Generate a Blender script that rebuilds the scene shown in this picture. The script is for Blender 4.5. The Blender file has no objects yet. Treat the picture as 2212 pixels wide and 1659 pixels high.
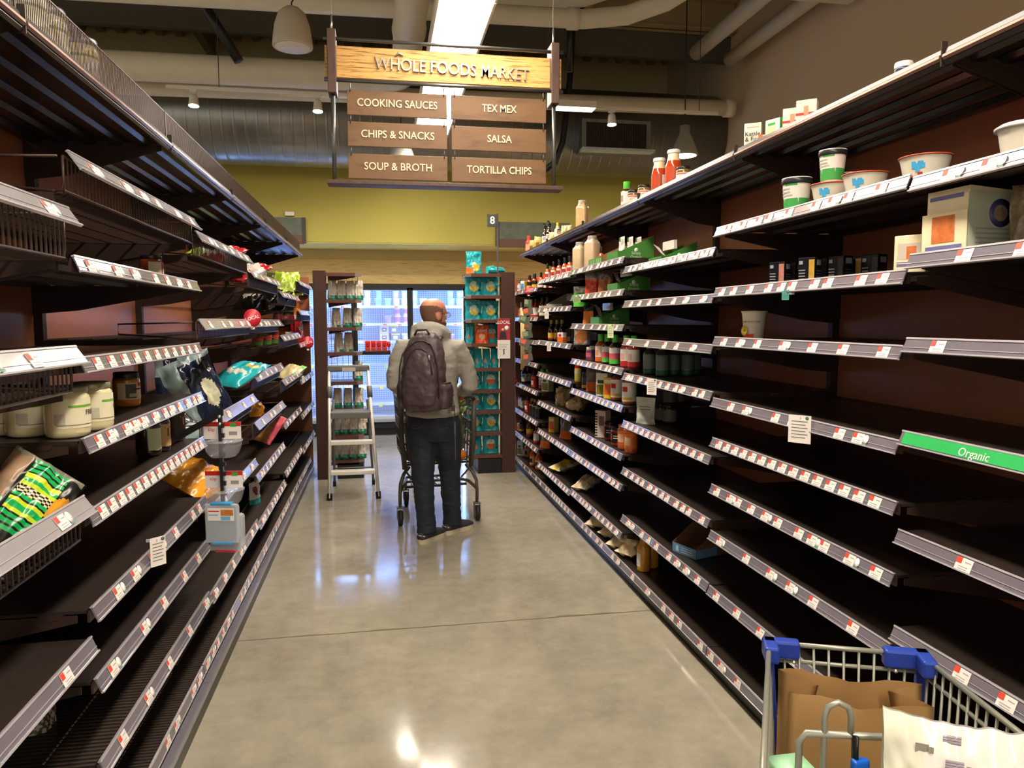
import bpy, bmesh, math, random
from mathutils import Vector, Matrix, noise
S = bpy.context.scene
COL = S.collection
PI = math.pi
# ------------------------------------------------------------------ camera
FPX, YAW, PITCH, ROLL, EYE = 1593.4, .174788, .0857324, -.0027261, 1.59
_f = Vector((math.sin(YAW)*math.cos(PITCH), math.cos(YAW)*math.cos(PITCH), -math.sin(PITCH)))
_r0 = Vector((math.cos(YAW), -math.sin(YAW), 0)); _u0 = _r0.cross(_f)
_r = math.cos(ROLL)*_r0+math.sin(ROLL)*_u0; _u = -math.sin(ROLL)*_r0+math.cos(ROLL)*_u0
cd = bpy.data.cameras.new('camera'); cam = bpy.data.objects.new('camera', cd); COL.objects.link(cam)
cd.sensor_width = 36; cd.lens = 36*FPX/2212; cd.clip_start = .02; cd.clip_end = 100
cam.matrix_world = Matrix(((_r.x, _u.x, -_f.x, 0), (_r.y, _u.y, -_f.y, 0), (_r.z, _u.z, -_f.z, EYE), (0, 0, 0, 1)))
S.camera = cam
S.view_settings.view_transform = 'Standard'; S.view_settings.look = 'None'
S.view_settings.gamma = 1; S.view_settings.use_curve_mapping = False
S.view_settings.exposure = 0.55
# ------------------------------------------------------------------ world and light levels
W = bpy.data.worlds.new('world'); S.world = W; W.use_nodes = True
W.node_tree.nodes['Background'].inputs[0].default_value = (1, .9, .76, 1)
W.node_tree.nodes['Background'].inputs[1].default_value = .58
L_STRIP, L_PEND, L_SPOT, L_FRIDGE = 22.0, 60.0, 26.0, 10.0


def ray(x, y):
    return (_r*((x-1106)/FPX)+_u*((829.5-y)/FPX)+_f)


def atX(x, y, X):
    d = ray(x, y); t = X/d.x; return Vector((X, t*d.y, EYE+t*d.z))


def atY(x, y, Y):
    d = ray(x, y); t = Y/d.y; return Vector((t*d.x, Y, EYE+t*d.z))


def atZ(x, y, Z):
    d = ray(x, y); t = (Z-EYE)/d.z; return Vector((t*d.x, t*d.y, Z))


# ------------------------------------------------------------------ materials
def lin(c):
    return tuple((v/255/12.92 if v/255 <= .04045 else ((v/255+.055)/1.055)**2.4) for v in c)


MATS = {}


def P(name, rgb=None, rough=.5, metal=0, var=.12, scale=18, bump=0, bscale=60, coat=0, trans=0, alpha=1, emit=None, estr=0, spec=.5, stretch=None, ior=1.45):
    if name in MATS: return MATS[name]
    m = bpy.data.materials.new(name); m.use_nodes = True; MATS[name] = m
    nt = m.node_tree; b = nt.nodes['Principled BSDF']; L = nt.links
    c = lin(rgb); b.inputs['Base Color'].default_value = (*c, 1)
    b.inputs['Roughness'].default_value = rough; b.inputs['Metallic'].default_value = metal
    b.inputs['Coat Weight'].default_value = coat; b.inputs['Coat Roughness'].default_value = .08
    b.inputs['Transmission Weight'].default_value = trans; b.inputs['Alpha'].default_value = alpha
    b.inputs['Specular IOR Level'].default_value = spec; b.inputs['IOR'].default_value = ior
    if emit:
        b.inputs['Emission Color'].default_value = (*lin(emit), 1); b.inputs['Emission Strength'].default_value = estr
    if var or bump:
        tc = nt.nodes.new('ShaderNodeTexCoord'); src = tc.outputs['Object']
        if stretch:
            mp = nt.nodes.new('ShaderNodeMapping'); mp.inputs['Scale'].default_value = stretch
            L.new(src, mp.inputs[0]); src = mp.outputs[0]
    if var:
        n = nt.nodes.new('ShaderNodeTexNoise'); n.inputs['Scale'].default_value = scale; n.inputs['Detail'].default_value = 3
        L.new(src, n.inputs['Vector'])
        mx = nt.nodes.new('ShaderNodeMix'); mx.data_type = 'RGBA'
        mx.inputs[6].default_value = (*[v*(1-var) for v in c], 1); mx.inputs[7].default_value = (*[min(1, v*(1+var)) for v in c], 1)
        L.new(n.outputs['Fac'], mx.inputs[0]); L.new(mx.outputs[2], b.inputs['Base Color'])
    if bump:
        n2 = nt.nodes.new('ShaderNodeTexNoise'); n2.inputs['Scale'].default_value = bscale; n2.inputs['Detail'].default_value = 3
        L.new(src, n2.inputs['Vector'])
        bp = nt.nodes.new('ShaderNodeBump'); bp.inputs['Strength'].default_value = bump; bp.inputs['Distance'].default_value = .01
        L.new(n2.outputs['Fac'], bp.inputs['Height']); L.new(bp.outputs[0], b.inputs['Normal'])
    return m


def col(r, g, b, rough=.45, **k):
    return P('colour_%d_%d_%d_%d' % (r, g, b, rough*100), (r, g, b), rough, **k)


# ------------------------------------------------------------------ mesh builder
class MB:
    def __init__(s, M=None):
        s.v = []; s.f = []; s.mi = []; s.sm = []; s.mats = []; s.M = M or Matrix()

    def mid(s, m):
        if m not in s.mats: s.mats.append(m)
        return s.mats.index(m)

    def add(s, vs, fs, m, smooth=False, M=None):
        o = len(s.v); T = s.M @ M if M is not None else s.M
        s.v += [T @ Vector(p) for p in vs]
        fn = callable(m); k = None if fn else s.mid(m)
        for i, f in enumerate(fs):
            s.f.append([o+j for j in f]); s.mi.append(s.mid(m(i)) if fn else k); s.sm.append(smooth)
        return s

    def box(s, a, b, m, M=None, bev=0):
        x0, y0, z0 = [min(a[i], b[i]) for i in range(3)]; x1, y1, z1 = [max(a[i], b[i]) for i in range(3)]
        if not bev:
            return s.add([(x0, y0, z0), (x1, y0, z0), (x1, y1, z0), (x0, y1, z0), (x0, y0, z1), (x1, y0, z1), (x1, y1, z1), (x0, y1, z1)],
                         [(3, 2, 1, 0), (4, 5, 6, 7), (0, 1, 5, 4), (1, 2, 6, 5), (2, 3, 7, 6), (3, 0, 4, 7)], m, M=M)
        bm = bmesh.new(); bmesh.ops.create_cube(bm, size=1)
        for v in bm.verts: v.co = Vector(((x0+x1)/2+v.co.x*(x1-x0), (y0+y1)/2+v.co.y*(y1-y0), (z0+z1)/2+v.co.z*(z1-z0)))
        bmesh.ops.bevel(bm, geom=bm.edges[:], offset=bev, segments=2, profile=.5, affect='EDGES')
        bm.verts.index_update()
        s.add([v.co.copy() for v in bm.verts], [[v.index for v in f.verts] for f in bm.faces], m, M=M); bm.free(); return s

    def quad(s, pts, m, M=None):
        return s.add(pts, [tuple(range(len(pts)))], m, M=M)

    def prism(s, poly, axis, a, b, m, M=None):
        # poly: 2D points; extruded along axis between a and b
        def pt(p, t):
            return (t, p[0], p[1]) if axis == 0 else ((p[0], t, p[1]) if axis == 1 else (p[0], p[1], t))
        n = len(poly); vs = [pt(p, a) for p in poly]+[pt(p, b) for p in poly]
        fs = [tuple(range(n))[::-1], tuple(range(n, 2*n))]+[(i, (i+1) % n, n+(i+1) % n, n+i) for i in range(n)]
        return s.add(vs, fs, m, M=M)

    def lathe(s, prof, m, seg=20, M=None, c=(0, 0, 0), sx=1, sy=1, power=1, mf=None, smooth=True):
        # prof: list of (r,z[,mat]) ; mf(i,j) picks a material
        vs = []; n = len(prof)
        for p in prof:
            for j in range(seg):
                t = 2*PI*j/seg; ct, st = math.cos(t), math.sin(t)
                if power != 1:
                    ct = math.copysign(abs(ct)**power, ct); st = math.copysign(abs(st)**power, st)
                vs.append((c[0]+p[0]*ct*sx, c[1]+p[0]*st*sy, c[2]+p[1]))
        fs = []; ms = []
        for i in range(n-1):
            for j in range(seg):
                k = (j+1) % seg
                fs.append((i*seg+j, i*seg+k, (i+1)*seg+k, (i+1)*seg+j))
                ms.append(mf(i, j) if mf else (prof[i][2] if len(prof[i]) > 2 else m))
        fs.append(tuple(range(seg))[::-1]); ms.append(prof[0][2] if len(prof[0]) > 2 else m)
        fs.append(tuple((n-1)*seg+j for j in range(seg))); ms.append(prof[n-2][2] if len(prof[n-2]) > 2 else m)
        return s.add(vs, fs, lambda i: ms[i], smooth, M=M)

    def tube(s, path, r, m, seg=8, closed=False, M=None, flat=None):
        pts = [Vector(p) for p in path]; n = len(pts); rings = []
        rr = r if isinstance(r, (list, tuple)) else [r]*n
        up = None
        for i, p in enumerate(pts):
            a = pts[(i-1) % n] if (closed or i > 0) else p; b = pts[(i+1) % n] if (closed or i < n-1) else p
            t = (b-a).normalized()
            if up is None:
                up = Vector((0, 0, 1)) if abs(t.z) < .9 else Vector((1, 0, 0))
            x = t.cross(up); x = x.normalized() if x.length > 1e-5 else Vector((1, 0, 0)).cross(t).normalized()
            y = x.cross(t).normalized(); up = y
            q = flat or (1, 1)
            rings.append([p+rr[i]*(math.cos(2*PI*k/seg)*x*q[0]+math.sin(2*PI*k/seg)*y*q[1]) for k in range(seg)])
        return s.loft(rings, m, caps=not closed, closed=closed, M=M)

    def loft(s, rings, m, caps=True, closed=False, M=None, smooth=True, mf=None):
        n = len(rings); k = len(rings[0]); vs = [p for r in rings for p in r]; fs = []; ms = []
        for i in range(n if closed else n-1):
            for j in range(k):
                a = i*k; b = ((i+1) % n)*k; j2 = (j+1) % k
                fs.append((a+j, a+j2, b+j2, b+j)); ms.append(mf(i, j) if mf else m)
        if caps and not closed:
            fs.append(tuple(range(k))[::-1]); ms.append(mf(0, 0) if mf else m)
            fs.append(tuple((n-1)*k+j for j in range(k))); ms.append(mf(n-2, 0) if mf else m)
        return s.add(vs, fs, lambda i: ms[i], smooth, M=M)

    def text(s, body, size, m, M=None, ext=.001, align='CENTER', wrap=0, sx=1, bold=0):
        vs, fs = text_mesh(body, size, ext, align, bold)
        if wrap:   # bent round a vertical cylinder of radius wrap, facing -Y
            vs = [((wrap+v[2])*math.sin(v[0]*sx/wrap), -(wrap+v[2])*math.cos(v[0]*sx/wrap), v[1]) for v in vs]
        else:      # stands upright facing -Y
            vs = [(v[0]*sx, -v[2], v[1]) for v in vs]
        return s.add(vs, fs, m, M=M)

    def build(s, name, parent=None, M=None, sharp=None):
        me = bpy.data.meshes.new(name); me.from_pydata([tuple(v) for v in s.v], [], s.f)
        for m in s.mats: me.materials.append(m)
        me.polygons.foreach_set('material_index', s.mi); me.polygons.foreach_set('use_smooth', s.sm); me.update()
        o = bpy.data.objects.new(name, me); COL.objects.link(o)
        if parent: o.parent = parent
        if M is not None: o.matrix_local = M
        return o


_TX = {}


def text_mesh(body, size, ext, align, bold):
    k = (body, size, ext, align, bold)
    if k not in _TX:
        cu = bpy.data.curves.new('t', 'FONT'); cu.body = body; cu.size = size; cu.extrude = ext/2; cu.align_x = align; cu.align_y = 'CENTER'
        cu.offset = bold*size; cu.resolution_u = 3
        ob = bpy.data.objects.new('t', cu); COL.objects.link(ob); bpy.context.view_layer.update()
        me = bpy.data.meshes.new_from_object(ob.evaluated_get(bpy.context.evaluated_depsgraph_get()))
        _TX[k] = ([tuple(v.co) for v in me.vertices], [tuple(p.vertices) for p in me.polygons])
        bpy.data.objects.remove(ob); bpy.data.curves.remove(cu); bpy.data.meshes.remove(me)
    return _TX[k]


# ------------------------------------------------------------------ scene graph helpers
def tag(o, label=None, cat=None, group=None, kind=None):
    if label: o['label'] = label
    if cat: o['category'] = cat
    if group: o['group'] = group
    if kind: o['kind'] = kind
    return o


def thing(name, label, cat, loc=(0, 0, 0), rz=0, group=None):
    o = bpy.data.objects.new(name, None); COL.objects.link(o); o.empty_display_size = .05
    o.location = loc; o.rotation_euler = (0, 0, rz)
    return tag(o, label, cat, group)


def dup(root, loc, rz, label, group=None, rot=None):
    def cp(o, par):
        c = o.copy(); COL.objects.link(c); c.parent = par
        for ch in KIDS.get(o.name, []): cp(bpy.data.objects[ch], c)
        return c
    r = cp(root, None); r.location = loc; r.rotation_euler = rot or (0, 0, rz); r['label'] = label
    if group: r['group'] = group
    return r


KIDS = {}


def kids(root):
    # remember the children of a thing, so that copies need no search
    def rec(o):
        KIDS[o.name] = [c.name for c in o.children]
        for c in o.children: rec(c)
    bpy.context.view_layer.update(); rec(root); return root


def struct(name, mb):
    return tag(mb.build(name), kind='structure')


def Rz(a): return Matrix.Rotation(a, 4, 'Z')
def Rx(a): return Matrix.Rotation(a, 4, 'X')
def Ry(a): return Matrix.Rotation(a, 4, 'Y')
def T(x, y, z): return Matrix.Translation((x, y, z))


RND = random.Random(7)
# ------------------------------------------------------------------ materials of the place
BROWN = P('brown_powder_coat', (54, 38, 32), .42, var=.15, scale=30, bump=.05, bscale=200)
BROWN2 = P('brown_shelf_top', (43, 35, 31), .38, var=.3, scale=9, bump=.06, bscale=150)
POSTM = P('brown_post', (70, 42, 34), .45, var=.12)
PANEL = P('orange_brown_back_panel', (168, 105, 74), .34, var=.1, scale=2.5)
BLACK = P('black_metal', (22, 21, 22), .4, var=.1)
KICK = P('black_kick_plate', (26, 27, 30), .35, var=.15)
RAILM = P('clear_price_rail', (116, 110, 120), .16, var=.12, scale=14, spec=.7, coat=.5)
RAILE = P('rail_edge', (176, 170, 176), .2, var=.1, coat=.5)
PAPER = P('white_paper', (240, 232, 226), .5, var=.04)
TAGRED = P('tag_red', (226, 78, 58), .5, var=.06)
TAGGREY = P('tag_grey', (175, 165, 165), .5, var=.06)
TAGTEAL = P('tag_teal', (95, 150, 140), .5, var=.06)
WIRE = P('brown_wire', (70, 52, 45), .35, metal=.3, var=.1)
STEEL = P('bright_steel', (200, 196, 190), .28, metal=.9, var=.06)
SHINE = P('polished_shelf_edge', (152, 118, 106), .24, metal=.75, var=.1, scale=10)
WHITEP = P('white_paint', (222, 216, 202), .5, var=.05)
PIPEW = P('cream_pipe_jacket', (214, 205, 180), .55, var=.08, scale=6)
BEAM = P('olive_ceiling_paint', (168, 152, 110), .8, var=.2, scale=3)
DARKST = P('dark_grey_steel', (48, 47, 48), .6, var=.15)


def concrete():
    m = P('polished_concrete', (150, 145, 134), .16, var=0)
    nt = m.node_tree; b = nt.nodes['Principled BSDF']; L = nt.links
    tc = nt.nodes.new('ShaderNodeTexCoord')
    n1 = nt.nodes.new('ShaderNodeTexNoise'); n1.inputs['Scale'].default_value = .9; n1.inputs['Detail'].default_value = 6; n1.inputs['Roughness'].default_value = .62
    n2 = nt.nodes.new('ShaderNodeTexNoise'); n2.inputs['Scale'].default_value = 7; n2.inputs['Detail'].default_value = 8; n2.inputs['Roughness'].default_value = .7
    n3 = nt.nodes.new('ShaderNodeTexNoise'); n3.inputs['Scale'].default_value = 2.2; n3.inputs['Detail'].default_value = 4
    for n in (n1, n2, n3): L.new(tc.outputs['Object'], n.inputs['Vector'])
    r = nt.nodes.new('ShaderNodeValToRGB'); e = r.color_ramp.elements
    e[0].position = .3; e[0].color = (*lin((126, 118, 103)), 1); e[1].position = .7; e[1].color = (*lin((180, 170, 151)), 1)
    mx = nt.nodes.new('ShaderNodeMix'); mx.data_type = 'FLOAT'; mx.inputs[0].default_value = .45
    L.new(n1.outputs['Fac'], mx.inputs[2]); L.new(n2.outputs['Fac'], mx.inputs[3]); L.new(mx.outputs[0], r.inputs[0]); L.new(r.outputs[0], b.inputs['Base Color'])
    rr = nt.nodes.new('ShaderNodeMapRange'); rr.inputs[1].default_value = .3; rr.inputs[2].default_value = .7; rr.inputs[3].default_value = .07; rr.inputs[4].default_value = .17
    L.new(n3.outputs['Fac'], rr.inputs[0]); L.new(rr.outputs[0], b.inputs['Roughness'])
    return m


def wood_strand(name, c1, c2, sc=(3, 40, 60)):
    m = P(name, c1, .5, var=0); nt = m.node_tree; b = nt.nodes['Principled BSDF']; L = nt.links
    tc = nt.nodes.new('ShaderNodeTexCoord'); mp = nt.nodes.new('ShaderNodeMapping'); mp.inputs['Scale'].default_value = sc
    n = nt.nodes.new('ShaderNodeTexNoise'); n.inputs['Scale'].default_value = 2.2; n.inputs['Detail'].default_value = 4; n.inputs['Roughness'].default_value = .7
    r = nt.nodes.new('ShaderNodeValToRGB'); e = r.color_ramp.elements
    e[0].position = .36; e[0].color = (*lin(c2), 1); e[1].position = .5; e[1].color = (*lin(c1), 1)
    L.new(tc.outputs['Object'], mp.inputs[0]); L.new(mp.outputs[0], n.inputs['Vector']); L.new(n.outputs['Fac'], r.inputs[0]); L.new(r.outputs[0], b.inputs['Base Color'])
    return m


def duct_metal():
    m = P('galvanised_spiral_duct', (150, 152, 150), .3, metal=.85, var=.18, scale=3, stretch=(6, .6, .6))
    nt = m.node_tree; b = nt.nodes['Principled BSDF']; L = nt.links
    tc = nt.nodes.new('ShaderNodeTexCoord'); w = nt.nodes.new('ShaderNodeTexWave'); w.wave_type = 'BANDS'; w.bands_direction = 'X'
    w.inputs['Scale'].default_value = 2.6; w.inputs['Distortion'].default_value = 0; L.new(tc.outputs['Object'], w.inputs['Vector'])
    r = nt.nodes.new('ShaderNodeValToRGB'); e = r.color_ramp.elements; e[0].position = .9; e[0].color = (0, 0, 0, 1); e[1].position = 1; e[1].color = (1, 1, 1, 1)
    L.new(w.outputs['Fac'], r.inputs[0]); bp = nt.nodes.new('ShaderNodeBump'); bp.inputs['Strength'].default_value = .25; bp.inputs['Distance'].default_value = .008
    L.new(r.outputs[0], bp.inputs['Height']); L.new(bp.outputs[0], b.inputs['Normal'])
    return m


def ribbed():
    m = P('ribbed_brown_wire_deck', (44, 35, 31), .4, var=0); nt = m.node_tree; b = nt.nodes['Principled BSDF']; L = nt.links
    tc = nt.nodes.new('ShaderNodeTexCoord'); w = nt.nodes.new('ShaderNodeTexWave'); w.bands_direction = 'Y'; w.inputs['Scale'].default_value = 17; w.inputs['Distortion'].default_value = 0
    L.new(tc.outputs['Object'], w.inputs['Vector']); mx = nt.nodes.new('ShaderNodeMix'); mx.data_type = 'RGBA'
    mx.inputs[6].default_value = (*lin((20, 16, 14)), 1); mx.inputs[7].default_value = (*lin((66, 53, 45)), 1); L.new(w.outputs['Fac'], mx.inputs[0]); L.new(mx.outputs[2], b.inputs['Base Color'])
    bp = nt.nodes.new('ShaderNodeBump'); bp.inputs['Strength'].default_value = .6; bp.inputs['Distance'].default_value = .004; L.new(w.outputs['Fac'], bp.inputs['Height']); L.new(bp.outputs[0], b.inputs['Normal']); return m


RIB = ribbed(); PEG = P('pale_deck_peg', (170, 160, 146), .3)
CONC = concrete(); DUCT = duct_metal()
STRAND = wood_strand('pressed_strand_board', (214, 164, 92), (128, 82, 38))
STRANDW = wood_strand('strand_wall_panel', (222, 192, 128), (192, 158, 98), (2, 20, 34))
GREENW = P('olive_green_wall', (172, 160, 74), .7, var=.04, scale=2)
CREAMW = P('cream_wall', (222, 204, 150), .7, var=.04, scale=2)
BEIGEW = P('taupe_wall', (208, 186, 152), .75, var=.04, scale=1.5)

# ------------------------------------------------------------------ setting
b = MB(); b.box((-9, -5, -.1), (4.3, 12, 0), CONC)
struct('floor', b)
b = MB(); JS = P('joint_sealant', (92, 84, 70), .6); b.box((-3.2, 3.74, .0002), (4, 3.747, .0008), JS)
_r1 = random.Random(5); pts = [(-3.2+.06*k, 3.748+max(0, .03*noise.noise(Vector((k*.31, 0, 0)))+.012*_r1.random()-.004)) for k in range(120)]
for k in range(119): b.quad([(pts[k][0], 3.745, .0004), (pts[k+1][0], 3.745, .0004), (pts[k+1][0], pts[k+1][1], .0004), (pts[k][0], pts[k][1], .0004)], P('joint_stain', (116, 106, 86), .3))
struct('trim_1', b)
b = MB(); b.box((-9, -5, 5.3), (4.3, 12, 5.4), BEAM)
for i in range(56):
    x = -8.9+i*.235; b.prism([(x, 5.3), (x+.03, 5.235), (x+.12, 5.235), (x+.15, 5.3)], 1, -5, 12, BEAM)
struct('ceiling', b)
b = MB(); b.box((4.12, -5, 0), (4.3, 8.2, 5.3), BEIGEW); b.box((4.12, 8.2, 0), (4.3, 12, 5.3), BEIGEW); struct('wall_right', b)
b = MB()
b.box((-9, 10.42, 2.40), (4.12, 10.6, 5.3), CREAMW)          # wall above the panel band
b.box((-9, 11.3, 0), (4.12, 11.4, 2.40), CREAMW)
b.box((1.36, 10.42, 0), (4.12, 10.6, 2.1), CREAMW)
struct('wall_back', b)
b = MB(); b.box((-9, 10.36, 2.10), (4.12, 10.6, 2.42), STRANDW); struct('trim_2', b)
b = MB(); b.box((-9, 9.5, 2.566), (4.12, 10.42, 3.95), GREENW); struct('wall_green', b)
b = MB(); b.box((-9, 9.51, 2.556), (4.12, 10.36, 2.566), P('lit_yellow_soffit', (226, 200, 104), .7, var=.03)); struct('trim_lit_soffit', b)  # bright light on the soffit underside put into a yellow sheet
b = MB()
for y, z, h in ((1.2, 4.95, .3), (3.6, 4.95, .3), (6.0, 4.95, .3), (8.3, 4.9, .34)):
    b.box((-9, y-.01, z), (4.1, y+.01, z+h), BEAM); b.box((-9, y-.09, z), (4.1, y+.09, z+.02), BEAM); b.box((-9, y-.09, z+h-.02), (4.1, y+.09, z+h), BEAM)
for x in (-6.5, -4.3, -2.1, .1, 2.3):
    b.box((x-.05, -5, 5.02), (x+.05, 10.4, 5.235), BEAM)
struct('trim_3', b)
b = MB(); b.box((-9, 8.42, 4.62), (4.12, 8.5, 5.3), P('grey_bulkhead', (92, 88, 78), .8)); struct('wall_bulkhead', b)

# ------------------------------------------------------------------ pipes and ducts
def pipe(name, label, path, r, m, cat='pipe', seg=16, rings=()):
    b = MB(); b.tube(path, r, m, seg)
    o = b.build(name); tag(o, label, cat)
    for (p, q, rr) in rings:
        c = MB(); c.tube([p, q], rr, m, seg); c.build('coupling', o)
    return o


def arc(c, r, a0, a1, n, ax='xz'):
    out = []
    for i in range(n+1):
        t = a0+(a1-a0)*i/n; u, v = r*math.cos(t), r*math.sin(t)
        out.append((c[0]+u, c[1]+v, c[2]) if ax == 'xy' else ((c[0]+u, c[1], c[2]+v) if ax == 'xz' else (c[0], c[1]+u, c[2]+v)))
    return out


pipe('spiral_duct', 'large silver spiral duct running across above the green wall', [(-8.95, 8.93, 3.86), (4.1, 8.93, 3.86)], .5, DUCT, 'duct', 48)
pipe('insulated_pipe', 'thick cream insulated pipe crossing left of the hanging aisle sign and turning toward the camera', [(-8.9, 7.6, 3.93), (0, 7.6, 3.97)]+[(.27-.27+.27*math.sin(t), 7.6-.27+.27*math.cos(t), 3.97) for t in (.26, .52, .78, 1.05, 1.31, 1.57)]+[(.27, 1.0, 4.03)], .13, PIPEW, rings=[((-2.6, 7.6, 3.957), (-2.5, 7.6, 3.957), .137), ((.27, 6.4, 3.98), (.27, 6.3, 3.98), .142)])
pipe('insulated_pipe', 'thin cream pipe along the top of the silver duct, ending at the taupe wall', [(-8.9, 8.1, 3.84), (4.0, 8.1, 4.0)], .085, PIPEW, rings=[((3.9, 8.1, 3.998), (4.0, 8.1, 4.0), .1)])
pipe('insulated_pipe', 'long cream pipe crossing in front of the ceiling at the top edge, lower of two', [(-8.9, 6.9, 4.27), (1.9, 6.9, 4.38), (2.3, 6.85, 4.42), (2.6, 6.6, 4.47), (2.75, 6.2, 4.5), (2.75, 2.5, 4.5)], .085, PIPEW, rings=[((1.75, 6.9, 4.377), (1.85, 6.9, 4.38), .098), ((2.75, 6.0, 4.5), (2.75, 5.9, 4.5), .098)])
pipe('insulated_pipe', 'long cream pipe crossing at the top edge, upper of two', [(-8.9, 7.1, 4.48), (1.55, 7.1, 4.62), (1.95, 7.05, 4.66), (2.25, 6.8, 4.69), (2.4, 6.3, 4.7), (2.4, 2.5, 4.7)], .1, PIPEW)
pipe('sprinkler_pipe', 'cream pipe along the top of the taupe wall, outer of the pair', [(3.9, -2, 4.5), (3.9, 8.0, 4.5)], .075, PIPEW)
pipe('sprinkler_pipe', 'cream pipe along the top of the taupe wall, inner of the pair', [(3.5, -2, 4.55), (3.5, 8.0, 4.55)], .08, PIPEW)
b = MB(); b.box((2.5, 5.9, 4.34), (4.11, 6.0, 4.41), DARKST); b.box((3.35, 5.88, 4.3), (4.02, 6.02, 4.37), PIPEW)
o = tag(b.build('pipe_bracket'), 'dark steel bracket under the pipes beside the taupe wall', 'bracket')
for nm, lab, pts, r in (('diagonal_brace', 'black diagonal brace above the left shelves', [tuple(atY(450, 25, 7.34)+(atY(450, 25, 7.34)-atY(515, 130, 7.34))*1.6), tuple(atY(450, 25, 7.34)), tuple(atY(516, 132, 7.34))], .05),
                        ('drooping_cable', 'thin black cable drooping in the top left corner', [(-2.45, 5.6, 4.5), (-2.35, 6.2, 4.35), (-2.32, 6.2, 4.0)], .022),
                        ('diagonal_brace', 'short black diagonal brace right of the hanging sign', [(1.85, 7.2, 4.0), (1.85, 7.2, 4.5), (2.3, 7.2, 4.95)], .03)):
    b = MB(); b.tube(pts, r, BLACK, 6); tag(b.build(nm), lab, 'cable' if 'cable' in lab else 'brace')
b = MB(); b.tube([(2.2, 8.36, 5.235), (2.15, 8.36, 4.3), (2.1, 8.33, 3.9), (2.06, 8.33, 3.6), (1.98, 8.36, 3.38), (1.82, 8.4, 3.26)], .035, BLACK, 8)
tag(b.build('flexible_hose'), 'black flexible hose hanging beside the silver duct', 'hose')
for i, (x, y) in enumerate(((3.55, 5.4), (3.0, 7.2), (2.2, 3.6))):
    b = MB(); b.tube([(x, y, 5.2), (x, y, 2.34 if i != 2 else 2.34)], .006, DARKST, 5)
# linear luminaires over the aisle
EMW = P('luminaire_diffuser', (255, 250, 240), .4, var=0, emit=(255, 243, 224), estr=L_STRIP)


def luminaire(loc, label, grp):
    t = thing('linear_light', label, 'ceiling light', loc, 0, grp)
    h = MB(); h.box((-.175, -.6, .012), (.175, .6, .09), WHITEP); h.box((-.18, -.6, -.004), (-.165, .6, .03), WHITEP); h.box((.165, -.6, -.004), (.18, .6, .03), WHITEP); h.build('housing', t)
    d = MB(); d.box((-.165, -.6, 0), (.165, .6, .012), EMW); d.build('diffuser', t)
    c = MB(); c.tube([(0, 0, .09), (0, 0, 1.735)], .006, DARKST, 5); c.build('hanger', t)
    return kids(t)


lu = luminaire((.54, 7.6, 3.5), 'linear light of the bright row over the aisle', 'row of lights over the aisle')
for i in range(1, 10):
    dup(lu, (.54, 7.6-1.21*i, 3.5), 0, 'linear light of the bright row over the aisle')
for x in (-3.2, -6.4):  # unseen rows added to give ambient light
    for y in (-2, 1.6, 4.6):
        dup(lu, (x, y, 3.5), 0, 'added linear light over the neighbouring aisles, out of sight behind the left shelves', 'added lights over the other aisles')
# ------------------------------------------------------------------ gondola shelving
BRAIL = P('pale_basket_rail', (160, 156, 160), .16, var=.1, scale=14, spec=.7, coat=.5)
CANO = P('canopy_brown', (27, 22, 21), .27, var=.1)
TAGMESH = []


def tag_mesh(kind, s):
    # printed on the face turned to the aisle: that is -X on the right side (s=1) and +X on the left (s=-1)
    b = MB(); w, h = (.05, .034); o = -s; rt = -s     # rt: sign of Y towards the reader's right
    b.box((-.0006, -w/2, -h/2), (.0006, w/2, h/2), PAPER); x = o*.0009
    b.box((x-.0002, -rt*w/2, .001), (x+.0002, -rt*(w/2-.017), h/2), TAGRED)
    for k in range(2): b.box((x-.0002, -w*.3, -h*.2-k*.006), (x+.0002, w*.3, -h*.2-k*.006+.002), TAGGREY)
    b.box((x-.0002, rt*w*.05, h*.18), (x+.0002, rt*w*.4, h*.26), TAGGREY)
    if kind == 1:
        b.lathe([(.0, 0), (.0125, 0), (.0125, .0006), (0, .0006)], PAPER, 14, M=T(x, rt*(w/2+.011), .002) @ Ry(o*PI/2) @ Matrix.Diagonal((1.15, 1, 1, 1)))
        b.box((x-.0003, rt*(w/2+.001), -h/2), (x+.0001, rt*(w/2+.02), -h/2+.006), TAGTEAL)
    ob = b.build('price_tag'); me = ob.data; bpy.data.objects.remove(ob); return me


TAGMESH = {(s, k): tag_mesh(k, s) for s in (1, -1) for k in (0, 1)}
SIDE = {'R': 1, 'L': -1}


def rail_profile(h, big):
    # in (outward, up) coordinates: shallow C channel leaning back towards the shelf
    return [(0, 0), (.006, .001), (.004, -.004), (.009, -h+.006), (.013, -h+.004), (.011, -h), (.002, -h), (-.002, -.004)]


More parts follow.
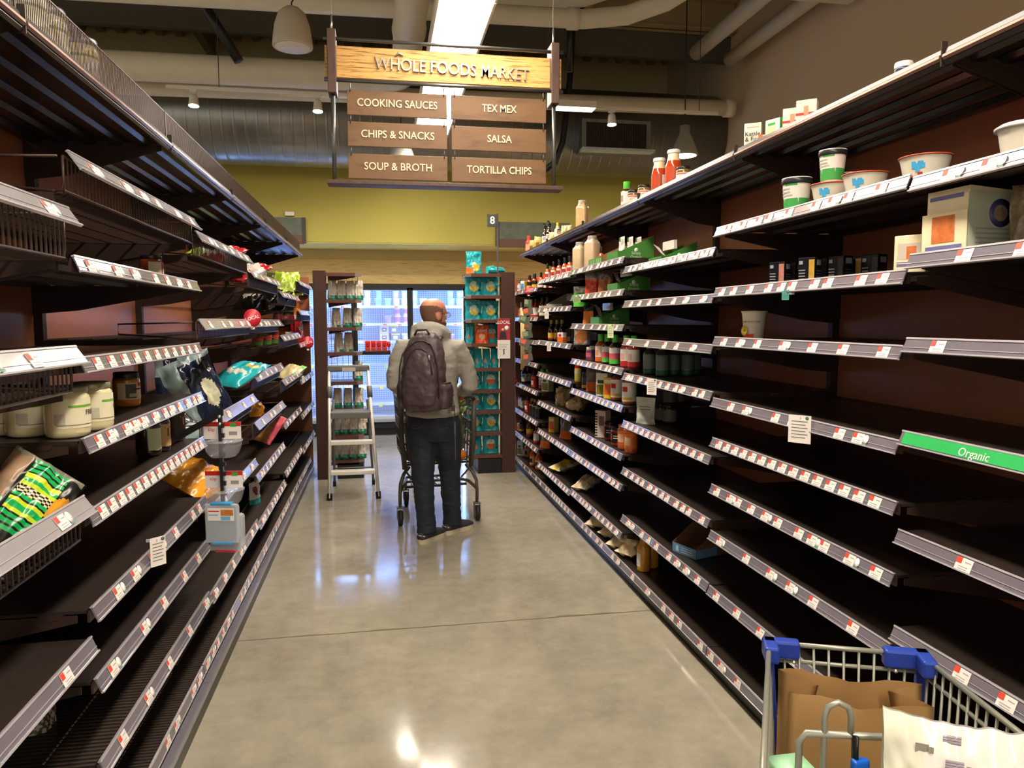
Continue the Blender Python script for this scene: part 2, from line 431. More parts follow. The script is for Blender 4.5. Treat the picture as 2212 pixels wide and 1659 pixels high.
def shelf(parent, side, y0, y1, z, xf, xb, ntag, seed, basket=0, rail=1, canopy=0, style=0):
    s = SIDE[side]; rn = random.Random(seed)
    b = MB(); X = lambda d: xf+s*d      # d = distance in from the front edge
    D = abs(xb-xf); g = .004
    top = BROWN2; UND = CANO if canopy else BROWN
    if basket:
        # wire shelf: long wires plus cross rods
        for k in range(7):
            d = .03+k*(D-.05)/6; b.box((X(d-.003), y0+g, z-basket-.003), (X(d+.003), y1-g, z-basket+.003), WIRE)
        n = int((y1-y0)/.03)
        for k in range(n+1):
            y = y0+.012+k*(y1-y0-.024)/n; b.box((X(.012), y-.0016, z-basket-.006), (X(D-.01), y+.0016, z-basket-.002), WIRE)
    else:
        b.box((X(.004), y0+g, z-.012), (X(D), y1-g, z-.004), CANO if canopy else (RIB if side == 'L' and z < .5 else top))
        if side == 'L' and z < .5:
            for k in range(int((y1-y0-.06)/.02)): b.box((X(.135), y0+.03+k*.02, z-.004), (X(.139), y0+.039+k*.02, z-.0015), PEG)
        b.box((X(0), y0+g, z-.036), (X(.006), y1-g, z-.004), BROWN)
        for k in range(5 if canopy else 4):
            d = .09+k*(D-.13)/(4 if canopy else 3)
            b.prism([(X(d-.03), z-.012), (X(d-.018), z-.026), (X(d+.018), z-.026), (X(d+.03), z-.012)], 1, y0+g, y1-g, UND)
    o = b.build('shelf' if not basket else 'wire_shelf', parent)
    for yb in (y0+.006, y1-.009):
        c = MB(); zz = z-basket if basket else z-.012
        c.prism([(X(.03), zz-.004), (X(D), zz-.004), (X(D), zz-(.15 if canopy else .115)), (X(D*.72), zz-(.13 if canopy else .1)), (X(.03), zz-.024)], 1, yb, yb+.003, BROWN)
        c.build('bracket', o)
    if canopy:
        c = MB(); c.prism([(X(-.004), z+.006), (X(.004), z+.006), (X(.004), z-.04), (X(-.004), z-.04), (X(-.008), z-.03), (X(-.008), z-.012)], 1, y0+.003, y1-.003, CANO); c.prism([(X(-.009), z-.008), (X(-.015), z-.012), (X(-.016), z-.019), (X(-.011), z-.026), (X(-.007), z-.026), (X(-.007), z-.008)], 1, y0+.006, y1-.006, SHINE)
        c.box((X(-.012), y0+.001, z-.04), (X(.006), y0+.004, z+.026), BROWN); c.build('front_trim', o)
        return o
    if basket:
        c = MB(); h = basket
        for zz, r in ((z-.004, .004), (z-h, .004)):
            c.tube([(X(.008), y0+.01, zz), (X(.008), y1-.01, zz)], r, WIRE, 6)
        n = int((y1-y0)/.024)
        for k in range(n+1):
            y = y0+.012+k*(y1-y0-.024)/n; c.box((X(.006), y-.0022, z-h), (X(.0095), y+.0022, z-.004), WIRE)
        for ye in (y0+.008, y1-.008):
            c.tube([(X(.008), ye, z-.004), (X(.008), ye, z-h+.02), (X(.012), ye, z-h+.004), (X(.03), ye, z-h), (X(.3), ye, z-h+.02), (X(.3), ye, z-.01), (X(.02), ye, z-.004)], .0035, WIRE, 6)
        c.build('wire_front', o)
    if not rail: return o
    h = .05 if basket else .041
    tl = math.radians(34 if basket else 22); 
    def q(u, v):       # u outward, v up -> world x,z with lean
        return (xf-s*(u*math.cos(tl)-v*math.sin(tl))-s*.002, z+.006*bool(basket)+(u*math.sin(tl)+v*math.cos(tl)))
    c = MB(); c.prism([q(*p) for p in ((0, 0), (.004, -.001), (.0035, -h+.004), (.0005, -h+.004))], 1, y0+.006, y1-.006, BRAIL if basket else RAILM)
    c.prism([q(*p) for p in ((-.002, .003), (.006, .003), (.006, -.002), (0, -.002))], 1, y0+.006, y1-.006, RAILE)
    c.prism([q(*p) for p in ((0, -h+.005), (.008, -h+.004), (.0075, -h), (0, -h))], 1, y0+.006, y1-.006, RAILE)
    if style != 1:
        c.prism([q(*p) for p in ((.004, -h*.62), (.0052, -h*.62), (.0052, -h*.66), (.004, -h*.66))], 1, y0+.006, y1-.006, RAILE)
    c.build('price_rail', o)
    if style == 1:   # green strip
        c = MB(); c.prism([q(*p) for p in ((.0055, -.003), (.0065, -.003), (.0065, -h+.006), (.0055, -h+.006))], 1, y0+.13, y1-.02, col(48, 178, 92, .35))
        uu = q(.0072, -h*.5); c.text('Organic', .03, PAPER, M=T(uu[0]-s*.001, y1-.27, uu[1]-.002) @ Ry(s*tl) @ Rz(-s*PI/2), ext=.0006)
        tag(c.build('printed_strip', o), 'green strip lettered Organic')
    n = ntag
    if n:
        if style == 2: ys = [y0+.05+(y1-y0-.1)*(k+.5)/n for k in range(n)]
        else: ys = sorted(y0+.045+(y1-y0-.09)*min(.99, max(.01, (k+.5+rn.uniform(-.32, .32))/n)) for k in range(n))
        last = -9
        for y in ys:
            if y-last < .07: y = last+.07
            if y > y1-.035: break
            if style == 1 and abs(y-(y1-.27)) < .11: continue
            last = y
            kd = rn.choice((0, 0, 0, 1) if s > 0 else (0, 1)) if style != 2 else 0
            uu = q(.0058, -h*.5-.001)
            t = bpy.data.objects.new('price_tag', TAGMESH[s, kd]); COL.objects.link(t); t.parent = o
            t.location = (uu[0], y, uu[1]); t.rotation_euler = (0, s*tl, 0)
    return o


def bay(side, y0, y1, xf, xb, shelves, label, zcan, xcan, seed, fence=0, endpanel=0, base=.12):
    s = SIDE[side]; grp = 'shelving bays on the right side of the aisle' if s > 0 else 'shelving bays on the left side of the aisle'
    root = thing('shelf_unit', label, 'shelving', (0, 0, 0), 0, None)
    root.location = (xb, (y0+y1)/2, 0)
    bpy.context.view_layer.update()
    off = bpy.data.objects.new('x', None)
    before = set(COL.objects)
    b = MB(); b.box((xb, y0+.002, .1), (xb+s*.02, y1-.002, zcan-.013), PANEL)
    b.box((xb-s*.001, y0+.05, 1.13), (xb, y1-.02, 1.134), BROWN)
    b.build('back_panel', root)
    b = MB(); b.box((xb-s*.03, y0+.002, 0), (xb+s*.02, y0+.036, zcan-.03), BROWN)
    for k in range(44):
        z = .16+k*.0485
        if z < zcan-.05: b.box((xb-s*.0304, y0+.015, z), (xb-s*.03, y0+.023, z+.024), BLACK)
    b.build('upright', root)
    # base deck and kick plate
    xk = xf; xf = xf+s*(.04 if side == 'L' else 0)
    b = MB(); b.box((xf-s*.0, y0+.003, base-.02), (xb, y1-.003, base), RIB if side == 'L' else BROWN2); b.box((xf-s*.004, y0+.003, base-.05), (xf+s*.012, y1-.003, base-.002), BROWN)
    if side == 'L':
        for k in range(int((y1-y0-.06)/.02)): b.box((xf+s*.1, y0+.03+k*.02, base), (xf+s*.104, y0+.039+k*.02, base+.0025), PEG)
    o = b.build('base_shelf', root)
    def q(u, v): return (xf-s*(.006+u), base+v)
    c = MB(); c.prism([q(*p) for p in ((0, 0), (.004, 0), (.01, -.036), (.006, -.036))], 1, y0+.006, y1-.006, RAILM)
    c.prism([q(*p) for p in ((-.002, .004), (.006, .004), (.006, -.001), (0, -.001))], 1, y0+.006, y1-.006, RAILE)
    c.prism([q(*p) for p in ((.004, -.034), (.013, -.035), (.012, -.039), (.004, -.039))], 1, y0+.006, y1-.006, RAILE)
    c.build('price_rail', o)
    rn = random.Random(seed)
    y = y0+.06
    while y < y1-.04:
        u = q(.0082, -.018); t = bpy.data.objects.new('price_tag', TAGMESH[s, rn.choice((0, 0, 0, 1))]); COL.objects.link(t); t.parent = o
        t.location = (u[0], y, u[1]); t.rotation_euler = (0, s*.16, 0); y += rn.choice((.085, .1, .15, .11, .24))
    xf = xk
    b = MB(); b.box((xf+s*(.02 if side == 'R' else .004), y0+.001, 0), (xf+s*.035, y1-.001, base-.03 if side == 'R' else .07), KICK)
    if side == 'L': b.box((xf-s*.002, y0+.001, .062), (xf+s*.05, y1-.001, .078), RAILM)  # lilac reflection along the kick edge put in as a paler cap
    b.build('kick_plate', root)
    for i, sp in enumerate(shelves):
        z, n = sp[0], sp[1]; kw = sp[2] if len(sp) > 2 else {}
        shelf(root, side, y0, y1, z, xf, xb, n, seed*31+i, **kw)
    o = shelf(root, side, y0, y1, zcan, xcan, xb, 0, seed, canopy=1)
    o.name = 'top_shelf'
    if fence:
        c = MB(); x = xcan+s*.012; hh = .115; n = int((y1-y0)/.0105)
        for k in range(n+1):
            y = y0+.006+k*(y1-y0-.012)/n; c.box((x-.0011, y-.0011, zcan), (x+.0011, y+.0011, zcan+hh), WIRE)
        c.box((x-.002, y0+.004, zcan+hh-.003), (x+.002, y1-.004, zcan+hh), WIRE); c.box((x-.002, y0+.004, zcan+.002), (x+.002, y1-.004, zcan+.006), WIRE)
        c.box((x-.003, y0+.001, zcan-.01), (x+.003, y0+.007, zcan+hh), BROWN)
        c.build('wire_fence', root)
    if endpanel:
        b = MB(); b.box((xf+s*.01, y1, .0), (xb+s*.02, y1+.02, 2.05), PANEL); b.build('end_panel', root)
    # children were laid out in world coordinates
    for ch in root.children:
        ch.location = ch.location-root.location
    return root


XRF, XRB, XLF, XLB = 1.43, 2.02, -.73, -1.33
YR = [.61, 1.82, 3.01, 4.22, 5.45, 6.67, 7.95]
YL = [.72, 1.94, 3.16, 4.38, 5.60, 6.80, 8.05]
ZR = [[(1.97, 7), (1.764, 5), (1.537, 4), (1.28, 4, dict(style=1)), (1.0, 4), (.72, 4), (.42, 5)],
      [(1.98, 9), (1.724, 10), (1.515, 7), (1.25, 6), (1.075, 15, dict(style=2)), (.868, 11), (.66, 6), (.408, 6)],
      [(1.90, 10), (1.70, 7), (1.48, 5), (1.275, 11), (.99, 13, dict(style=2)), (.705, 12), (.413, 9)],
      [(1.964, 10), (1.773, 9), (1.562, 6), (1.30, 10), (1.075, 12), (.78, 12), (.592, 13), (.295, 12)],
      [(1.953, 12), (1.698, 8), (1.408, 6), (1.118, 9), (.854, 10), (.592, 12), (.272, 12)],
      [(1.895, 6), (1.62, 6), (1.40, 6), (1.186, 6), (.93, 9), (.645, 9), (.39, 9)]]
B6 = dict(basket=.085)
ZL = [[(1.85, 5, dict(basket=.11)), (1.523, 4, dict(basket=.10)), (1.157, 4, dict(basket=.10)), (.806, 4), (.36, 4)],
      [(1.986, 6, dict(basket=.085)), (1.746, 7), (1.501, 11, dict(style=2)), (1.303, 12), (1.12, 16, dict(style=2)), (.876, 7), (.69, 5), (.47, 5)],
      [(1.943, 6, B6), (1.59, 5, dict(basket=.07)), (1.17, 4, B6), (.805, 5), (.45, 7)],
      [(1.87, 6, B6), (1.59, 5, dict(basket=.07)), (1.278, 5, B6), (1.0, 4, B6), (.70, 9), (.42, 9)],
      [(1.80, 6, B6), (1.477, 5, B6), (1.15, 5, B6), (.83, 6), (.47, 9)],
      [(1.946, 5, B6), (1.68, 5, B6), (1.39, 5), (1.06, 7), (.745, 8), (.43, 8)]]
ORD = ['nearest', 'second', 'third', 'fourth', 'fifth', 'farthest']
for i in range(6):
    w = ORD[i]+(' bay' if i in (0, 5) else ' bay from the front')
    extra = {0: 'shelving with a green lettered strip', 1: 'nearly empty shelving with black boxes of soup', 2: 'shelving with cartons and a leaning pouch'}
    bay('R', YR[i], YR[i+1], XRF, XRB, ZR[i], 'dark brown grocery shelving, %s on the right of the aisle' % w, 2.31, 1.51, 100+i, endpanel=(i == 5))
    bay('L', YL[i], YL[i+1], XLF, XLB, ZL[i], 'dark brown grocery shelving, %s on the left of the aisle' % w, 2.296, -.81, 200+i, fence=1, endpanel=(i == 5), base=.15)
# ------------------------------------------------------------------ hanging aisle sign
def aisle_sign():
    Y = 4.4
    t = thing('aisle_sign', 'hanging wooden aisle sign listing cooking sauces, salsa and chips', 'sign', (.4, Y, 2.4))
    o = Matrix.Translation((-.4, -Y, -2.4))
    DW = wood_strand('walnut_plank', (116, 82, 50), (98, 68, 40), (2, 5, 9)); POST = wood_strand('dark_walnut', (84, 60, 50), (70, 48, 40), (9, 9, 2))
    CREAM = P('cream_lettering', (226, 212, 176), .5, var=.03, emit=None); ROD = P('grey_metal_rod', (98, 96, 94), .35, metal=.7)
    b = MB(o); b.box((-.285, Y-.015, 2.958), (1.075, Y+.015, 3.128), STRAND); bd = b.build('strand_board', t)
    MET = P('brushed_letter_metal', (168, 156, 140), .35, metal=.6)
    c = MB(o); c.text('WHOLE', .094, MET, M=T(.135, Y-.022, 3.038) @ Ry(.03), ext=.012, sx=.86, bold=.004)
    c.text('FOODS', .094, MET, M=T(.435, Y-.022, 3.032) @ Ry(.03), ext=.012, sx=.86, bold=.004)
    c.text('MARKET', .094, MET, M=T(.735, Y-.022, 3.024) @ Ry(.03), ext=.012, sx=.8, bold=.004)
    c.tube([(.105, Y-.022, 3.085), (.125, Y-.022, 3.105), (.15, Y-.022, 3.09)], [.004, .009, .003], MET, 6)
    c.build('raised_lettering', bd)
    for x in (-.245, 1.03):
        b = MB(o); b.box((x-.024, Y-.06, 2.86), (x+.024, Y+.06, 3.205), POST, bev=.004); b.build('side_post', t)
        b = MB(o); b.tube([(x, Y-.02, 2.86), (x, Y-.02, 2.38)], .012, ROD, 8); b.build('side_rod', t)
        b = MB(o); b.tube([(x, Y, 3.2), (x, Y, 3.3)], .006, STEEL, 6); b.tube([(x, Y, 3.3), (x, Y, 4.9)], .0025, STEEL, 5); b.build('hanging_cable', t)
    for y, z in ((Y-.035, 3.158), (Y-.035, 2.935)):
        b = MB(o); b.tube([(-.29, y, z), (1.08, y, z)], .0105, ROD, 8); b.build('cross_rod', t)
    b = MB(o); b.box((-.285, Y-.06, 2.362), (1.08, Y+.06, 2.385), POST, bev=.003); b.build('bottom_rail', t)
    rows = ((2.892, 2.756), (2.719, 2.583), (2.541, 2.402))
    txt = (('COOKING SAUCES', 'TEX MEX'), ('CHIPS & SNACKS', 'SALSA'), ('SOUP & BROTH', 'TORTILLA CHIPS'))
    wid = ((.452, .205), (.415, .145), (.385, .385))
    for r, (z1, z0) in enumerate(rows):
        for k, (x0, x1) in enumerate(((-.168, .397), (.422, .985))):
            b = MB(o); b.box((x0, Y-.012, z0), (x1, Y+.004, z1), DW, bev=.002); p = b.build('plank', t)
            vs, fs = text_mesh(txt[r][k], .06, .004, 'CENTER', .009); w0 = max(v[0] for v in vs)-min(v[0] for v in vs)
            c = MB(o); c.text(txt[r][k], .06, CREAM, M=T((x0+x1)/2, Y-.0145, (z0+z1)/2), ext=.004, sx=wid[r][k]/w0, bold=.009); c.build('lettering', p)
            c = MB(o)
            for x in (x0+.018, x1-.018): c.tube([(x, Y-.016, z1-.012), (x, Y-.02, z1+.01), (x, Y-.016, z1+.034)], .0028, ROD, 5)
            c.build('hook', p)


aisle_sign()

# ------------------------------------------------------------------ ceiling fixtures
def speaker():
    p = atY(632, 90, 6.0); t = thing('pendant_speaker', 'white cone shaped pendant speaker hanging left of the sign', 'speaker', (p.x, 6.0, 3.66))
    m = P('speaker_shell', (196, 184, 166), .55, var=.05)
    b = MB(); b.lathe([(.146, 0), (.15, .012), (.145, .06), (.13, .16), (.1, .25), (.06, .285), (.03, .295)], m, 28); b.build('shell', t)
    b = MB(); b.lathe([(.0, -.004), (.128, -.004), (.128, .004), (.0, .004)], P('speaker_grille', (232, 226, 220), .6), 28); b.build('grille', t)
    b = MB(); b.tube([(0, 0, .29), (0, 0, .33), (.02, 0, .36), (0, 0, .39), (0, 0, 1.3)], .006, DARKST, 6); b.build('hanging_cable', t)


speaker()
LAMP = P('lamp_glow', (255, 255, 250), .4, var=0, emit=(255, 246, 226), estr=L_PEND)
SPOTE = P('spot_glow', (255, 255, 250), .4, var=0, emit=(255, 244, 226), estr=L_SPOT)


def pendant(loc, label):
    t = thing('pendant_lamp', label, 'pendant lamp', loc)
    m = P('pendant_shell', (168, 166, 156), .4, var=.05, metal=.3)
    b = MB(); b.lathe([(.145, 0), (.147, .01), (.135, .05), (.11, .12), (.075, .2), (.055, .24), (.055, .32), (.02, .33)], m, 28); b.build('shade', t)
    b = MB(); b.lathe([(.0, -.012), (.09, -.01), (.142, .004), (.142, .012), (0, .012)], LAMP, 28); b.build('lens', t)
    b = MB(); b.tube([(0, 0, .32), (0, 0, 5.235-loc[2])], .007, DARKST, 6); b.build('stem', t)
    l = bpy.data.lights.new('pendant_light', 'SPOT'); l.energy = 55; l.color = (1, .93, .8); l.spot_size = 2.2; l.spot_blend = .6; l.shadow_soft_size = .12
    lo = bpy.data.objects.new('pendant_light', l); COL.objects.link(lo); lo.parent = t; lo.location = (0, 0, -.03)
    return t


pendant((3.3, 7.8, 3.38), 'lit dome pendant lamp hanging near the taupe wall')
pendant((.25, 8.37, 3.37), 'lit dome pendant lamp seen under the sign beside the bright row')
# track with three spots
b = MB(); b.box((-1.85, 7.19, 3.665), (3.4, 7.22, 3.69), WHITEP)
for x in (-1.4, .76, 1.6, 3.2): b.tube([(x, 7.205, 3.69), (x, 7.205, 5.235)], .004, DARKST, 5)
o = tag(b.build('track_rail'), 'long cream lighting track carrying the spot lamps', 'track')


def spot(x, label):
    t = thing('spot_lamp', label, 'spot lamp', (x, 7.205, 3.665))
    b = MB(); b.box((-.03, -.02, -.03), (.03, .02, 0), WHITEP); b.tube([(0, 0, -.03), (0, 0, -.05)], .012, WHITEP, 8); b.build('adapter', t)
    M = T(0, 0, -.05) @ Rx(-.12)
    b = MB(); b.lathe([(.03, 0), (.036, -.02), (.042, -.08), (.045, -.1)], WHITEP, 20, M=M); b.build('housing', t)
    b = MB(); b.lathe([(.0, -.104), (.044, -.102), (.044, -.098), (0, -.098)], SPOTE, 20, M=M); b.build('lens', t)
    l = bpy.data.lights.new('spot_light', 'SPOT'); l.energy = 60; l.color = (1, .92, .8); l.spot_size = 1.7; l.spot_blend = .5; l.shadow_soft_size = .04
    lo = bpy.data.objects.new('spot_light', l); COL.objects.link(lo); lo.parent = t; lo.location = (0, -.03, -.16); lo.rotation_euler = (.6, 0, 0)


for x, lb in ((-1.62, 'white track spot lamp nearest the left shelves'), (-.54, 'white track spot lamp just left of the hanging sign'), (2.28, 'white track spot lamp right of the sign above the vent')): spot(x, lb)
b = MB(); b.box((1.68, 7.05, 3.63), (2.08, 7.189, 3.69), WHITEP); t = tag(b.build('linear_light_short'), 'short linear light right of the hanging sign', 'ceiling light')
t.name = 'linear_light'
c = MB(); c.box((1.69, 7.055, 3.622), (2.07, 7.185, 3.63), P('linear_glow', (255, 250, 240), .4, var=0, emit=(255, 236, 205), estr=3)); c.build('diffuser', t)
# vent on the duct
t = thing('duct_vent', 'rectangular vent box with dark grille on the silver duct', 'vent', (2.7, 8.4, 3.52))
b = MB(); b.box((-.41, -.06, 0), (.41, .16, .36), DUCT); b.box((-.43, -.16, -.01), (.43, -.02, .02), P('vent_lip', (196, 202, 204), .4, metal=.3)); b.build('box', t)
b = MB(); b.box((-.36, -.065, .05), (.36, -.06, .32), BLACK)
for k in range(26): b.box((-.35+k*.028, -.072, .05), (-.345+k*.028, -.065, .32), P('vent_slat', (74, 52, 40), .5))
b.build('grille', t)
# framed panels, small boxes on the green wall
GP = P('grey_green_picture', (92, 98, 84), .6, var=.45, scale=12)
for x0, x1, lb in ((-2.0, -.925, 'grey green picture panel on the green wall above the left shelves'), (1.5, 2.44, 'grey green picture panel on the green wall right of the number plate')):
    t = thing('picture_panel', lb, 'picture', ((x0+x1)/2, 9.49, 2.56)); w = (x1-x0)/2
    b = MB(); b.box((-w, -.04, .075), (w, 0, .29), GP); b.build('canvas', t)
    b = MB(); b.box((-w-.01, -.05, -.03), (w+.01, 0, .075), P('picture_ledge', (92, 60, 40), .5)); b.build('ledge', t)
    b = MB(); s = 1 if x0 < 0 else -1; b.box((s*w, -.06, -.02), (s*(w+.035), 0, .29), P('picture_end', (52, 46, 42), .5)); b.build('end_cap', t)
b = MB(); b.box((-1.13, 9.46, 2.87), (-1.02, 9.499, 2.92), WHITEP, bev=.006); tag(b.build('emergency_light'), 'small white emergency light box on the green wall', 'light box')
b = MB(); b.lathe([(0, -.01), (.05, -.012), (.055, -.03), (0, -.035)], P('round_fixture', (70, 66, 58), .4), 20, M=T(.37, 10.42, 2.46) @ Rx(-PI/2) @ Matrix.Scale(-1, 4, (0, 0, 1)))
tag(b.build('round_wall_fixture'), 'small round dark fixture on the cream wall above the cooler', 'fixture')

# ------------------------------------------------------------------ glass door cooler
FR = P('cooler_white_liner', (226, 232, 240), .35, var=.03)
CE = P('cooler_led', (220, 232, 255), .3, var=0, emit=(140, 186, 255), estr=L_FRIDGE*6)
GLASS = P('cooler_glass', (235, 242, 250), .03, var=0, alpha=.12, spec=.6)


def perforated():
    m = P('perforated_cooler_back', (190, 205, 235), .5, var=0); nt = m.node_tree; L = nt.links; b = nt.nodes['Principled BSDF']
    tc = nt.nodes.new('ShaderNodeTexCoord'); mp = nt.nodes.new('ShaderNodeMapping'); mp.inputs['Rotation'].default_value = (PI/2, 0, 0); mp.inputs['Scale'].default_value = (1, 1, 1)
    br = nt.nodes.new('ShaderNodeTexBrick'); br.offset = 0; br.inputs['Scale'].default_value = 1; br.inputs['Mortar Size'].default_value = .008
    br.inputs['Brick Width'].default_value = .034; br.inputs['Row Height'].default_value = .03; br.inputs['Mortar Smooth'].default_value = .1
    br.inputs['Color1'].default_value = (*lin((120, 140, 180)), 1); br.inputs['Color2'].default_value = (*lin((126, 146, 186)), 1); br.inputs['Mortar'].default_value = (*lin((205, 216, 240)), 1)
    L.new(tc.outputs['Object'], mp.inputs[0]); L.new(mp.outputs[0], br.inputs['Vector']); L.new(br.outputs['Color'], b.inputs['Base Color']); return m


SHZ = [1.80, 1.553, 1.31, .985, .68, .43]


def cooler():
    x0, x1, y0, y1 = -1.92, 1.25, 10.37, 11.2
    t = thing('glass_door_cooler', 'long glass door cooler glowing blue-white at the end of the aisle', 'cooler', ((x0+x1)/2, y0, 0))
    o = Matrix.Translation((-(x0+x1)/2, -y0, 0))
    b = MB(o); b.box((x0, y1-.03, .2), (x1, y1, 2.08), perforated()); b.build('back_liner', t)
    b = MB(o); b.box((x0, y0+.06, .18), (x1, y1, .24), FR); b.box((x0, y0+.06, 2.04), (x1, y1, 2.1), FR)
    for x in (x0, x1-.03): b.box((x, y0+.06, .18), (x+.03, y1, 2.1), FR)
    b.build('liner', t)
    b = MB(o); b.box((x0, y0+.02, 0), (x1, y1, .18), BLACK); b.box((x0, y0-.01, .1), (x1, y0+.02, .16), KICK); b.box((x0, y0, .185), (x1, y0+.02, .225), P('cooler_grille', (150, 160, 172), .4)); b.build('base', t)
    b = MB(o); b.box((x0-.03, y0, 2.045), (x1+.05, y0+.08, 2.115), BLACK)
    mx = [-1.92, -1.14, -.36, .40, 1.18]
    for x in mx: b.box((x-.02, y0+.03, .2), (x+.02, y0+.09, 2.05), BLACK)
    b.box((x1-.06, y0, .18), (x1+.05, y0+.08, 2.05), BLACK)
    b.build('frame', t)
    for k in range(4):
        a, c = mx[k]+.006, mx[k+1]-.006
        d = MB(o); d.box((a+.03, y0+.012, .26), (c-.03, y0+.018, 2.02), GLASS); dr = d.build('door', t)
        e = MB(o); e.box((a, y0, .225), (a+.034, y0+.03, 2.045), BLACK); e.box((c-.034, y0, .225), (c, y0+.03, 2.045), BLACK); e.box((a, y0, .225), (c, y0+.03, .265), P('cooler_sill', (196, 206, 220), .4)); e.box((a, y0, 2.015), (c, y0+.03, 2.045), BLACK); e.build('door_frame', dr)
        e = MB(o); e.tube([(c-.018, y0-.002, .9), (c-.018, y0-.03, .93), (c-.018, y0-.03, 1.33), (c-.018, y0-.002, 1.36)], .008, BLACK, 8); e.build('handle', dr)
    for x in mx[1:-1]+[x0+.06, x1-.1]:
        b = MB(o); b.box((x-.012, y0+.092, .3), (x+.012, y0+.1, 2.0), CE); b.build('led_strip', t)
    b = MB(o); b.box((x0+.05, y0+.12, 2.03), (x1-.05, y0+.16, 2.04), CE); b.build('led_strip', t)
    YT = P('cooler_tag', (238, 226, 120), .5)
    for i, z in enumerate(SHZ):
        for k in range(4):
            a, c = mx[k]+.03, mx[k+1]-.03
            b = MB(o); b.box((a, y0+.2, z-.02), (c, y1-.04, z-.008), FR); s = b.build('cooler_shelf', t)
            e = MB(o); e.box((a, y0+.185, z-.03), (c, y0+.2, z+.006), P('cooler_rail', (205, 216, 236), .25)); e.build('cooler_price_rail', s)
            rn = random.Random(i*7+k)
            for j in range(3):
                if i > 2 or rn.random() < .5:
                    x = a+.08+j*.24+rn.uniform(-.05, .05); e = MB(o); e.box((x, y0+.182, z-.05 if i > 2 else z-.022), (x+.05, y0+.1845, z-.005), YT if i > 2 else TAGRED); e.build('cooler_tag', s)


cooler()

# ------------------------------------------------------------------ racks on the aisle ends
REDBR = P('red_brown_rack', (96, 58, 48), .38, var=.12)


def rack(name, label, xp0, xp1, xs, zs, s, base):
    t = thing('end_rack', label, 'display rack', ((xp0+xp1)/2, 7.6, 0)); o = T(-(xp0+xp1)/2, -7.6, 0)
    b = MB(o); b.box((xp0, 7.53, 0), (xp1, 7.66, 2.085), POSTM)
    for k in range(62):
        z = .2+k*.03; xx = xp0+.012 if s > 0 else xp1-.012
        b.box((xx-.003, 7.5296, z), (xx+.003, 7.53, z+.016), BLACK)
    b.build('upright', t)
    b = MB(o); b.box((base[0], 7.54, 0), (base[1], 7.95, .16), BLACK); b.build('base', t)
    b = MB(o)
    for k in range(5): b.box((xp1 if s > 0 else xp0, 7.97, .2+k*.4), (xs, 7.974, .204+k*.4), WIRE)
    nn = 6
    for k in range(nn):
        x = (xp1 if s > 0 else xp0)+(xs-(xp1 if s > 0 else xp0))*(k+.3)/nn; b.box((x-.002, 7.97, .1), (x+.002, 7.974, 2.08), WIRE)
    for k in range(42): b.box((min(xp1 if s > 0 else xp0, xs), 7.966, .2+k*.045), (min(xp1 if s > 0 else xp0, xs)+.07, 7.97, .203+k*.045), WIRE)
    b.build('wire_back', t)
    xa = xp1 if s > 0 else xp0
    for i, z in enumerate(zs):
        xe = xs
        b = MB(o); pts = [(xa, 7.545), (xe-s*.05, 7.545), (xe, 7.6), (xe, 7.93), (xa, 7.93)]
        b.prism(pts, 2, z-.012, z, REDBR); b.prism([(xa, 7.54), (xe-s*.05, 7.54), (xe-s*.05, 7.548), (xa, 7.548)], 2, z-.03, z+.004, REDBR)
        b.prism([(xe-s*.052, 7.541), (xe+s*.003, 7.6), (xe-s*.005, 7.604), (xe-s*.056, 7.548)], 2, z-.03, z+.004, P('rack_lip_shine', (176, 150, 140), .2, metal=.5))
        sh = b.build('shelf', t)
        b = MB(o); b.prism([(xa, z-.012), (xe-s*.06, z-.012), (xe-s*.06, z-.02), (xa, z-.07)], 1, 7.9, 7.904, REDBR); b.build('bracket', sh)
    return t


ZLK = [2.062, 1.80, 1.524, 1.275, .982, .707, .43, .17]
ZRK = [2.068, 1.845, 1.598, 1.353, 1.097, .871, .654, .426, .182]
rack('L', 'narrow brown rack of white pouches behind the stepladder', -.655, -.535, -.195, ZLK, 1, (-.46, -.2))
rack('R', 'narrow brown rack of teal pouches right of the shopper', 1.222, 1.362, .86, ZRK, -1, (.97, 1.215))
# number plate 8 on its pole
t = thing('aisle_number_sign', 'dark grey aisle number plate 8 on a thin pole above the teal pouches', 'sign', (1.195, 7.6, 2.085))
b = MB(); b.box((-.008, -.006, 0), (.008, .006, .6), P('grey_pole', (98, 94, 88), .4, metal=.4)); b.build('pole', t)
b = MB(); b.box((-.108, -.012, .462), (.0, -.006, .59), P('number_plate', (66, 66, 70), .5), bev=.003); pl = b.build('plate', t)
b = MB(); b.text('8', .105, PAPER, M=T(-.054, -.0135, .526), ext=.001, bold=.02); b.build('numeral', pl)
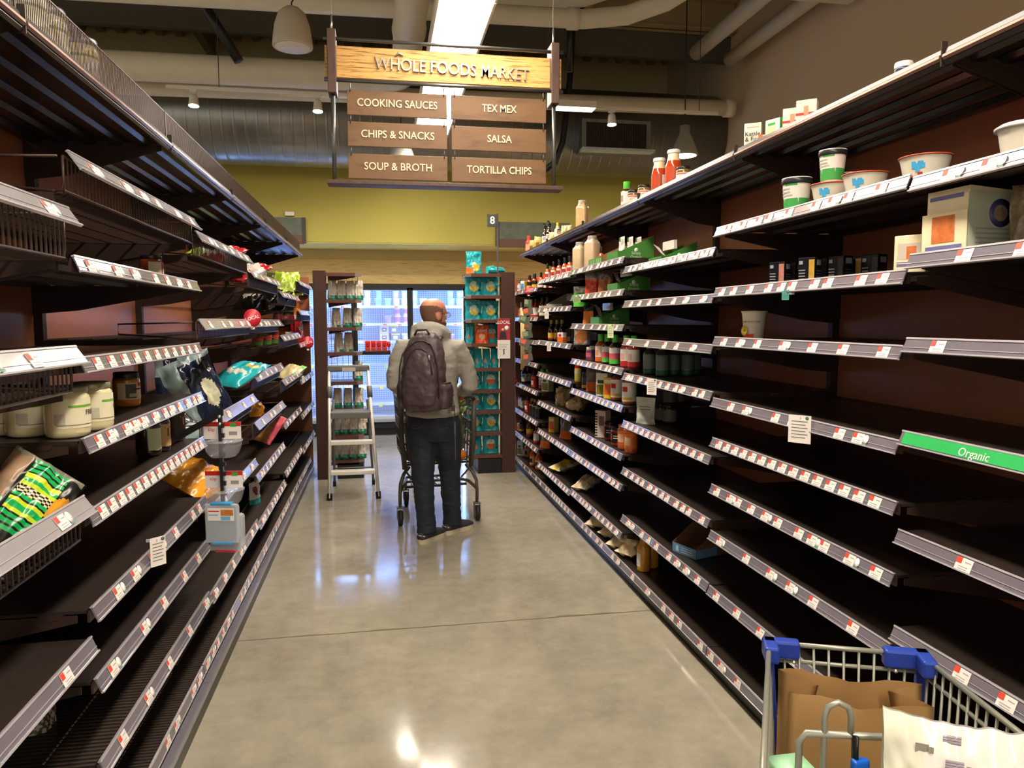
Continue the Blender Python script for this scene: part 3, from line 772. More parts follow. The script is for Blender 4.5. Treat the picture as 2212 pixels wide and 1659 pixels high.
# LOCAL banner on the right rack
t = thing('local_banner', 'red and white LOCAL card on the upright beside the teal pouches', 'sign card', (1.243, 7.515, 1.2))
b = MB(); b.box((-.066, -.002, 0), (.066, .002, .19), PAPER); b.box((-.066, -.002, .19), (.066, .002, .415), P('banner_red', (172, 50, 56), .5))
for k in range(4): b.box((-.05, -.0026, .14-k*.016), (.04-.012*(k % 2), -.002, .144-k*.016), TAGGREY)
b.box((-.006, -.0026, .04), (.006, -.002, .1), P('banner_dark', (60, 54, 54), .5)); b.build('card', t)
b = MB(); b.text('LOCAL', .046, PAPER, M=T(0, -.0032, .372), ext=.0008, bold=.02, sx=.9); b.build('lettering', t)
b = MB(); sk = P('banner_figure', (52, 44, 52), .5)
b.quad([(-.05, -.003, .2), (.03, -.003, .2), (.022, -.003, .27), (-.01, -.003, .285), (-.04, -.003, .27)], sk); b.lathe([(0, 0), (.014, 0), (.014, .0008), (0, .0008)], P('skin_print', (214, 170, 146), .5), 14, M=T(-.01, -.0035, .298) @ Rx(-PI/2))
b.lathe([(0, 0), (.024, 0), (.024, .0006), (0, .0006)], PAPER, 16, M=T(.03, -.003, .315) @ Rx(-PI/2)); b.build('picture', t)

# ------------------------------------------------------------------ step ladder
def ladder():
    t = thing('step_ladder', 'white aluminium stepladder with grey platform in front of the left rack', 'stepladder', (-.28, 6.65, 0)); o = T(.28, -6.65, 0)
    AL = P('white_aluminium', (234, 228, 218), .35, metal=.1, var=.06); GR = P('grey_plastic', (112, 110, 108), .5)
    foot = ((-.478, 6.63), (-.05, 6.63)); top = ((-.478, 6.95), (-.13, 6.95))
    for k in (0, 1):
        b = MB(o); f, p = foot[k], top[k]
        b.tube([(f[0], f[1], .02), (p[0], p[1], 1.14)], .019, AL, 4, flat=(1.1, .8)); r = b.build('front_rail', t)
        c = MB(o); c.tube([(f[0], f[1], .0), (f[0]+(p[0]-f[0])*.05, f[1]+.016, .06)], .024, BLACK, 4); c.build('rubber_foot', r)
        c = MB(o); q = .78; c.tube([(f[0]+(p[0]-f[0])*q, f[1]+(p[1]-f[1])*q, 1.14*q), (f[0]+(p[0]-f[0])*(q+.09), f[1]+(p[1]-f[1])*(q+.09), 1.14*(q+.09))], .024, GR, 4); c.build('hinge_sleeve', r)
        b = MB(o); x0 = (-.47, -.1)[k]
        b.tube([(x0, 7.22, .02), (x0+(.02, -.04)[k], 6.98, .86)], .013, GR, 6); r = b.build('rear_leg', t)
        c = MB(o); c.tube([(x0, 7.22, .0), (x0, 7.215, .05)], .017, BLACK, 6); c.build('rubber_foot', r)
    for z in (.24, .5):
        f = z/1.14; b = MB(o); b.box((foot[0][0]+(top[0][0]-foot[0][0])*f+.01, 6.63+.32*f-.03, z-.025), (foot[1][0]+(top[1][0]-foot[1][0])*f-.01, 6.63+.32*f+.06, z+.012), AL, bev=.006); b.build('step', t)
    b = MB(o); b.box((-.468, 6.82, .7), (-.1, 7.06, .765), GR, bev=.012); b.build('platform', t)
    b = MB(o); b.box((-.5, 6.93, 1.125), (-.115, 6.985, 1.185), GR, bev=.014); b.box((-.36, 6.926, 1.13), (-.24, 6.93, 1.165), P('cap_label', (196, 190, 178), .5)); b.build('top_cap', t)
    b = MB(o); b.tube([(-.1, 6.74, .22), (-.1, 7.2, .1)], .004, BLACK, 5); b.build('cross_brace', t)
    b = MB(o); b.tube([(-.46, 7.18, .18), (-.11, 7.18, .18)], .008, GR, 6); b.build('rear_rung', t)


ladder()
# ------------------------------------------------------------------ goods: builders
def shelf_spot(side, px, py, off):
    X = (XRF+off) if side == 'R' else (XLF-off)
    p = atX(px, py, X); Ys, Z = (YR, ZR) if side == 'R' else (YL, ZL)
    k = max(0, min(5, sum(1 for y in Ys[1:-1] if p.y >= y)))
    zs = [(s[0]-s[2]['basket'] if len(s) > 2 and 'basket' in s[2] else s[0]-.004) for s in Z[k]]+[.12 if side == 'R' else .15, 2.306 if side == 'R' else 2.292]
    z = min(zs, key=lambda q: abs(q-p.z)); return Vector((X, max(Ys[k]+.055, min(Ys[k+1]-.065, p.y)), z+.0015))


PROTO = {}


def place(kind, loc, rz, label, group=None, rot=None, s=1):
    fn = KINDS[kind]
    if kind not in PROTO:
        r = fn(); PROTO[kind] = kids(r)
        r.location = loc; r.rotation_euler = rot or (0, 0, rz); r['label'] = label
        if group: r['group'] = group
    else:
        r = dup(PROTO[kind], loc, rz, label, group, rot)
        if not group and 'group' in r: del r['group']
    r.scale = (s, s, s)
    return r


SPOTS = []


def settle(r, side, s=1):
    # goods on one shelf stand clear of each other: a newcomer moves deeper (or forward) until it fits
    k = r.name.split('.')[0]; pts = [c.matrix_local @ Vector(v) for c in r.children for v in c.bound_box]
    w = max(abs(v.x) for v in pts)*s; d = max(abs(v.y) for v in pts)*s; h = max(v.z for v in pts)*s
    a = r.rotation_euler.z; p = r.location.copy()
    def corners(q, w, d, a): return [Vector((q[0]+math.cos(a)*x-math.sin(a)*y, q[1]+math.sin(a)*x+math.cos(a)*y)) for x, y in ((-w, -d), (w, -d), (w, d), (-w, d))]
    def hit(c1, c2):
        for cc in (c1, c2):
            for i in range(2):
                ax = (cc[i+1]-cc[i]).normalized(); m1 = [v.dot(ax) for v in c1]; m2 = [v.dot(ax) for v in c2]
                if max(m1) < min(m2)+.001 or max(m2) < min(m1)+.001: return False
        return True
    lo, hi = ((XRF+.012 if p.z < 2.2 else 1.53), XRB-.035) if side == 'R' else (XLB+.035, XLF-.012)
    Ys = YR if side == 'R' else YL; kb = max(0, min(5, sum(1 for y in Ys[1:-1] if p.y >= y)))
    rw = abs(math.cos(a))*w+abs(math.sin(a))*d; rd = abs(math.sin(a))*w+abs(math.cos(a))*d
    best = None
    for n in range(0, 40):
        for sg in ((1, -1) if n else (1,)):
            f = 1+sg*n*.006*3/max(1.5, p.y); q = Vector((p.x*f, p.y*f, p.z))
            q.x = max(lo+rw, min(hi-rw, q.x)) if hi-lo > 2*rw else (lo+hi)/2
            if p.z < 2.2: q.y = max(Ys[kb]+.012+rd, min(Ys[kb+1]-.012-rd, q.y))
            c1 = corners(q, w, d, a)
            if not any(abs(z2-p.z) < .03 and hit(c1, c2) for z2, c2 in SPOTS): best = q; break
        if best: break
    if best is None: best = p
    r.location = best; SPOTS.append((p.z, corners(best, w, d, a))); return r


def R_(kind, px, py, off, label, turn=0, group=None, s=1, dz=0):
    p = shelf_spot('R', px, py, off); p.z += dz
    return settle(place(kind, p, -PI/2+.55+turn, label, group, s=s), 'R', s)


def L_(kind, px, py, off, label, turn=0, group=None, s=1, dz=0):
    p = shelf_spot('L', px, py, off); p.z += dz
    return settle(place(kind, p, PI/2-.6+turn, label, group, s=s), 'L', s)


def onz(kind_, px, py, z, rz, label, s=1, group=None):
    p = atZ(px, py, z); return place(kind_, (p.x, p.y, z+.0015), rz, label, group, s=s)


def lean(kind_, base, top, face, label, s=1):
    # stand a bag on the point base with its long axis towards the point top and its printed side turned to face
    U = (Vector(top)-Vector(base)).normalized(); N = Vector(face); N = (N-U*N.dot(U)).normalized(); X = N.cross(U)*-1
    X = U.cross(N)*1.0; Yv = U.cross(X)
    M = Matrix((X, -N, U)).transposed()
    if M.determinant() < 0: M = Matrix((-X, -N, U)).transposed()
    r = place(kind_, base, 0, label, rot=M.to_euler()); r.scale = (s, s, s); return r


KINDS = {}


def kind(f):
    KINDS[f.__name__] = f; return f


def band(b, r, z0, z1, a0, a1, m, n=14, e=.0008, sx=1, sy=1, power=1):
    # strip of label bent round the body, angles in degrees, 0 = facing -Y, positive to +X
    vs = []
    for i in range(n+1):
        a = math.radians(a0+(a1-a0)*i/n); c, s_ = math.sin(a), -math.cos(a)
        if power != 1: c = math.copysign(abs(c)**power, c); s_ = math.copysign(abs(s_)**power, s_)
        for z in (z0, z1):
            rr = (z0, z1).index(z); R = r[rr] if isinstance(r, tuple) else r
            vs.append(((R+e)*c*sx, (R+e)*s_*sy, z))
    b.add(vs, [(2*i, 2*i+2, 2*i+3, 2*i+1) for i in range(n)], m, True)


def vessel(name, cat, r, h, body, cap, shape='bottle', neck=.4, capr=None, caph=.03, labels=(), zs=.55, zn=.75, words=(), seg=20, power=1, sy=1, fill=None, capname='cap'):
    t = thing(name, 'x', cat)
    if shape == 'bottle':
        nr = r*neck; prof = [(r*.86, 0), (r*.97, .004), (r, .012), (r, h*zs), (r*.93, h*(zs+(zn-zs)*.35)), (r*(neck+1)/2*.98, h*(zs+(zn-zs)*.68)), (nr*1.08, h*zn), (nr, h*(zn+.03)), (nr, h-caph*.6)]
        cr = capr or nr*1.12
    elif shape == 'jar':
        prof = [(r*.84, 0), (r*.96, .005), (r, .015), (r, h*.76), (r*.97, h*.81), (r*.88, h*.85), (r*.86, h*.86), (r*.86, h-caph*.5)]; cr = capr or r*.93
    elif shape == 'cup':
        prof = [(r*.76, 0), (r*.78, .004), (r*.8, .01), (r*.97, h-.012), (r, h-.006), (r*1.03, h-.003), (r*1.02, h)]; cr = capr or r*1.05
    else:  # can
        prof = [(r*.9, 0), (r*.97, .003), (r, .008), (r, h-.008), (r*.97, h-.003), (r*.92, h)]; cr = capr or r
    b = MB(); fl = fill or []
    def mf(i, j):
        zc = (prof[i][1]+prof[i+1][1])/2
        for (z0, z1, m) in fl:
            if z0 <= zc <= z1: return m
        return body
    b.lathe(prof, body, seg, power=power, sy=sy, mf=mf); b.build('body', t)
    if cap is not None:
        c = MB(); c.lathe([(cr*.98, h-caph), (cr, h-caph+.002), (cr, h-.004), (cr*.94, h), (cr*.3, h+.0005)], cap, seg, power=power if shape != 'bottle' else 1, sy=sy if shape != 'bottle' else 1); c.build(capname, t)
    if labels or words:
        l = MB()
        for k, q in enumerate(labels):
            z0, z1, a0, a1, m = q[:5]; rr = r
            if shape == 'cup': rr = (r*(.8+.17*z0/h), r*(.8+.17*z1/h))
            band(l, rr, z0, z1, a0, a1, m, e=.0007+.0003*k, sy=sy, power=power)
        for (tx, sz, z, a, m) in words:
            l.text(tx, sz, m, M=Rz(math.radians(a)) @ T(0, 0, z), ext=.0006, wrap=r*(.9 if shape == 'cup' else 1)+.0016)
        l.build('label', t)
    return t


def carton(name, cat, w, d, h, body, fronts=(), sides=(), words=(), top=None, bev=.003, tname='printed_panel'):
    t = thing(name, 'x', cat)
    b = MB(); b.box((-w/2, -d/2, 0), (w/2, d/2, h), body, bev=bev)
    b.build('body', t)
    l = MB(); n = 0
    for (x0, x1, z0, z1, m) in fronts:
        n += 1; y = -d/2-.0004-.0002*n; l.quad([(x0*w/2, y, z0*h), (x1*w/2, y, z0*h), (x1*w/2, y, z1*h), (x0*w/2, y, z1*h)], m)
    for (y0, y1, z0, z1, m) in sides:
        n += 1
        for sx in (-1, 1):
            x = sx*(w/2+.0004+.0002*n); q = [(x, y0*d/2, z0*h), (x, y1*d/2, z0*h), (x, y1*d/2, z1*h), (x, y0*d/2, z1*h)]
            l.quad(q if sx > 0 else q[::-1], m)
    for (tx, sz, x, z, m) in words:
        l.text(tx, sz, m, M=T(x*w/2, -d/2-.003, z*h), ext=.0006)
    if n or words: l.build(tname, t)
    if top: top(t)
    return t


def bag_mesh(w, h, d, cf, seed=0, style='stand', nu=16, nv=20, wr=.006):
    b = MB(); off = Vector((seed*3.7, seed*1.3, 0))
    def half(u, v):
        e = max(0, 1-abs(u)**2.6)**.6
        if style in ('stand', 'gusset'): s = (max(0, 1-v)**.62)*.92+.05*(1-v)
        elif style == 'pillow': s = max(0, math.sin(PI*min(1, max(0, v))))**.55
        else: s = .25+.75*max(0, math.sin(PI*(.12+.8*v)))
        return d/2*e*s
    def pt(u, v, sg):
        ww = w*((1-.05*math.sin(PI*v)) if style != 'gusset' else (1-.3*max(0, v-.25))); x = u*ww/2; z = v*h
        n = noise.noise(Vector((u*2.2, v*3.2, sg*2))+off)*wr*2+noise.noise(Vector((u*6, v*8, sg*5))+off)*wr
        k = half(u, v); y = sg*(k+n*min(1, k/(d*.12+1e-6)))
        if style == 'pillow' and (v < .05 or v > .95): x += .003*math.sin(u*30)*0
        return (x+n*.4, y, z+.3*n*(0 if v in (0, 1) else 1))
    for sg in (-1, 1):
        vs = [pt(-1+2*i/nu, j/nv, sg) for j in range(nv+1) for i in range(nu+1)]; fs = []; ms = []
        for j in range(nv):
            for i in range(nu):
                a = j*(nu+1)+i; q = (a, a+1, a+nu+2, a+nu+1); fs.append(q if sg < 0 else q[::-1]); ms.append(cf(-1+2*(i+.5)/nu, (j+.5)/nv, sg))
        b.add(vs, fs, lambda i: ms[i], True)
    bt = [pt(-1+2*i/nu, 0, -1) for i in range(nu+1)]+[pt(-1+2*i/nu, 0, 1) for i in range(nu+1)]
    b.add(bt, [(i, nu+1+i, nu+2+i, i+1) for i in range(nu)], cf(0, 0, 1))
    return b


def bag(name, cat, w, h, d, cf, seed=0, style='stand', nu=16, nv=20, wr=.006, words=(), rotm=None, extra=None):
    t = thing(name, 'x', cat); b = bag_mesh(w, h, d, cf, seed, style, nu, nv, wr)
    if rotm is not None: b.v = [rotm @ v for v in b.v]
    b.build('film', t)
    if words:
        l = MB()
        for (tx, sz, x, z, m) in words: l.text(tx, sz, m, M=(rotm or Matrix()) @ T(x, -d/2*.8-.004, z), ext=.001)
        l.build('lettering', t)
    if extra: extra(t)
    return t


def ell(u, v, cu, cv, ru, rv): return ((u-cu)/ru)**2+((v-cv)/rv)**2 < 1


WHT = P('white_print', (232, 226, 214), .4, var=.05); OFFW = P('off_white_film', (214, 208, 196), .28, var=.06, coat=.3)
BLK = P('black_print', (26, 24, 26), .35, var=.08); LIDB = P('black_lid', (24, 22, 26), .35, var=.1); LIDW = P('white_lid', (232, 228, 222), .35, var=.03)
REDP = P('red_print', (200, 44, 38), .4, var=.06); ORG = P('orange_print', (232, 112, 36), .38, var=.06); YEL = P('yellow_print', (236, 188, 52), .4, var=.06)
GRN = P('green_print', (62, 158, 60), .4, var=.06); LGRN = P('lime_print', (92, 196, 66), .35, var=.06); DGRN = P('dark_green_print', (48, 92, 50), .4, var=.08)
TEAL = P('teal_film', (32, 168, 178), .28, var=.08, coat=.3); CREAM2 = P('cream_label', (224, 208, 172), .45, var=.05); PINK = P('pink_print', (222, 92, 110), .4, var=.05)
BLUE = P('blue_print', (70, 152, 206), .4, var=.06); NAVY = P('navy_film', (24, 34, 58), .2, var=.15, coat=.5); GREYB = P('grey_green_film', (150, 172, 172), .3, var=.08, coat=.3)
SAUCE = P('orange_sauce', (206, 84, 24), .08, var=.08, coat=.8); REDS = P('red_sauce', (150, 40, 24), .08, var=.1, coat=.8); DARKS = P('dark_sauce', (50, 24, 18), .07, var=.1, coat=.8)
AMBER = P('amber_sauce', (160, 74, 26), .08, var=.1, coat=.8); TAN = P('tan_juice', (206, 168, 120), .12, var=.04, coat=.5); KRAUT = P('pale_kraut', (214, 202, 158), .15, var=.14, scale=40, coat=.7)
CURRY = P('mustard_orange_sauce', (206, 128, 34), .1, var=.1, coat=.8); CARD = P('brown_card', (150, 112, 76), .7, var=.08); GREYC = P('grey_card', (168, 158, 144), .7, var=.06)
SILV = P('silver_film', (170, 168, 164), .22, metal=.5, var=.1); KRAFT = P('kraft_paper', (166, 128, 80), .65, var=.1, scale=8, bump=.1, bscale=20)
CLEAR = P('clear_plastic', (225, 222, 232), .06, var=0, alpha=.2, spec=.9); CLEARB = P('milky_plastic', (200, 206, 212), .15, var=0, alpha=.55)


@kind
def hot_orange(): return vessel('sauce_bottle', 'sauce bottle', .024, .15, SAUCE, LIDB, neck=.42, caph=.045, labels=[(.012, .075, -110, 110, WHT), (.03, .06, -60, 60, REDP)], zs=.52, zn=.68)
@kind
def hot_white(): return vessel('sauce_bottle', 'sauce bottle', .024, .14, SAUCE, P('green_cap', (40, 120, 80), .4), neck=.42, caph=.04, labels=[(.012, .08, -120, 120, WHT), (.03, .05, -20, 20, ORG)], zs=.55, zn=.7)
@kind
def hot_yellow(): return vessel('sauce_bottle', 'sauce bottle', .027, .155, AMBER, LIDB, neck=.5, caph=.06, labels=[(.012, .085, -120, 120, YEL), (.05, .085, -120, 120, BLK), (.012, .025, -120, 120, REDP)], zs=.56, zn=.68)
@kind
def sun_pack(): return carton('sauce_box', 'box', .06, .05, .11, WHT, [(-.8, .8, .25, .75, BLUE), (-.9, .9, .05, .2, ORG)], [(-.8, .8, .1, .9, YEL)])
@kind
def red_box(): return carton('sauce_box', 'box', .05, .05, .15, P('red_box', (220, 60, 40), .4), [(-.8, .8, .1, .5, WHT)])
@kind
def brown_bottle(): return vessel('sauce_bottle', 'sauce bottle', .033, .19, DARKS, LIDB, neck=.42, caph=.03, labels=[(.02, .1, -120, 120, WHT), (.07, .09, -50, 50, BLUE)], zs=.55, zn=.75)
@kind
def tan_label(): return vessel('sauce_bottle', 'sauce bottle', .033, .19, DARKS, LIDB, neck=.42, caph=.04, labels=[(.02, .11, -120, 120, CREAM2), (.08, .095, -60, 60, CARD)], zs=.55, zn=.75)
@kind
def clear_label(): return vessel('sauce_bottle', 'sauce bottle', .03, .19, REDS, BLK, neck=.4, caph=.03, labels=[(.03, .1, -120, 120, WHT), (.01, .03, -120, 120, REDP)], zs=.5, zn=.7)
@kind
def pink_bottle(): return vessel('sauce_bottle', 'sauce bottle', .032, .17, P('pink_dressing', (206, 116, 100), .1, coat=.8), LIDW, neck=.4, caph=.05, labels=[(.02, .05, -90, 90, P('salmon_label', (226, 138, 118), .4))], zs=.5, zn=.65)
@kind
def yellow_cap(): return vessel('sauce_bottle', 'sauce bottle', .029, .19, DARKS, P('olive_cap', (150, 150, 60), .4), neck=.42, caph=.035, labels=[(.02, .075, -120, 120, YEL), (.02, .03, -120, 120, REDP)], zs=.5, zn=.72)
@kind
def spice_box(): return carton('spice_box', 'box', .062, .05, .085, WHT, [(-1, 1, 0, .55, ORG), (-.5, .5, .6, .85, REDP)], [(-1, 1, 0, .55, ORG)])
@kind
def bbq(): return vessel('sauce_bottle', 'sauce bottle', .038, .2, P('bbq_sauce', (92, 36, 20), .1, coat=.8), P('dark_red_cap', (110, 34, 28), .4), neck=.45, caph=.035, labels=[(.03, .09, -100, 100, YEL), (.03, .045, -100, 100, REDP)], zs=.5, zn=.75)
@kind
def dark_label(): return vessel('sauce_bottle', 'sauce bottle', .03, .17, DARKS, P('tan_cap', (170, 130, 80), .4), neck=.5, caph=.03, labels=[(.012, .1, -120, 120, P('black_gold_label', (42, 40, 44), .35)), (.1, .106, -120, 120, YEL)], zs=.62, zn=.78)
@kind
def white_jar(): return vessel('sauce_jar', 'jar', .045, .13, AMBER, LIDB, 'jar', caph=.02, labels=[(.02, .09, -120, 120, WHT), (.04, .06, -40, 40, CREAM2)])
@kind
def orange_black(): return vessel('sauce_bottle', 'sauce bottle', .03, .17, SAUCE, LIDB, neck=.5, caph=.05, labels=[(.015, .09, -120, 120, REDP), (.03, .07, -30, 30, WHT)], zs=.6, zn=.72)
@kind
def buffalo(): return vessel('sauce_bottle', 'sauce bottle', .038, .2, SAUCE, BLK, neck=.42, caph=.03, labels=[(.02, .1, -120, 120, P('tan_buffalo_label', (224, 172, 104), .45)), (.04, .08, -30, 30, BLK)], zs=.56, zn=.76)
@kind
def green_cap(): return vessel('dressing_bottle', 'dressing bottle', .037, .2, AMBER, P('bright_green_cap', (84, 190, 60), .4), neck=.48, caph=.05, labels=[(.012, .115, -125, 125, WHT), (.012, .042, -125, 125, ORG), (.05, .09, -30, 20, P('peach_art', (240, 150, 110), .4))], zs=.58, zn=.74)
@kind
def green_capr(): return vessel('dressing_bottle', 'dressing bottle', .037, .2, REDS, P('bright_green_cap', (84, 190, 60)), neck=.48, caph=.05, labels=[(.012, .115, -125, 125, WHT), (.012, .042, -125, 125, REDP), (.05, .09, -30, 20, P('rose_art', (232, 170, 160), .4))], zs=.58, zn=.74)
@kind
def green_capg(): return vessel('dressing_bottle', 'dressing bottle', .037, .2, DARKS, P('bright_green_cap', (84, 190, 60)), neck=.48, caph=.05, labels=[(.012, .115, -125, 125, PINK), (.012, .042, -125, 125, LGRN), (.08, .115, -125, 125, WHT)], zs=.58, zn=.74)
@kind
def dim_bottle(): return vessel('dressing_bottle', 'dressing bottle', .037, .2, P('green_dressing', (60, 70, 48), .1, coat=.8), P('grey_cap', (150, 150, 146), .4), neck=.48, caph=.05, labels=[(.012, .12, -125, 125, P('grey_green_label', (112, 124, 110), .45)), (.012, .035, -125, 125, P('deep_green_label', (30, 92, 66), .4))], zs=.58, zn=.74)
@kind
def nut_jar(): return vessel('nut_butter_jar', 'jar', .036, .1, P('nut_butter', (150, 90, 50), .2, coat=.6), LIDW, 'jar', caph=.018, labels=[(.015, .075, -125, 125, P('plum_label', (92, 66, 110), .4)), (.03, .06, -40, 40, PINK)])
@kind
def round_bag():
    return bag('snack_bag', 'bag', .15, .16, .05, lambda u, v, s: (P('pizza_art', (206, 126, 70), .4, var=.5, scale=60) if ell(u, v, 0, .4, .75, .36) else SILV), 3)
@kind
def season(): return vessel('seasoning_bottle', 'seasoning bottle', .026, .13, YEL, P('red_cap', (196, 40, 36), .4), 'jar', caph=.035, labels=[(.012, .09, -150, 150, P('pale_yellow_label', (226, 216, 92), .4)), (.07, .09, -150, 150, WHT)])
@kind
def season_dark(): return vessel('seasoning_bottle', 'seasoning bottle', .028, .13, BLK, LIDB, 'jar', caph=.03, labels=[(.012, .035, -150, 150, YEL), (.04, .09, -150, 150, P('grey_print', (86, 84, 90), .4))])
@kind
def brown_pouch():
    return bag('spice_pouch', 'pouch', .13, .17, .06, lambda u, v, s: (ORG if v < .38 and u > -.9 else P('taupe_film', (120, 104, 88), .3)), 5)
@kind
def olive_box(): return carton('soup_carton', 'carton', .09, .07, .16, WHT, [(-.9, .9, .08, .5, P('olive_stripes', (128, 120, 44), .4)), (-.7, .4, .55, .7, DGRN)], [(-.8, .8, .1, .8, P('pale_olive', (206, 200, 150), .4))])
@kind
def yellow_carton(): return carton('soup_carton', 'carton', .07, .06, .14, YEL, [(-.8, .8, .2, .7, P('tomato_art', (226, 110, 60), .4)), (-.8, .8, .75, .9, WHT)], [(-.8, .8, .1, .9, P('pale_yellow_side', (236, 214, 120), .4))])
@kind
def black_cap_sauce(): return vessel('pasta_sauce_bottle', 'sauce bottle', .045, .23, AMBER, P('navy_cap', (24, 26, 44), .4), neck=.5, caph=.085, labels=[(.02, .135, -125, 125, WHT), (.08, .11, -25, 25, REDP), (.03, .045, -60, 60, YEL)], zs=.6, zn=.68)
@kind
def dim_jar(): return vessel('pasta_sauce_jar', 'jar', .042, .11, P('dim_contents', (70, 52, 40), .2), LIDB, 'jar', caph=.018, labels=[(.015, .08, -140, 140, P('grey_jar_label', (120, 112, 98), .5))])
@kind
def white_pouch():
    return bag('white_pouch', 'pouch', .125, .155, .035, lambda u, v, s: (P('pouch_print', (120, 130, 112), .4) if (s < 0 and abs(u) < .6 and any(abs(v-q) < .016 for q in (.8, .66, .56, .2))) else P('milky_pouch', (204, 206, 192), .28, coat=.3)), 6, nv=30)
@kind
def striped_can(): return carton('striped_carton', 'carton', .085, .07, .19, P('pinkish_white', (226, 206, 198), .4), [(-.95, -.5, .05+.1*k, .1+.1*k, BLK) for k in range(9)]+[(-.2, .8, .45, .8, P('dusky_print', (120, 96, 92), .4))], [(-1, 1, .45, .55, BLK)])
@kind
def salsa_black(): return vessel('salsa_jar', 'jar', .042, .125, REDS, LIDB, 'jar', caph=.022, labels=[(.02, .09, -125, 125, BLK), (.04, .08, -70, -15, REDP), (.05, .055, 0, 60, WHT), (.065, .07, 0, 60, WHT)])
@kind
def orange_salsa(): return vessel('salsa_bottle', 'salsa bottle', .04, .16, P('orange_salsa', (196, 92, 40), .1, coat=.8), P('orange_cap', (200, 100, 50), .4), 'jar', caph=.02, labels=[(.03, .12, -125, 125, P('orange_label', (222, 110, 50), .4)), (.05, .1, -35, 35, P('peach_label', (236, 190, 150), .4))])
@kind
def tan_bottle():
    t = vessel('juice_bottle', 'juice bottle', .048, .235, TAN, P('beige_cap', (176, 164, 146), .4), neck=.62, caph=.036, capr=.033, zs=.72, zn=.86, power=.55, seg=28, labels=[(.1, .17, -80, -45, P('dark_teal_print', (40, 74, 70), .4))])
    return t
@kind
def tan_milk():
    return vessel('juice_bottle', 'juice bottle', .05, .235, P('beige_milk', (206, 178, 142), .25, coat=.4), P('grey_beige_cap', (160, 150, 140), .4), neck=.62, caph=.036, capr=.034, zs=.76, zn=.87, power=.55, seg=28, labels=[(.12, .2, -80, -50, P('dark_teal_print', (40, 74, 70), .4))])


def sloped_tray(w, d, h, m, words, pouches=2, torn=True):
    t = thing('display_tray', 'x', 'display tray'); b = MB(); f = .38*h
    prof = [(-d/2, 0), (d/2, 0), (d/2, h), (-d/2+.02, f), (-d/2, f)]
    for x in (-w/2, w/2-.003): b.prism(prof, 0, x, x+.003, m)
    b.box((-w/2, -d/2, 0), (w/2, -d/2+.003, f), m); b.box((-w/2, d/2-.003, 0), (w/2, d/2, h), CARD); b.box((-w/2, -d/2, 0), (w/2, d/2, .003), CARD)
    b.build('card_tray', t)
    l = MB()
    for sx in (-1, 1):
        for k, tx in enumerate(words):
            l.text(tx, .024, P('pale_green_ink', (206, 226, 190), .5), M=Rz(sx*PI/2) @ T(sx*.02*0, -w/2-.0016, h*.22-k*.024+.012), ext=.0006)
        l.lathe([(0, 0), (.014, 0), (.014, .0006), (0, .0006)], P('pale_green_ink', (206, 226, 190), .5), 10, M=T(sx*(w/2+.0004), 0, h*.42) @ Ry(sx*PI/2))
    l.build('printed_mark', t)
    return t


TRAYG = P('tray_green', (70, 130, 54), .5, var=.06)
@kind
def tray_green(): return sloped_tray(.2, .24, .155, TRAYG, ('Simply', 'Organic'))
@kind
def tray_torn():
    t = sloped_tray(.18, .22, .14, TRAYG, ('Simply', 'Organic'))
    b = MB(); b.quad([(-.1, -.05, .12), (.1, -.09, .05), (.102, -.06, .03), (-.1, -.01, .1)], P('torn_card', (206, 200, 184), .6), M=T(.004, -.03, .02)); b.box((-.092, -.02, .1), (.06, -.0, .15), OFFW); b.build('torn_flap', t)
    return t
@kind
def tray_small():
    t = thing('display_tray', 'x', 'display tray'); b = MB()
    for x in (-.07, .067): b.prism([(-.1, 0), (.1, 0), (.1, .13), (-.08, .05), (-.1, .05)], 0, x, x+.003, CARD)
    b.box((-.07, -.1, 0), (.07, -.097, .05), TRAYG); b.box((-.07, .097, 0), (.07, .1, .13), CARD); b.box((-.07, -.1, 0), (.07, .1, .003), CARD); b.build('card_tray', t)
    c = MB()
    for x in (-.045, -.01, .03): c.box((x, -.1008, .006), (x+.015, -.1, .044), P('tray_print', (150, 186, 130), .5))
    c.build('printed_mark', t); return t
@kind
def wedge_tray():
    t = thing('cardboard_tray', 'x', 'display tray'); b = MB()
    for x in (-.1, .097): b.prism([(-.13, 0), (.13, 0), (.13, .14), (-.13, .04)], 0, x, x+.003, GREYC)
    b.box((-.1, -.13, 0), (.1, -.127, .04), GREYC); b.box((-.1, .127, 0), (.1, .13, .14), GREYC); b.box((-.1, -.13, 0), (.1, .13, .003), GREYC); b.build('card_tray', t)
    return t
@kind
def white_sachet(): return bag('white_sachet', 'pouch', .085, .15, .03, lambda u, v, s: (P('sachet_art', (224, 156, 120), .4) if ell(u, v, .1, .3, .6, .16) else (DGRN if (v > .8 and u < -.2) else OFFW)), 8)
@kind
def green_pouch(): return bag('sauce_pouch', 'pouch', .12, .155, .06, lambda u, v, s: (SILV if v > .72 else LGRN), 2)
@kind
def red_pouch(): return bag('sauce_pouch', 'pouch', .12, .165, .06, lambda u, v, s: (P('clear_film', (150, 140, 132), .15) if v > .68 else P('red_orange_film', (216, 66, 38), .3)), 4)
@kind
def rust_pouch(): return bag('sauce_pouch', 'pouch', .12, .16, .06, lambda u, v, s: (P('smoke_film', (100, 80, 66), .15) if v > .62 else P('rust_film', (166, 86, 42), .3)), 9)
@kind
def orange_pouch(): return bag('sauce_pouch', 'pouch', .1, .14, .05, lambda u, v, s: (P('black_film', (34, 30, 30), .2) if v > .7 else P('orange_film', (226, 124, 40), .3)), 7)


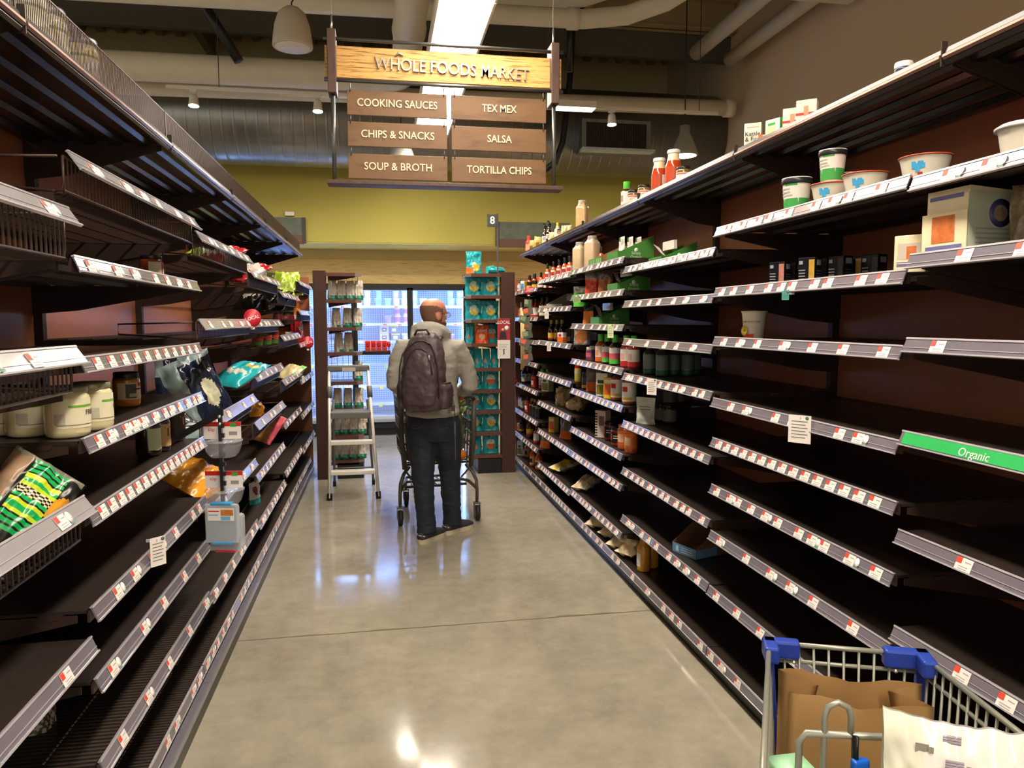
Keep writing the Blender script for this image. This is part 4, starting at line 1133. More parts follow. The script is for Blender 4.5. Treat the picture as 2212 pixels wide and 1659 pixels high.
# cups, bowls and boxes of the near right bays
@kind
def cup_green():
    t = vessel('soup_cup', 'soup cup', .052, .13, WHT, P('black_cup_lid', (34, 34, 38), .3), 'cup', caph=.022, labels=[(.01, .055, -170, 170, P('leaf_green', (64, 158, 74), .4)), (.1, .125, -25, 30, P('leaf_green', (64, 158, 74), .4)), (.075, .08, -70, 0, TAGGREY), (.088, .092, -70, 0, TAGGREY), (.065, .068, -70, 10, TAGGREY)])
    return t
@kind
def bowl_red():
    t = vessel('soup_bowl', 'soup bowl', .066, .075, P('paper_bowl', (226, 216, 196), .5), None, 'cup', labels=[(.004, .02, -170, 170, P('bowl_red_band', (222, 82, 46), .4)), (.038, .058, -14, 20, P('bowl_blue_mark', (66, 164, 214), .4)), (.028, .042, -4, 8, P('bowl_blue_mark', (66, 164, 214), .4)), (.02, .028, 2, 14, REDP)])
    c = MB(); c.lathe([(.066, .075), (.0705, .073), (.0705, .077), (.064, .0785), (.0, .0785)], P('peel_lid_edge', (206, 78, 48), .35), 28); c.build('peel_lid', t)
    return t
@kind
def bowl_plain():
    t = vessel('soup_bowl', 'soup bowl', .06, .085, P('paper_bowl', (226, 216, 196)), None, 'cup')
    c = MB(); c.lathe([(.06, .083), (.067, .08), (.068, .087), (.055, .095), (0, .095)], P('milky_lid', (216, 208, 204), .3), 28); c.build('lid', t); return t
@kind
def broth_cup():
    t = vessel('broth_cup', 'soup cup', .05, .112, P('paper_cup', (228, 218, 198), .5), None, 'cup', labels=[(.004, .02, -50, 30, P('bowl_red_band', (222, 82, 46)))], words=[('POWER', .014, .097, 10, BLK), ('BONE BROTH SOUP', .0085, .07, 14, P('gold_ink', (150, 116, 50), .5))])
    c = MB(); c.lathe([(.0505, .112), (.053, .1105), (.053, .114), (.05, .1145), (0, .1145)], P('cup_foil', (220, 212, 200), .4), 28); c.build('foil_lid', t)
    d = MB(); M = Rz(math.radians(-24)) @ T(0, -.0455, .034) @ Rx(PI/2-.09); d.lathe([(0, 0), (.021, 0), (.021, .0014), (0, .0014)], YEL, 22, M=M); d.lathe([(0, 0), (.006, 0), (.006, .002), (0, .002)], GRN, 10, M=M); d.build('picture', t)
    return t


def soup_box(pic):
    return carton('soup_box', 'box', .062, .05, .085, P('glossy_black_card', (16, 17, 24), .25), [(.3, .95, .1, .9, pic), (-.85, -.4, .72, .86, P('grey_ink', (150, 150, 156), .5))]+[(-.85, -.1, .1+.12*k, .14+.12*k, P('grey_ink', (110, 110, 118))) for k in range(4)], [(-.6, .6, .68, .9, P('grey_ink', (150, 150, 156)))]+[(-.7, .6, .1+.11*k, .13+.11*k, P('dim_ink', (76, 76, 84), .5)) for k in range(4)])
@kind
def soup_rose(): return soup_box(P('rose_photo', (186, 120, 106), .4, var=.5, scale=60))
@kind
def soup_gold(): return soup_box(P('gold_photo', (190, 150, 62), .4, var=.5, scale=60))
@kind
def soup_dark(): return soup_box(P('dim_photo', (44, 40, 42), .4))


def photo_box(w, d, h):
    t = carton('soup_mix_box', 'box', w, d, h, P('ivory_card', (236, 220, 182), .5), [(-.75, .75, .36, .78, P('lilac_panel', (206, 190, 176), .5)), (-.2, .42, .36, .7, P('orange_dish', (210, 116, 60), .4, var=.6, scale=50)), (-.8, .8, .17, .24, P('blue_ink', (110, 110, 160), .5)), (-.8, .8, .27, .29, P('blue_ink', (110, 110, 160)))], [(-.6, .6, .2, .25, P('blue_ink', (110, 110, 160)))])
    return t
@kind
def mix_small(): return photo_box(.085, .06, .105)
@kind
def mix_tray():
    t = thing('display_carton', 'x', 'display carton'); IV = P('ivory_card', (236, 220, 182)); PG = P('pale_sage_card', (196, 200, 172), .5)
    w, d, h = .15, .2, .15
    b = MB(); b.box((-w/2, -d/2, 0), (-w/2+.002, d/2, h*.62), PG); b.box((w/2-.002, -d/2, 0), (w/2, d/2, h), PG); b.box((-w/2, -d/2, 0), (w/2, -d/2+.002, h*.72), IV); b.box((-w/2, d/2-.002, 0), (w/2, d/2, h*1.02), PG); b.box((-w/2, -d/2, 0), (w/2, d/2, .002), PG); b.build('carton', t)
    b = MB(); b.prism([(-d/2+.01, h*.6), (d/2-.03, h*.6), (d/2-.03, h*1.05), (-d/2+.01, h*1.12)], 0, -w/2+.006, w/2-.006, IV); b.quad([(-.06, -d/2+.0085, h*.95), (.05, -d/2+.0085, h*.95), (.05, -d/2+.0095, h*1.02), (-.06, -d/2+.0095, h*1.02)], P('blue_ink', (110, 110, 160))); b.build('inner_box', t)
    b = MB(); b.lathe([(0, 0), (.036, 0), (.036, .001), (0, .001)], P('emblem_blue', (64, 66, 112), .4), 24, M=T(w/2+.0002, .0, h*.66) @ Ry(PI/2)); b.lathe([(0, .001), (.022, .001), (.02, .0016), (0, .0016)], P('emblem_tan', (150, 126, 104), .4, var=.6, scale=90), 18, M=T(w/2+.0002, 0, h*.66) @ Ry(PI/2)); b.lathe([(0, 0), (.036, 0), (.036, .001), (0, .001)], P('emblem_blue', (64, 66, 112)), 24, M=T(-w/2+.0, 0, h*.4) @ Ry(-PI/2))
    for k in range(4): b.quad([(w/2+.0006, -.075, h*(.38-.08*k)), (w/2+.0006, .07-.02*(k % 2), h*(.38-.08*k)), (w/2+.0006, .07-.02*(k % 2), h*(.41-.08*k)), (w/2+.0006, -.075, h*(.41-.08*k))], P('faint_ink', (166, 168, 160), .5))
    b.quad([(-.04, -d/2-.001, h*.2), (.035, -d/2-.001, h*.2), (.035, -d/2-.001, h*.66), (-.04, -d/2-.001, h*.66)], P('orange_dish', (210, 116, 60))); b.quad([(-.06, -d/2-.001, .008), (.06, -d/2-.001, .008), (.06, -d/2-.001, .022), (-.06, -d/2-.001, .022)], P('blue_ink', (110, 110, 160)))
    b.build('printed_mark', t); return t
@kind
def trail_bag(): return bag('soup_mix_bag', 'bag', .14, .16, .07, lambda u, v, s: P('mixed_beans', (120, 104, 76), .3, var=.9, scale=70), 5)


# cartons and bottles of the top shelf
@kind
def kettle_carton():
    return carton('broth_carton', 'carton', .072, .06, .14, P('milky_carton', (228, 220, 200), .45), [(-.9, -.5, .05, .25, P('leaf_print', (120, 140, 70), .4)), (.1, .9, .05, .3, P('carrot_print', (196, 104, 66), .4)), (-.7, .7, .86, .88, P('salmon_ink', (226, 150, 130), .4))], words=[('Kettle', .026, 0, .66, BLK), ('& Fire', .026, 0, .5, BLK)])
@kind
def white_red_carton():
    R = P('red_ribbon', (206, 48, 44), .4)
    return carton('broth_carton', 'carton', .075, .055, .12, P('milky_carton', (228, 220, 200)), [(-1, 1, .52, .6, R), (-.25, .2, .35, .8, P('salmon_art', (238, 150, 112), .4))], [(-1, 1, .52, .6, R)])
@kind
def orange_carton(): return carton('broth_carton', 'carton', .06, .05, .07, P('pale_orange_card', (236, 190, 140), .4), [(-1, -.4, 0, 1, ORG)], [(-1, 1, .1, .5, WHT)])
@kind
def green_carton(): return carton('broth_carton', 'carton', .07, .09, .1, WHT, [(-.8, .5, .2, .7, P('cream_art', (220, 206, 150), .4)), (-.6, .4, .75, .85, GRN)], [(-1, 1, .3, 1, GRN), (-.6, -.1, .5, .8, WHT)])
@kind
def gold_packet():
    return bag('rice_packet', 'packet', .16, .07, .05, lambda u, v, s: (P('gold_brown_film', (120, 92, 52), .25) if v > .4 else P('cream_film', (210, 204, 184), .25)), 4, 'pillow')
@kind
def white_cap_jar(): return vessel('spice_jar', 'jar', .03, .1, P('dark_blue_jar', (58, 62, 80), .2), LIDW, 'jar', caph=.03)
@kind
def tomato_bottle():
    t = vessel('tomato_juice_bottle', 'juice bottle', .045, .23, P('tomato_red', (196, 64, 22), .1, coat=.8), LIDW, neck=.72, caph=.02, capr=.036, zs=.6, zn=.8, labels=[(.02, .13, -120, -70, WHT), (.02, .13, 40, 120, WHT), (.015, .135, -70, 40, P('brick_label', (186, 66, 26), .35))], fill=[(.165, .23, P('pale_neck', (236, 206, 166), .15))])
    return t
@kind
def green_top_bottle(): return vessel('dressing_bottle', 'dressing bottle', .036, .18, P('brown_dressing', (84, 34, 24), .1, coat=.8), P('bright_green_cap', (84, 190, 60)), neck=.55, caph=.05, capr=.022, labels=[(.025, .115, -125, 125, WHT), (.004, .025, -125, 125, PINK), (.05, .09, -80, -20, P('mauve_print', (176, 130, 136), .4))], zs=.62, zn=.74)
@kind
def relish_jar(): return vessel('relish_jar', 'jar', .04, .1, P('relish', (122, 100, 40), .15, coat=.7), LIDB, 'jar', caph=.018, labels=[(.012, .066, -140, 140, P('rose_white_label', (226, 212, 204), .45)), (.022, .048, -20, 25, P('pepper_art', (196, 196, 110), .4)), (.055, .062, -50, 50, PINK)])
@kind
def pump_bottle():
    t = vessel('syrup_bottle', 'syrup bottle', .03, .19, DARKS, BLK, neck=.45, caph=.02, labels=[(.03, .1, -140, 140, WHT), (.06, .09, -30, 30, TAGGREY)], zs=.58, zn=.75)
    c = MB(); c.tube([(0, 0, .18), (0, 0, .215), (0, -.03, .222), (0, -.04, .21)], .006, BLK, 8); c.lathe([(.016, .188), (.016, .2), (.008, .204)], BLK, 12); c.build('pump', t); return t
@kind
def red_squeeze(): return vessel('ketchup_bottle', 'sauce bottle', .034, .19, P('red_plastic', (206, 62, 50), .3), P('red_squeeze_cap', (210, 56, 48), .35), neck=.5, caph=.04, labels=[(.03, .1, -100, 100, P('pink_label', (230, 150, 130), .4))], zs=.62, zn=.76)
@kind
def yellow_round(): return vessel('mustard_jar', 'jar', .032, .12, P('mustard_yellow', (226, 196, 104), .25), P('cream_cap', (222, 206, 150), .4), 'jar', caph=.03, labels=[(.02, .075, -120, 120, P('straw_label', (216, 190, 110), .4)), (.03, .065, -40, 30, P('brown_ring_print', (132, 92, 50), .4))])
@kind
def yellow_tip(): return vessel('mustard_bottle', 'mustard bottle', .03, .17, P('pale_mustard', (232, 222, 170), .3), P('yellow_tip_cap', (232, 206, 40), .35), neck=.5, caph=.05, capr=.012, zs=.6, zn=.72, labels=[(.03, .09, -120, 120, WHT)])
@kind
def foil_packet(): return bag('foil_packet', 'packet', .1, .1, .04, lambda u, v, s: P('pale_gold_film', (216, 206, 150), .25), 5, 'pillow')
@kind
def clear_jar(): return vessel('kraut_jar_tall', 'jar', .052, .19, KRAUT, P('steel_blue_lid', (96, 98, 110), .3, metal=.5), 'jar', caph=.025, labels=[(.03, .12, -60, 50, P('cream_jar_label', (222, 214, 184), .5)), (.122, .13, -70, 60, P('olive_stripe', (110, 116, 70), .5))])
# ------------------------------------------------------------------ goods of the left side, racks and cooler: builders
@kind
def kraut_jar():
    return vessel('kraut_jar', 'jar', .052, .128, KRAUT, P('pale_steel_lid', (150, 146, 122), .3, metal=.5), 'jar', caph=.016, seg=32,
                  labels=[(.025, .098, -50, 75, P('cream_jar_label', (222, 214, 184), .5)), (.076, .082, -10, 75, P('grass_green_stripe', (110, 168, 50), .4)), (.032, .034, -40, 70, P('olive_ink', (130, 120, 84), .5)), (.034, .062, -46, -18, P('faint_barcode', (186, 180, 160), .5))],
                  words=[('FRESH', .018, .062, 62, P('charcoal_ink', (70, 66, 56), .5))])
@kind
def mustard_sauce_jar():
    t = vessel('curry_sauce_jar', 'jar', .043, .118, CURRY, LIDB, 'jar', caph=.022, seg=30,
               labels=[(.026, .082, -70, 75, P('peach_white_label', (234, 212, 174), .5)), (.07, .082, 20, 75, P('brick_tab', (190, 72, 48), .5)), (.03, .078, -35, 12, P('grey_dish_print', (84, 80, 72), .5)), (.034, .046, -20, 18, P('pale_arc', (200, 190, 164), .5)), (.058, .063, -5, 40, P('dark_bar', (50, 46, 44), .5))], fill=[(.088, .118, P('amber_neck', (150, 88, 26), .1, coat=.8))])
    return t
@kind
def red_label_jar(): return vessel('salsa_jar', 'jar', .042, .1, P('rust_jar', (150, 62, 34), .12, coat=.7), LIDB, 'jar', caph=.016, labels=[(.012, .074, -60, 10, P('cream_jar_label', (222, 214, 184), .5)), (.012, .074, 10, 80, P('brick_tab', (190, 72, 48))), (.03, .05, 22, 60, WHT)])
@kind
def olive_label_jar(): return vessel('sauce_jar_tall', 'jar', .042, .135, DARKS, LIDB, 'jar', caph=.02, seg=28, labels=[(.022, .098, -30, 80, P('sage_label', (206, 212, 172), .5)), (.028, .042, 52, 70, P('blue_emblem', (90, 140, 184), .4)), (.06, .09, 55, 78, P('pale_leaf', (226, 228, 196), .5))])
@kind
def te_tan(): return vessel('salsa_jar_tall', 'jar', .036, .135, DARKS, LIDB, 'jar', caph=.018, labels=[(.02, .1, -70, 80, P('tan_script_label', (214, 176, 112), .5))], words=[('Te', .05, .07, 38, BLK)])
@kind
def te_dark(): return vessel('salsa_jar_tall', 'jar', .04, .135, REDS, LIDB, 'jar', caph=.018, labels=[(.022, .112, -70, 85, P('charcoal_script_label', (74, 60, 52), .5))], words=[('Te', .05, .08, 40, P('cream_ink', (226, 200, 140), .5))])


def striped(u, v, s):
    G = P('bright_green_film', (22, 168, 84), .25, coat=.4); Y = P('lime_yellow_film', (196, 214, 46), .25); K = P('black_crisp_film', (26, 26, 24), .25, coat=.4)
    if s > 0: return K
    if v > .955 or v < .02: return P('crimp_film', (120, 116, 100), .3)
    if u < -.5: return P('photo_film', (150, 122, 96), .3, var=.7, scale=24) if v > .5 else (G if v > .4 else K)
    if u < -.4: return K
    if u > .62: return P('sunflower_film', (214, 150, 40), .3) if ell(u, v, .85, .62, .3, .14) else K
    for c, h, m in ((.93, .012, G), (.885, .016, G), (.83, .02, G), (.775, .02, Y), (.735, .018, G), (.70, .014, Y), (.58, .02, G), (.535, .02, Y), (.49, .02, G), (.45, .016, Y), (.40, .02, G), (.35, .02, G), (.30, .016, G)):
        if abs(v-c) < h: return m
    if .6 < v < .68 and (int((u+1)*9)+int(v*60)) % 2: return P('zigzag_cream', (226, 206, 160), .3)
    return K


@kind
def striped_bag():
    t = bag('striped_crisp_bag', 'crisp bag', .2, .32, .1, striped, 11, 'pillow', 40, 60, .006)
    l = MB(); l.text('Plantains', .024, P('amber_ink', (230, 150, 40), .4), M=T(-.06, -.052, .1) @ Ry(0), ext=.001)
    for k in range(6): l.box((-.085, -.046, .075-.008*k), (-.045+.004*(k % 3), -.045, .078-.008*k), P('pale_ink', (180, 176, 164), .5))
    l.build('lettering', t); return t


def navy(u, v, s):
    if v > .72: return NAVY if ell(u, v, -.25, .86, .42, .1) else (ORG if (u > .45 and .8 < v < .86) else GREYB)
    if v > .66: return GREYB
    if u > .55 and s < 0: return P('pale_pink_film', (206, 190, 196), .25, coat=.4)
    return NAVY


@kind
def navy_bag():
    t = bag('crisp_bag', 'crisp bag', .24, .33, .09, navy, 21, 'stand', 28, 36, .008)
    l = MB(); l.text('6', .1, P('cream_ink', (226, 200, 140)), M=T(.0, -.05, .12), ext=.001, bold=.01); l.text('Siete', .05, WHT, M=T(-.03, -.028, .285), ext=.001); l.build('lettering', t); return t
@kind
def navy_bag_leaning():
    t = bag('crisp_bag', 'crisp bag', .25, .34, .1, lambda u, v, s: GREYB if (u < -.45 or v > .93) else (P('cream_script_film', (220, 208, 178), .3, var=.6, scale=40) if (s < 0 and ell(u, v, .35, .42, .3, .22)) else NAVY), 31, 'pillow', 28, 36, .012)
    return t
@kind
def teal_crisps(): return bag('crisp_bag', 'crisp bag', .2, .3, .08, lambda u, v, s: (P('gold_dish_film', (208, 170, 80), .3) if ell(u, v, .5, .7, .35, .12) else (OFFW if ell(u, v, .1, .4, .7, .08) else TEAL)), 13, 'pillow', 20, 26, .01)
@kind
def cream_crisps(): return bag('crisp_bag', 'crisp bag', .18, .26, .08, lambda u, v, s: (P('cream_crisp_film', (216, 196, 148), .3, var=.25, scale=40) if v < .8 else LGRN), 14, 'pillow', 16, 20, .01)
@kind
def orange_pack(): return bag('cheese_snack_pack', 'snack pack', .12, .1, .09, lambda u, v, s: P('amber_film', (238, 158, 24), .28, coat=.4), 15, 'round', 16, 16, .008)
@kind
def tortilla_bag(): return bag('tortilla_bag', 'bag', .17, .24, .1, lambda u, v, s: (PINK if (v > .74 or u > .72) else P('tortilla_film', (186, 140, 84), .3, var=.2, scale=30)), 16, 'pillow', 18, 22, .012)
@kind
def amber_bag(): return bag('crisp_bag', 'crisp bag', .24, .36, .1, lambda u, v, s: P('amber_film', (238, 158, 24), .28, coat=.4), 17, 'pillow', 26, 32, .012, words=[('CHIPS', .05, 0, .2, P('pale_amber_ink', (246, 206, 120), .4))])
@kind
def lime_bag(): return bag('crisp_bag', 'crisp bag', .18, .24, .09, lambda u, v, s: (P('lime_film', (176, 206, 50), .25, coat=.4) if (u*7+v*5) % 3 > .8 else P('lime_film_pale', (206, 216, 120), .25, coat=.4)), 18, 'pillow', 18, 22, .016)
@kind
def dark_green_bag(): return bag('crisp_bag', 'crisp bag', .18, .22, .09, lambda u, v, s: P('olive_dark_film', (66, 74, 30), .28, coat=.4), 19, 'pillow', 16, 20, .012)
@kind
def red_white_bag(): return bag('crisp_bag', 'crisp bag', .18, .26, .08, lambda u, v, s: (P('crimson_film', (190, 40, 44), .25, coat=.4) if (v < .3 or v > .75) else OFFW), 20, 'pillow', 18, 22, .012)
@kind
def black_white_bag(): return bag('crisp_bag', 'crisp bag', .17, .25, .08, lambda u, v, s: (OFFW if ell(u, v, .1, .5, .55, .16) else P('black_crisp_film', (26, 26, 24), .25)), 22, 'pillow', 18, 22, .012)
@kind
def black_three_bag(): return bag('crisp_bag', 'crisp bag', .17, .26, .09, lambda u, v, s: (P('maroon_film', (96, 26, 30), .28) if v < .25 else P('black_crisp_film', (26, 26, 24), .25)), 23, 'stand', 18, 22, .01, words=[('3', .09, -.02, .15, WHT)])
@kind
def orange_tall_bag(): return bag('crisp_bag', 'crisp bag', .16, .26, .09, lambda u, v, s: (OFFW if v < .25 else (P('coral_film', (232, 100, 80), .25) if v > .7 else P('tangerine_film', (236, 130, 40), .25))), 24, 'stand', 16, 22, .01)
@kind
def red_bag(): return bag('crisp_bag', 'crisp bag', .16, .23, .09, lambda u, v, s: (OFFW if ell(u, v, -.1, .5, .4, .12) else P('scarlet_film', (206, 36, 42), .25, coat=.4)), 25, 'stand', 16, 22, .012)
@kind
def red_green_tub(): return vessel('dip_tub', 'dip tub', .05, .11, P('tub_red', (150, 30, 36), .35), P('tub_lid', (110, 28, 30), .35), 'cup', caph=.012, labels=[(.005, .035, -170, 170, P('tub_green', (52, 120, 50), .4)), (.04, .08, -40, 40, P('tub_salsa_art', (196, 66, 50), .4))])
@kind
def small_white_pack(): return bag('snack_pack', 'snack pack', .12, .1, .06, lambda u, v, s: (OFFW if v > .4 else BLK), 26, 'round', 12, 12, .01)
@kind
def lattice_bag():
    return bag('lattice_bag', 'crisp bag', .22, .26, .1, lambda u, v, s: (P('deep_teal_film', (24, 110, 130), .3) if v < .22 else (P('lattice_dark', (84, 62, 44), .3) if (abs((u*5+v*9) % 1-.5) < .16 or abs((u*5-v*9) % 1-.5) < .16) else P('lattice_pale', (190, 186, 170), .3))), 27, 'stand', 48, 48, .008)
@kind
def teal_base_pouch(): return bag('snack_pouch', 'pouch', .13, .14, .06, lambda u, v, s: (P('deep_teal_film', (24, 140, 140), .3) if v < .22 else (P('dusky_red_ring', (150, 60, 64), .35) if ell(u, v, -.2, .6, .45, .2) else OFFW)), 28, 'stand', 16, 18, .006)


# pouches for the racks
@kind
def rack_white(): return bag('white_pouch', 'pouch', .096, .205, .085, lambda u, v, s: ((P('teal_leaf', (60, 170, 160), .35) if .1 < v < .2 and abs(u) < .5 else P('pouch_leaf_green', (40, 120, 84), .35)) if (v < .24 and (u > -.45 or v < .1)) else (P('coral_mark', (226, 120, 100), .4) if ell(u, v, .2, .72, .25, .035) else P('milky_white_film', (208, 200, 184), .26, coat=.3))), 33, 'gusset', 20, 30, .009)
@kind
def rack_white_back(): return bag('white_pouch', 'pouch', .096, .205, .085, lambda u, v, s: (P('pouch_leaf_green', (40, 120, 84)) if (v < .13 and u > .2) else (P('dull_print', (170, 160, 146), .4) if (.3 < v < .6 and abs(u) < .4 and int(v*50) % 3 == 0) else P('milky_white_film', (208, 200, 184)))), 35, 'gusset', 20, 30, .011)


def tealart(art, cu=0.0):
    def f(u, v, s):
        if s > 0: return TEAL
        if ell(u, v, cu, .5, .55, .26):
            return P('pale_sky_print', (206, 228, 220), .35) if v > .5 else art
        if v > .86: return P('teal_film_pale', (76, 186, 196), .26)
        if ell(u, v, .72, .3, .14, .07): return P('navy_dot', (30, 80, 120), .4)
        return TEAL
    return f


@kind
def teal_yellow(): return bag('teal_pouch', 'pouch', .178, .2, .085, tealart(P('corn_print', (228, 196, 70), .35)), 41, 'stand', 22, 26, .008)
@kind
def teal_orange(): return bag('teal_pouch', 'pouch', .178, .2, .085, tealart(P('carrot_orange_print', (232, 120, 60), .35)), 43, 'stand', 22, 26, .008)
@kind
def teal_mixed(): return bag('teal_pouch', 'pouch', .165, .24, .08, lambda u, v, s: (ORG if (v < .3 and u < -.2) else (P('corn_print', (228, 196, 70)) if (ell(u, v, .25, .3, .5, .17)) else (WHT if ell(u, v, 0, .45, .3, .09) else (P('navy_dot', (30, 80, 120)) if (abs(v-.78) < .02 and abs(u) < .4) else TEAL)))), 44, 'stand', 22, 26, .01)
@kind
def teal_side(): return bag('teal_pouch', 'pouch', .083, .2, .08, lambda u, v, s: (P('salmon_print', (226, 140, 110), .35) if ell(u, v, -.3, .35, .4, .12) else TEAL), 45, 'stand', 16, 22, .012)
@kind
def plant_orange(): return bag('orange_pouch', 'pouch', .145, .19, .07, lambda u, v, s: (P('peach_dish_print', (240, 190, 140), .35) if ell(u, v, 0, .38, .5, .14) else P('vivid_orange_film', (232, 92, 40), .26, coat=.3)), 46, 'stand', 18, 22, .006, words=[('plant', .05, 0, .135, WHT)])


# cooler goods
def tub(c, lidc, name, lab=None):
    return vessel('dairy_tub', 'tub', .053, .12, P(name, c, .3, var=.05), P(name+'_lid', lidc, .3), 'cup', caph=.012, seg=16, labels=[(.03, .1, -60, 60, P(name+'_label', lab, .35))] if lab else [])
@kind
def tub_yellow(): return tub((222, 214, 150), (226, 222, 190), 'tub_cream_yellow', (232, 226, 130))
@kind
def tub_blue(): return tub((132, 150, 206), (150, 170, 220), 'tub_blue', (110, 130, 200))
@kind
def tub_violet(): return tub((160, 150, 206), (170, 190, 226), 'tub_violet', (176, 140, 196))
@kind
def tub_white(): return tub((196, 206, 220), (176, 190, 214), 'tub_white', (150, 190, 206))
@kind
def tub_aqua(): return tub((130, 190, 214), (150, 206, 226), 'tub_aqua', (160, 214, 220))
@kind
def tub_pink(): return tub((214, 176, 206), (226, 190, 214), 'tub_pink', (170, 96, 170))
@kind
def small_box_cream(): return carton('dairy_box', 'carton', .125, .1, .108, P('cooler_cream_box', (214, 204, 200), .4), [(-.5, .5, .25, .75, P('cooler_ring', (120, 90, 130), .4)), (-.3, .3, .4, .6, WHT)])
@kind
def small_box_blue(): return carton('dairy_box', 'carton', .125, .1, .108, P('cooler_blue_box', (110, 120, 190), .4), [(-1, 1, .82, 1, YEL), (-.5, .5, .25, .7, WHT)])


# ------------------------------------------------------------------ goods: right side
FB = ' of the farthest right bay'
for i, px in enumerate((1169, 1183, 1196, 1208, 1220, 1231)):
    R_('hot_orange', px, 606-3*i, .06, 'orange hot sauce bottle with black neck, %s of six on the top price-tagged shelf' % ('first', 'second', 'third', 'fourth', 'fifth', 'sixth')[i], group='black necked hot sauces')
    R_('sun_pack' if 0 else 'red_box', px-3, 600-3*i, .2, 'pale boxed bottle behind the %s black necked hot sauce' % ('first', 'second', 'third', 'fourth', 'fifth', 'sixth')[i], group='boxes behind the hot sauces', s=.98) if i < 4 else None
for i, (k, px, py, off, lb) in enumerate((
        ('hot_white', 1114, 627, .05, 'orange sauce bottle with white label and green cap, leftmost beside the upright'),
        ('hot_white', 1123, 625, .1, 'orange sauce bottle with green cap, second from the right upright'),
        ('red_box', 1132, 618, .17, 'bright red sauce box behind the sun printed pack'),
        ('sun_pack', 1132, 622, .05, 'white sauce box with blue sun print on the farthest top shelf'),
        ('hot_yellow', 1144, 619, .06, 'amber sauce bottle with yellow and black label, left of two'),
        ('hot_yellow', 1155, 616, .06, 'amber sauce bottle with yellow and black label, right of two'),
        ('pink_bottle', 1120, 681, .07, 'pink dressing bottle with white neck beside the right upright'),
        ('clear_label', 1150, 676, .06, 'red bottle with white label behind the hanging seed packets'),
        ('clear_label', 1158, 676, .08, 'red bottle with white label, second behind the hanging seed packets'),
        ('tan_label', 1172, 664, .07, 'dark bottle with tan label left of the grey cardboard tray'),
        ('tan_label', 1183, 664, .1, 'dark bottle with tan label half behind the grey cardboard tray'),
        ('yellow_cap', 1191, 735, .08, 'dark bottle with olive cap and yellow label, left of three'),
        ('yellow_cap', 1203, 735, .12, 'dark bottle with olive cap and yellow label, middle of three'),
        ('yellow_cap', 1214, 735, .16, 'dark bottle with olive cap and yellow label, right of three'),
        ('spice_box', 1214, 740, .05, 'small white and orange box in front of the olive capped bottles'),
        ('brown_bottle', 1133, 828, .06, 'dark sauce bottle with white label below the bamboo skewers'),
        ('brown_bottle', 1142, 830, .11, 'dark sauce bottle with white label, second below the skewers'),
        ('orange_black', 1153, 832, .05, 'orange sauce bottle with black neck on the shelf below the skewers'),
        ('white_jar', 1119, 872, .06, 'amber jar with white label, left of two below the red tag'),
        ('white_jar', 1128, 876, .05, 'amber jar with white label, right of two below the red tag'),
        ('orange_black', 1139, 880, .05, 'orange bottle with red label beside the white labelled jars'),
        ('dark_label', 1149, 884, .05, 'dark bottle with black and gold label, left of three'),
        ('dark_label', 1156, 886, .06, 'dark bottle with black and gold label, middle of three'),
        ('dark_label', 1163, 888, .06, 'dark bottle with black and gold label, right of three'),
        ('spice_box', 1117, 922, .06, 'small white and orange box at the upright beside the silver pack'),
        ('season_dark', 1127, 927, .05, 'dark seasoning bottle left of the barbecue sauce'),
        ('bbq', 1144, 936, .06, 'barbecue sauce bottle with yellow label on the farthest right bay'),
        ('clear_label', 1158, 943, .05, 'red bottle with white label right of the barbecue sauce'),
        ('season', 1122, 975, .12, 'yellow seasoning bottle behind the white carton near the floor'),
        ('olive_box', 1121, 986, .05, 'white carton with olive stripes near the floor by the right upright'),
        ('hot_white', 1131, 990, .08, 'orange bottle with white label near the floor beside the carton'),
        ('buffalo', 1141, 1004, .1, 'orange sauce bottle with tan label on the bottom shelf, left of three'),
        ('buffalo', 1151, 1014, .06, 'orange sauce bottle with tan label on the bottom shelf, middle of three'),
        ('buffalo', 1164, 1024, .08, 'orange sauce bottle with tan label on the bottom shelf, right of three'),
        ('wedge_tray', 1214, 660, .2, 'empty sloped grey cardboard tray beside the tan labelled bottles'),
        ('wedge_tray', 1225, 738, .24, 'empty sloped grey cardboard tray behind the small orange box'),
        ('green_capr', 1172, 822, .1, 'dim bottle with green cap under the fourth bay from the end, left'),
        ('green_capr', 1184, 826, .14, 'dim bottle with green cap under the fourth bay from the end, right'),
        ('olive_box', 1186, 865, .1, 'white milk carton left of the bagged grain noodles'),
        ('yellow_carton', 1196, 935, .08, 'tall yellow carton beside the yellow pouch on the right shelves'),
        ('brown_pouch', 1222, 950, .1, 'clear and yellow pouch right of the tall yellow carton'),
        ('brown_pouch', 1178, 998, .08, 'silver grey pouch beside the reclining yellow bag')
)):
    R_(k, px, py, off, lb)
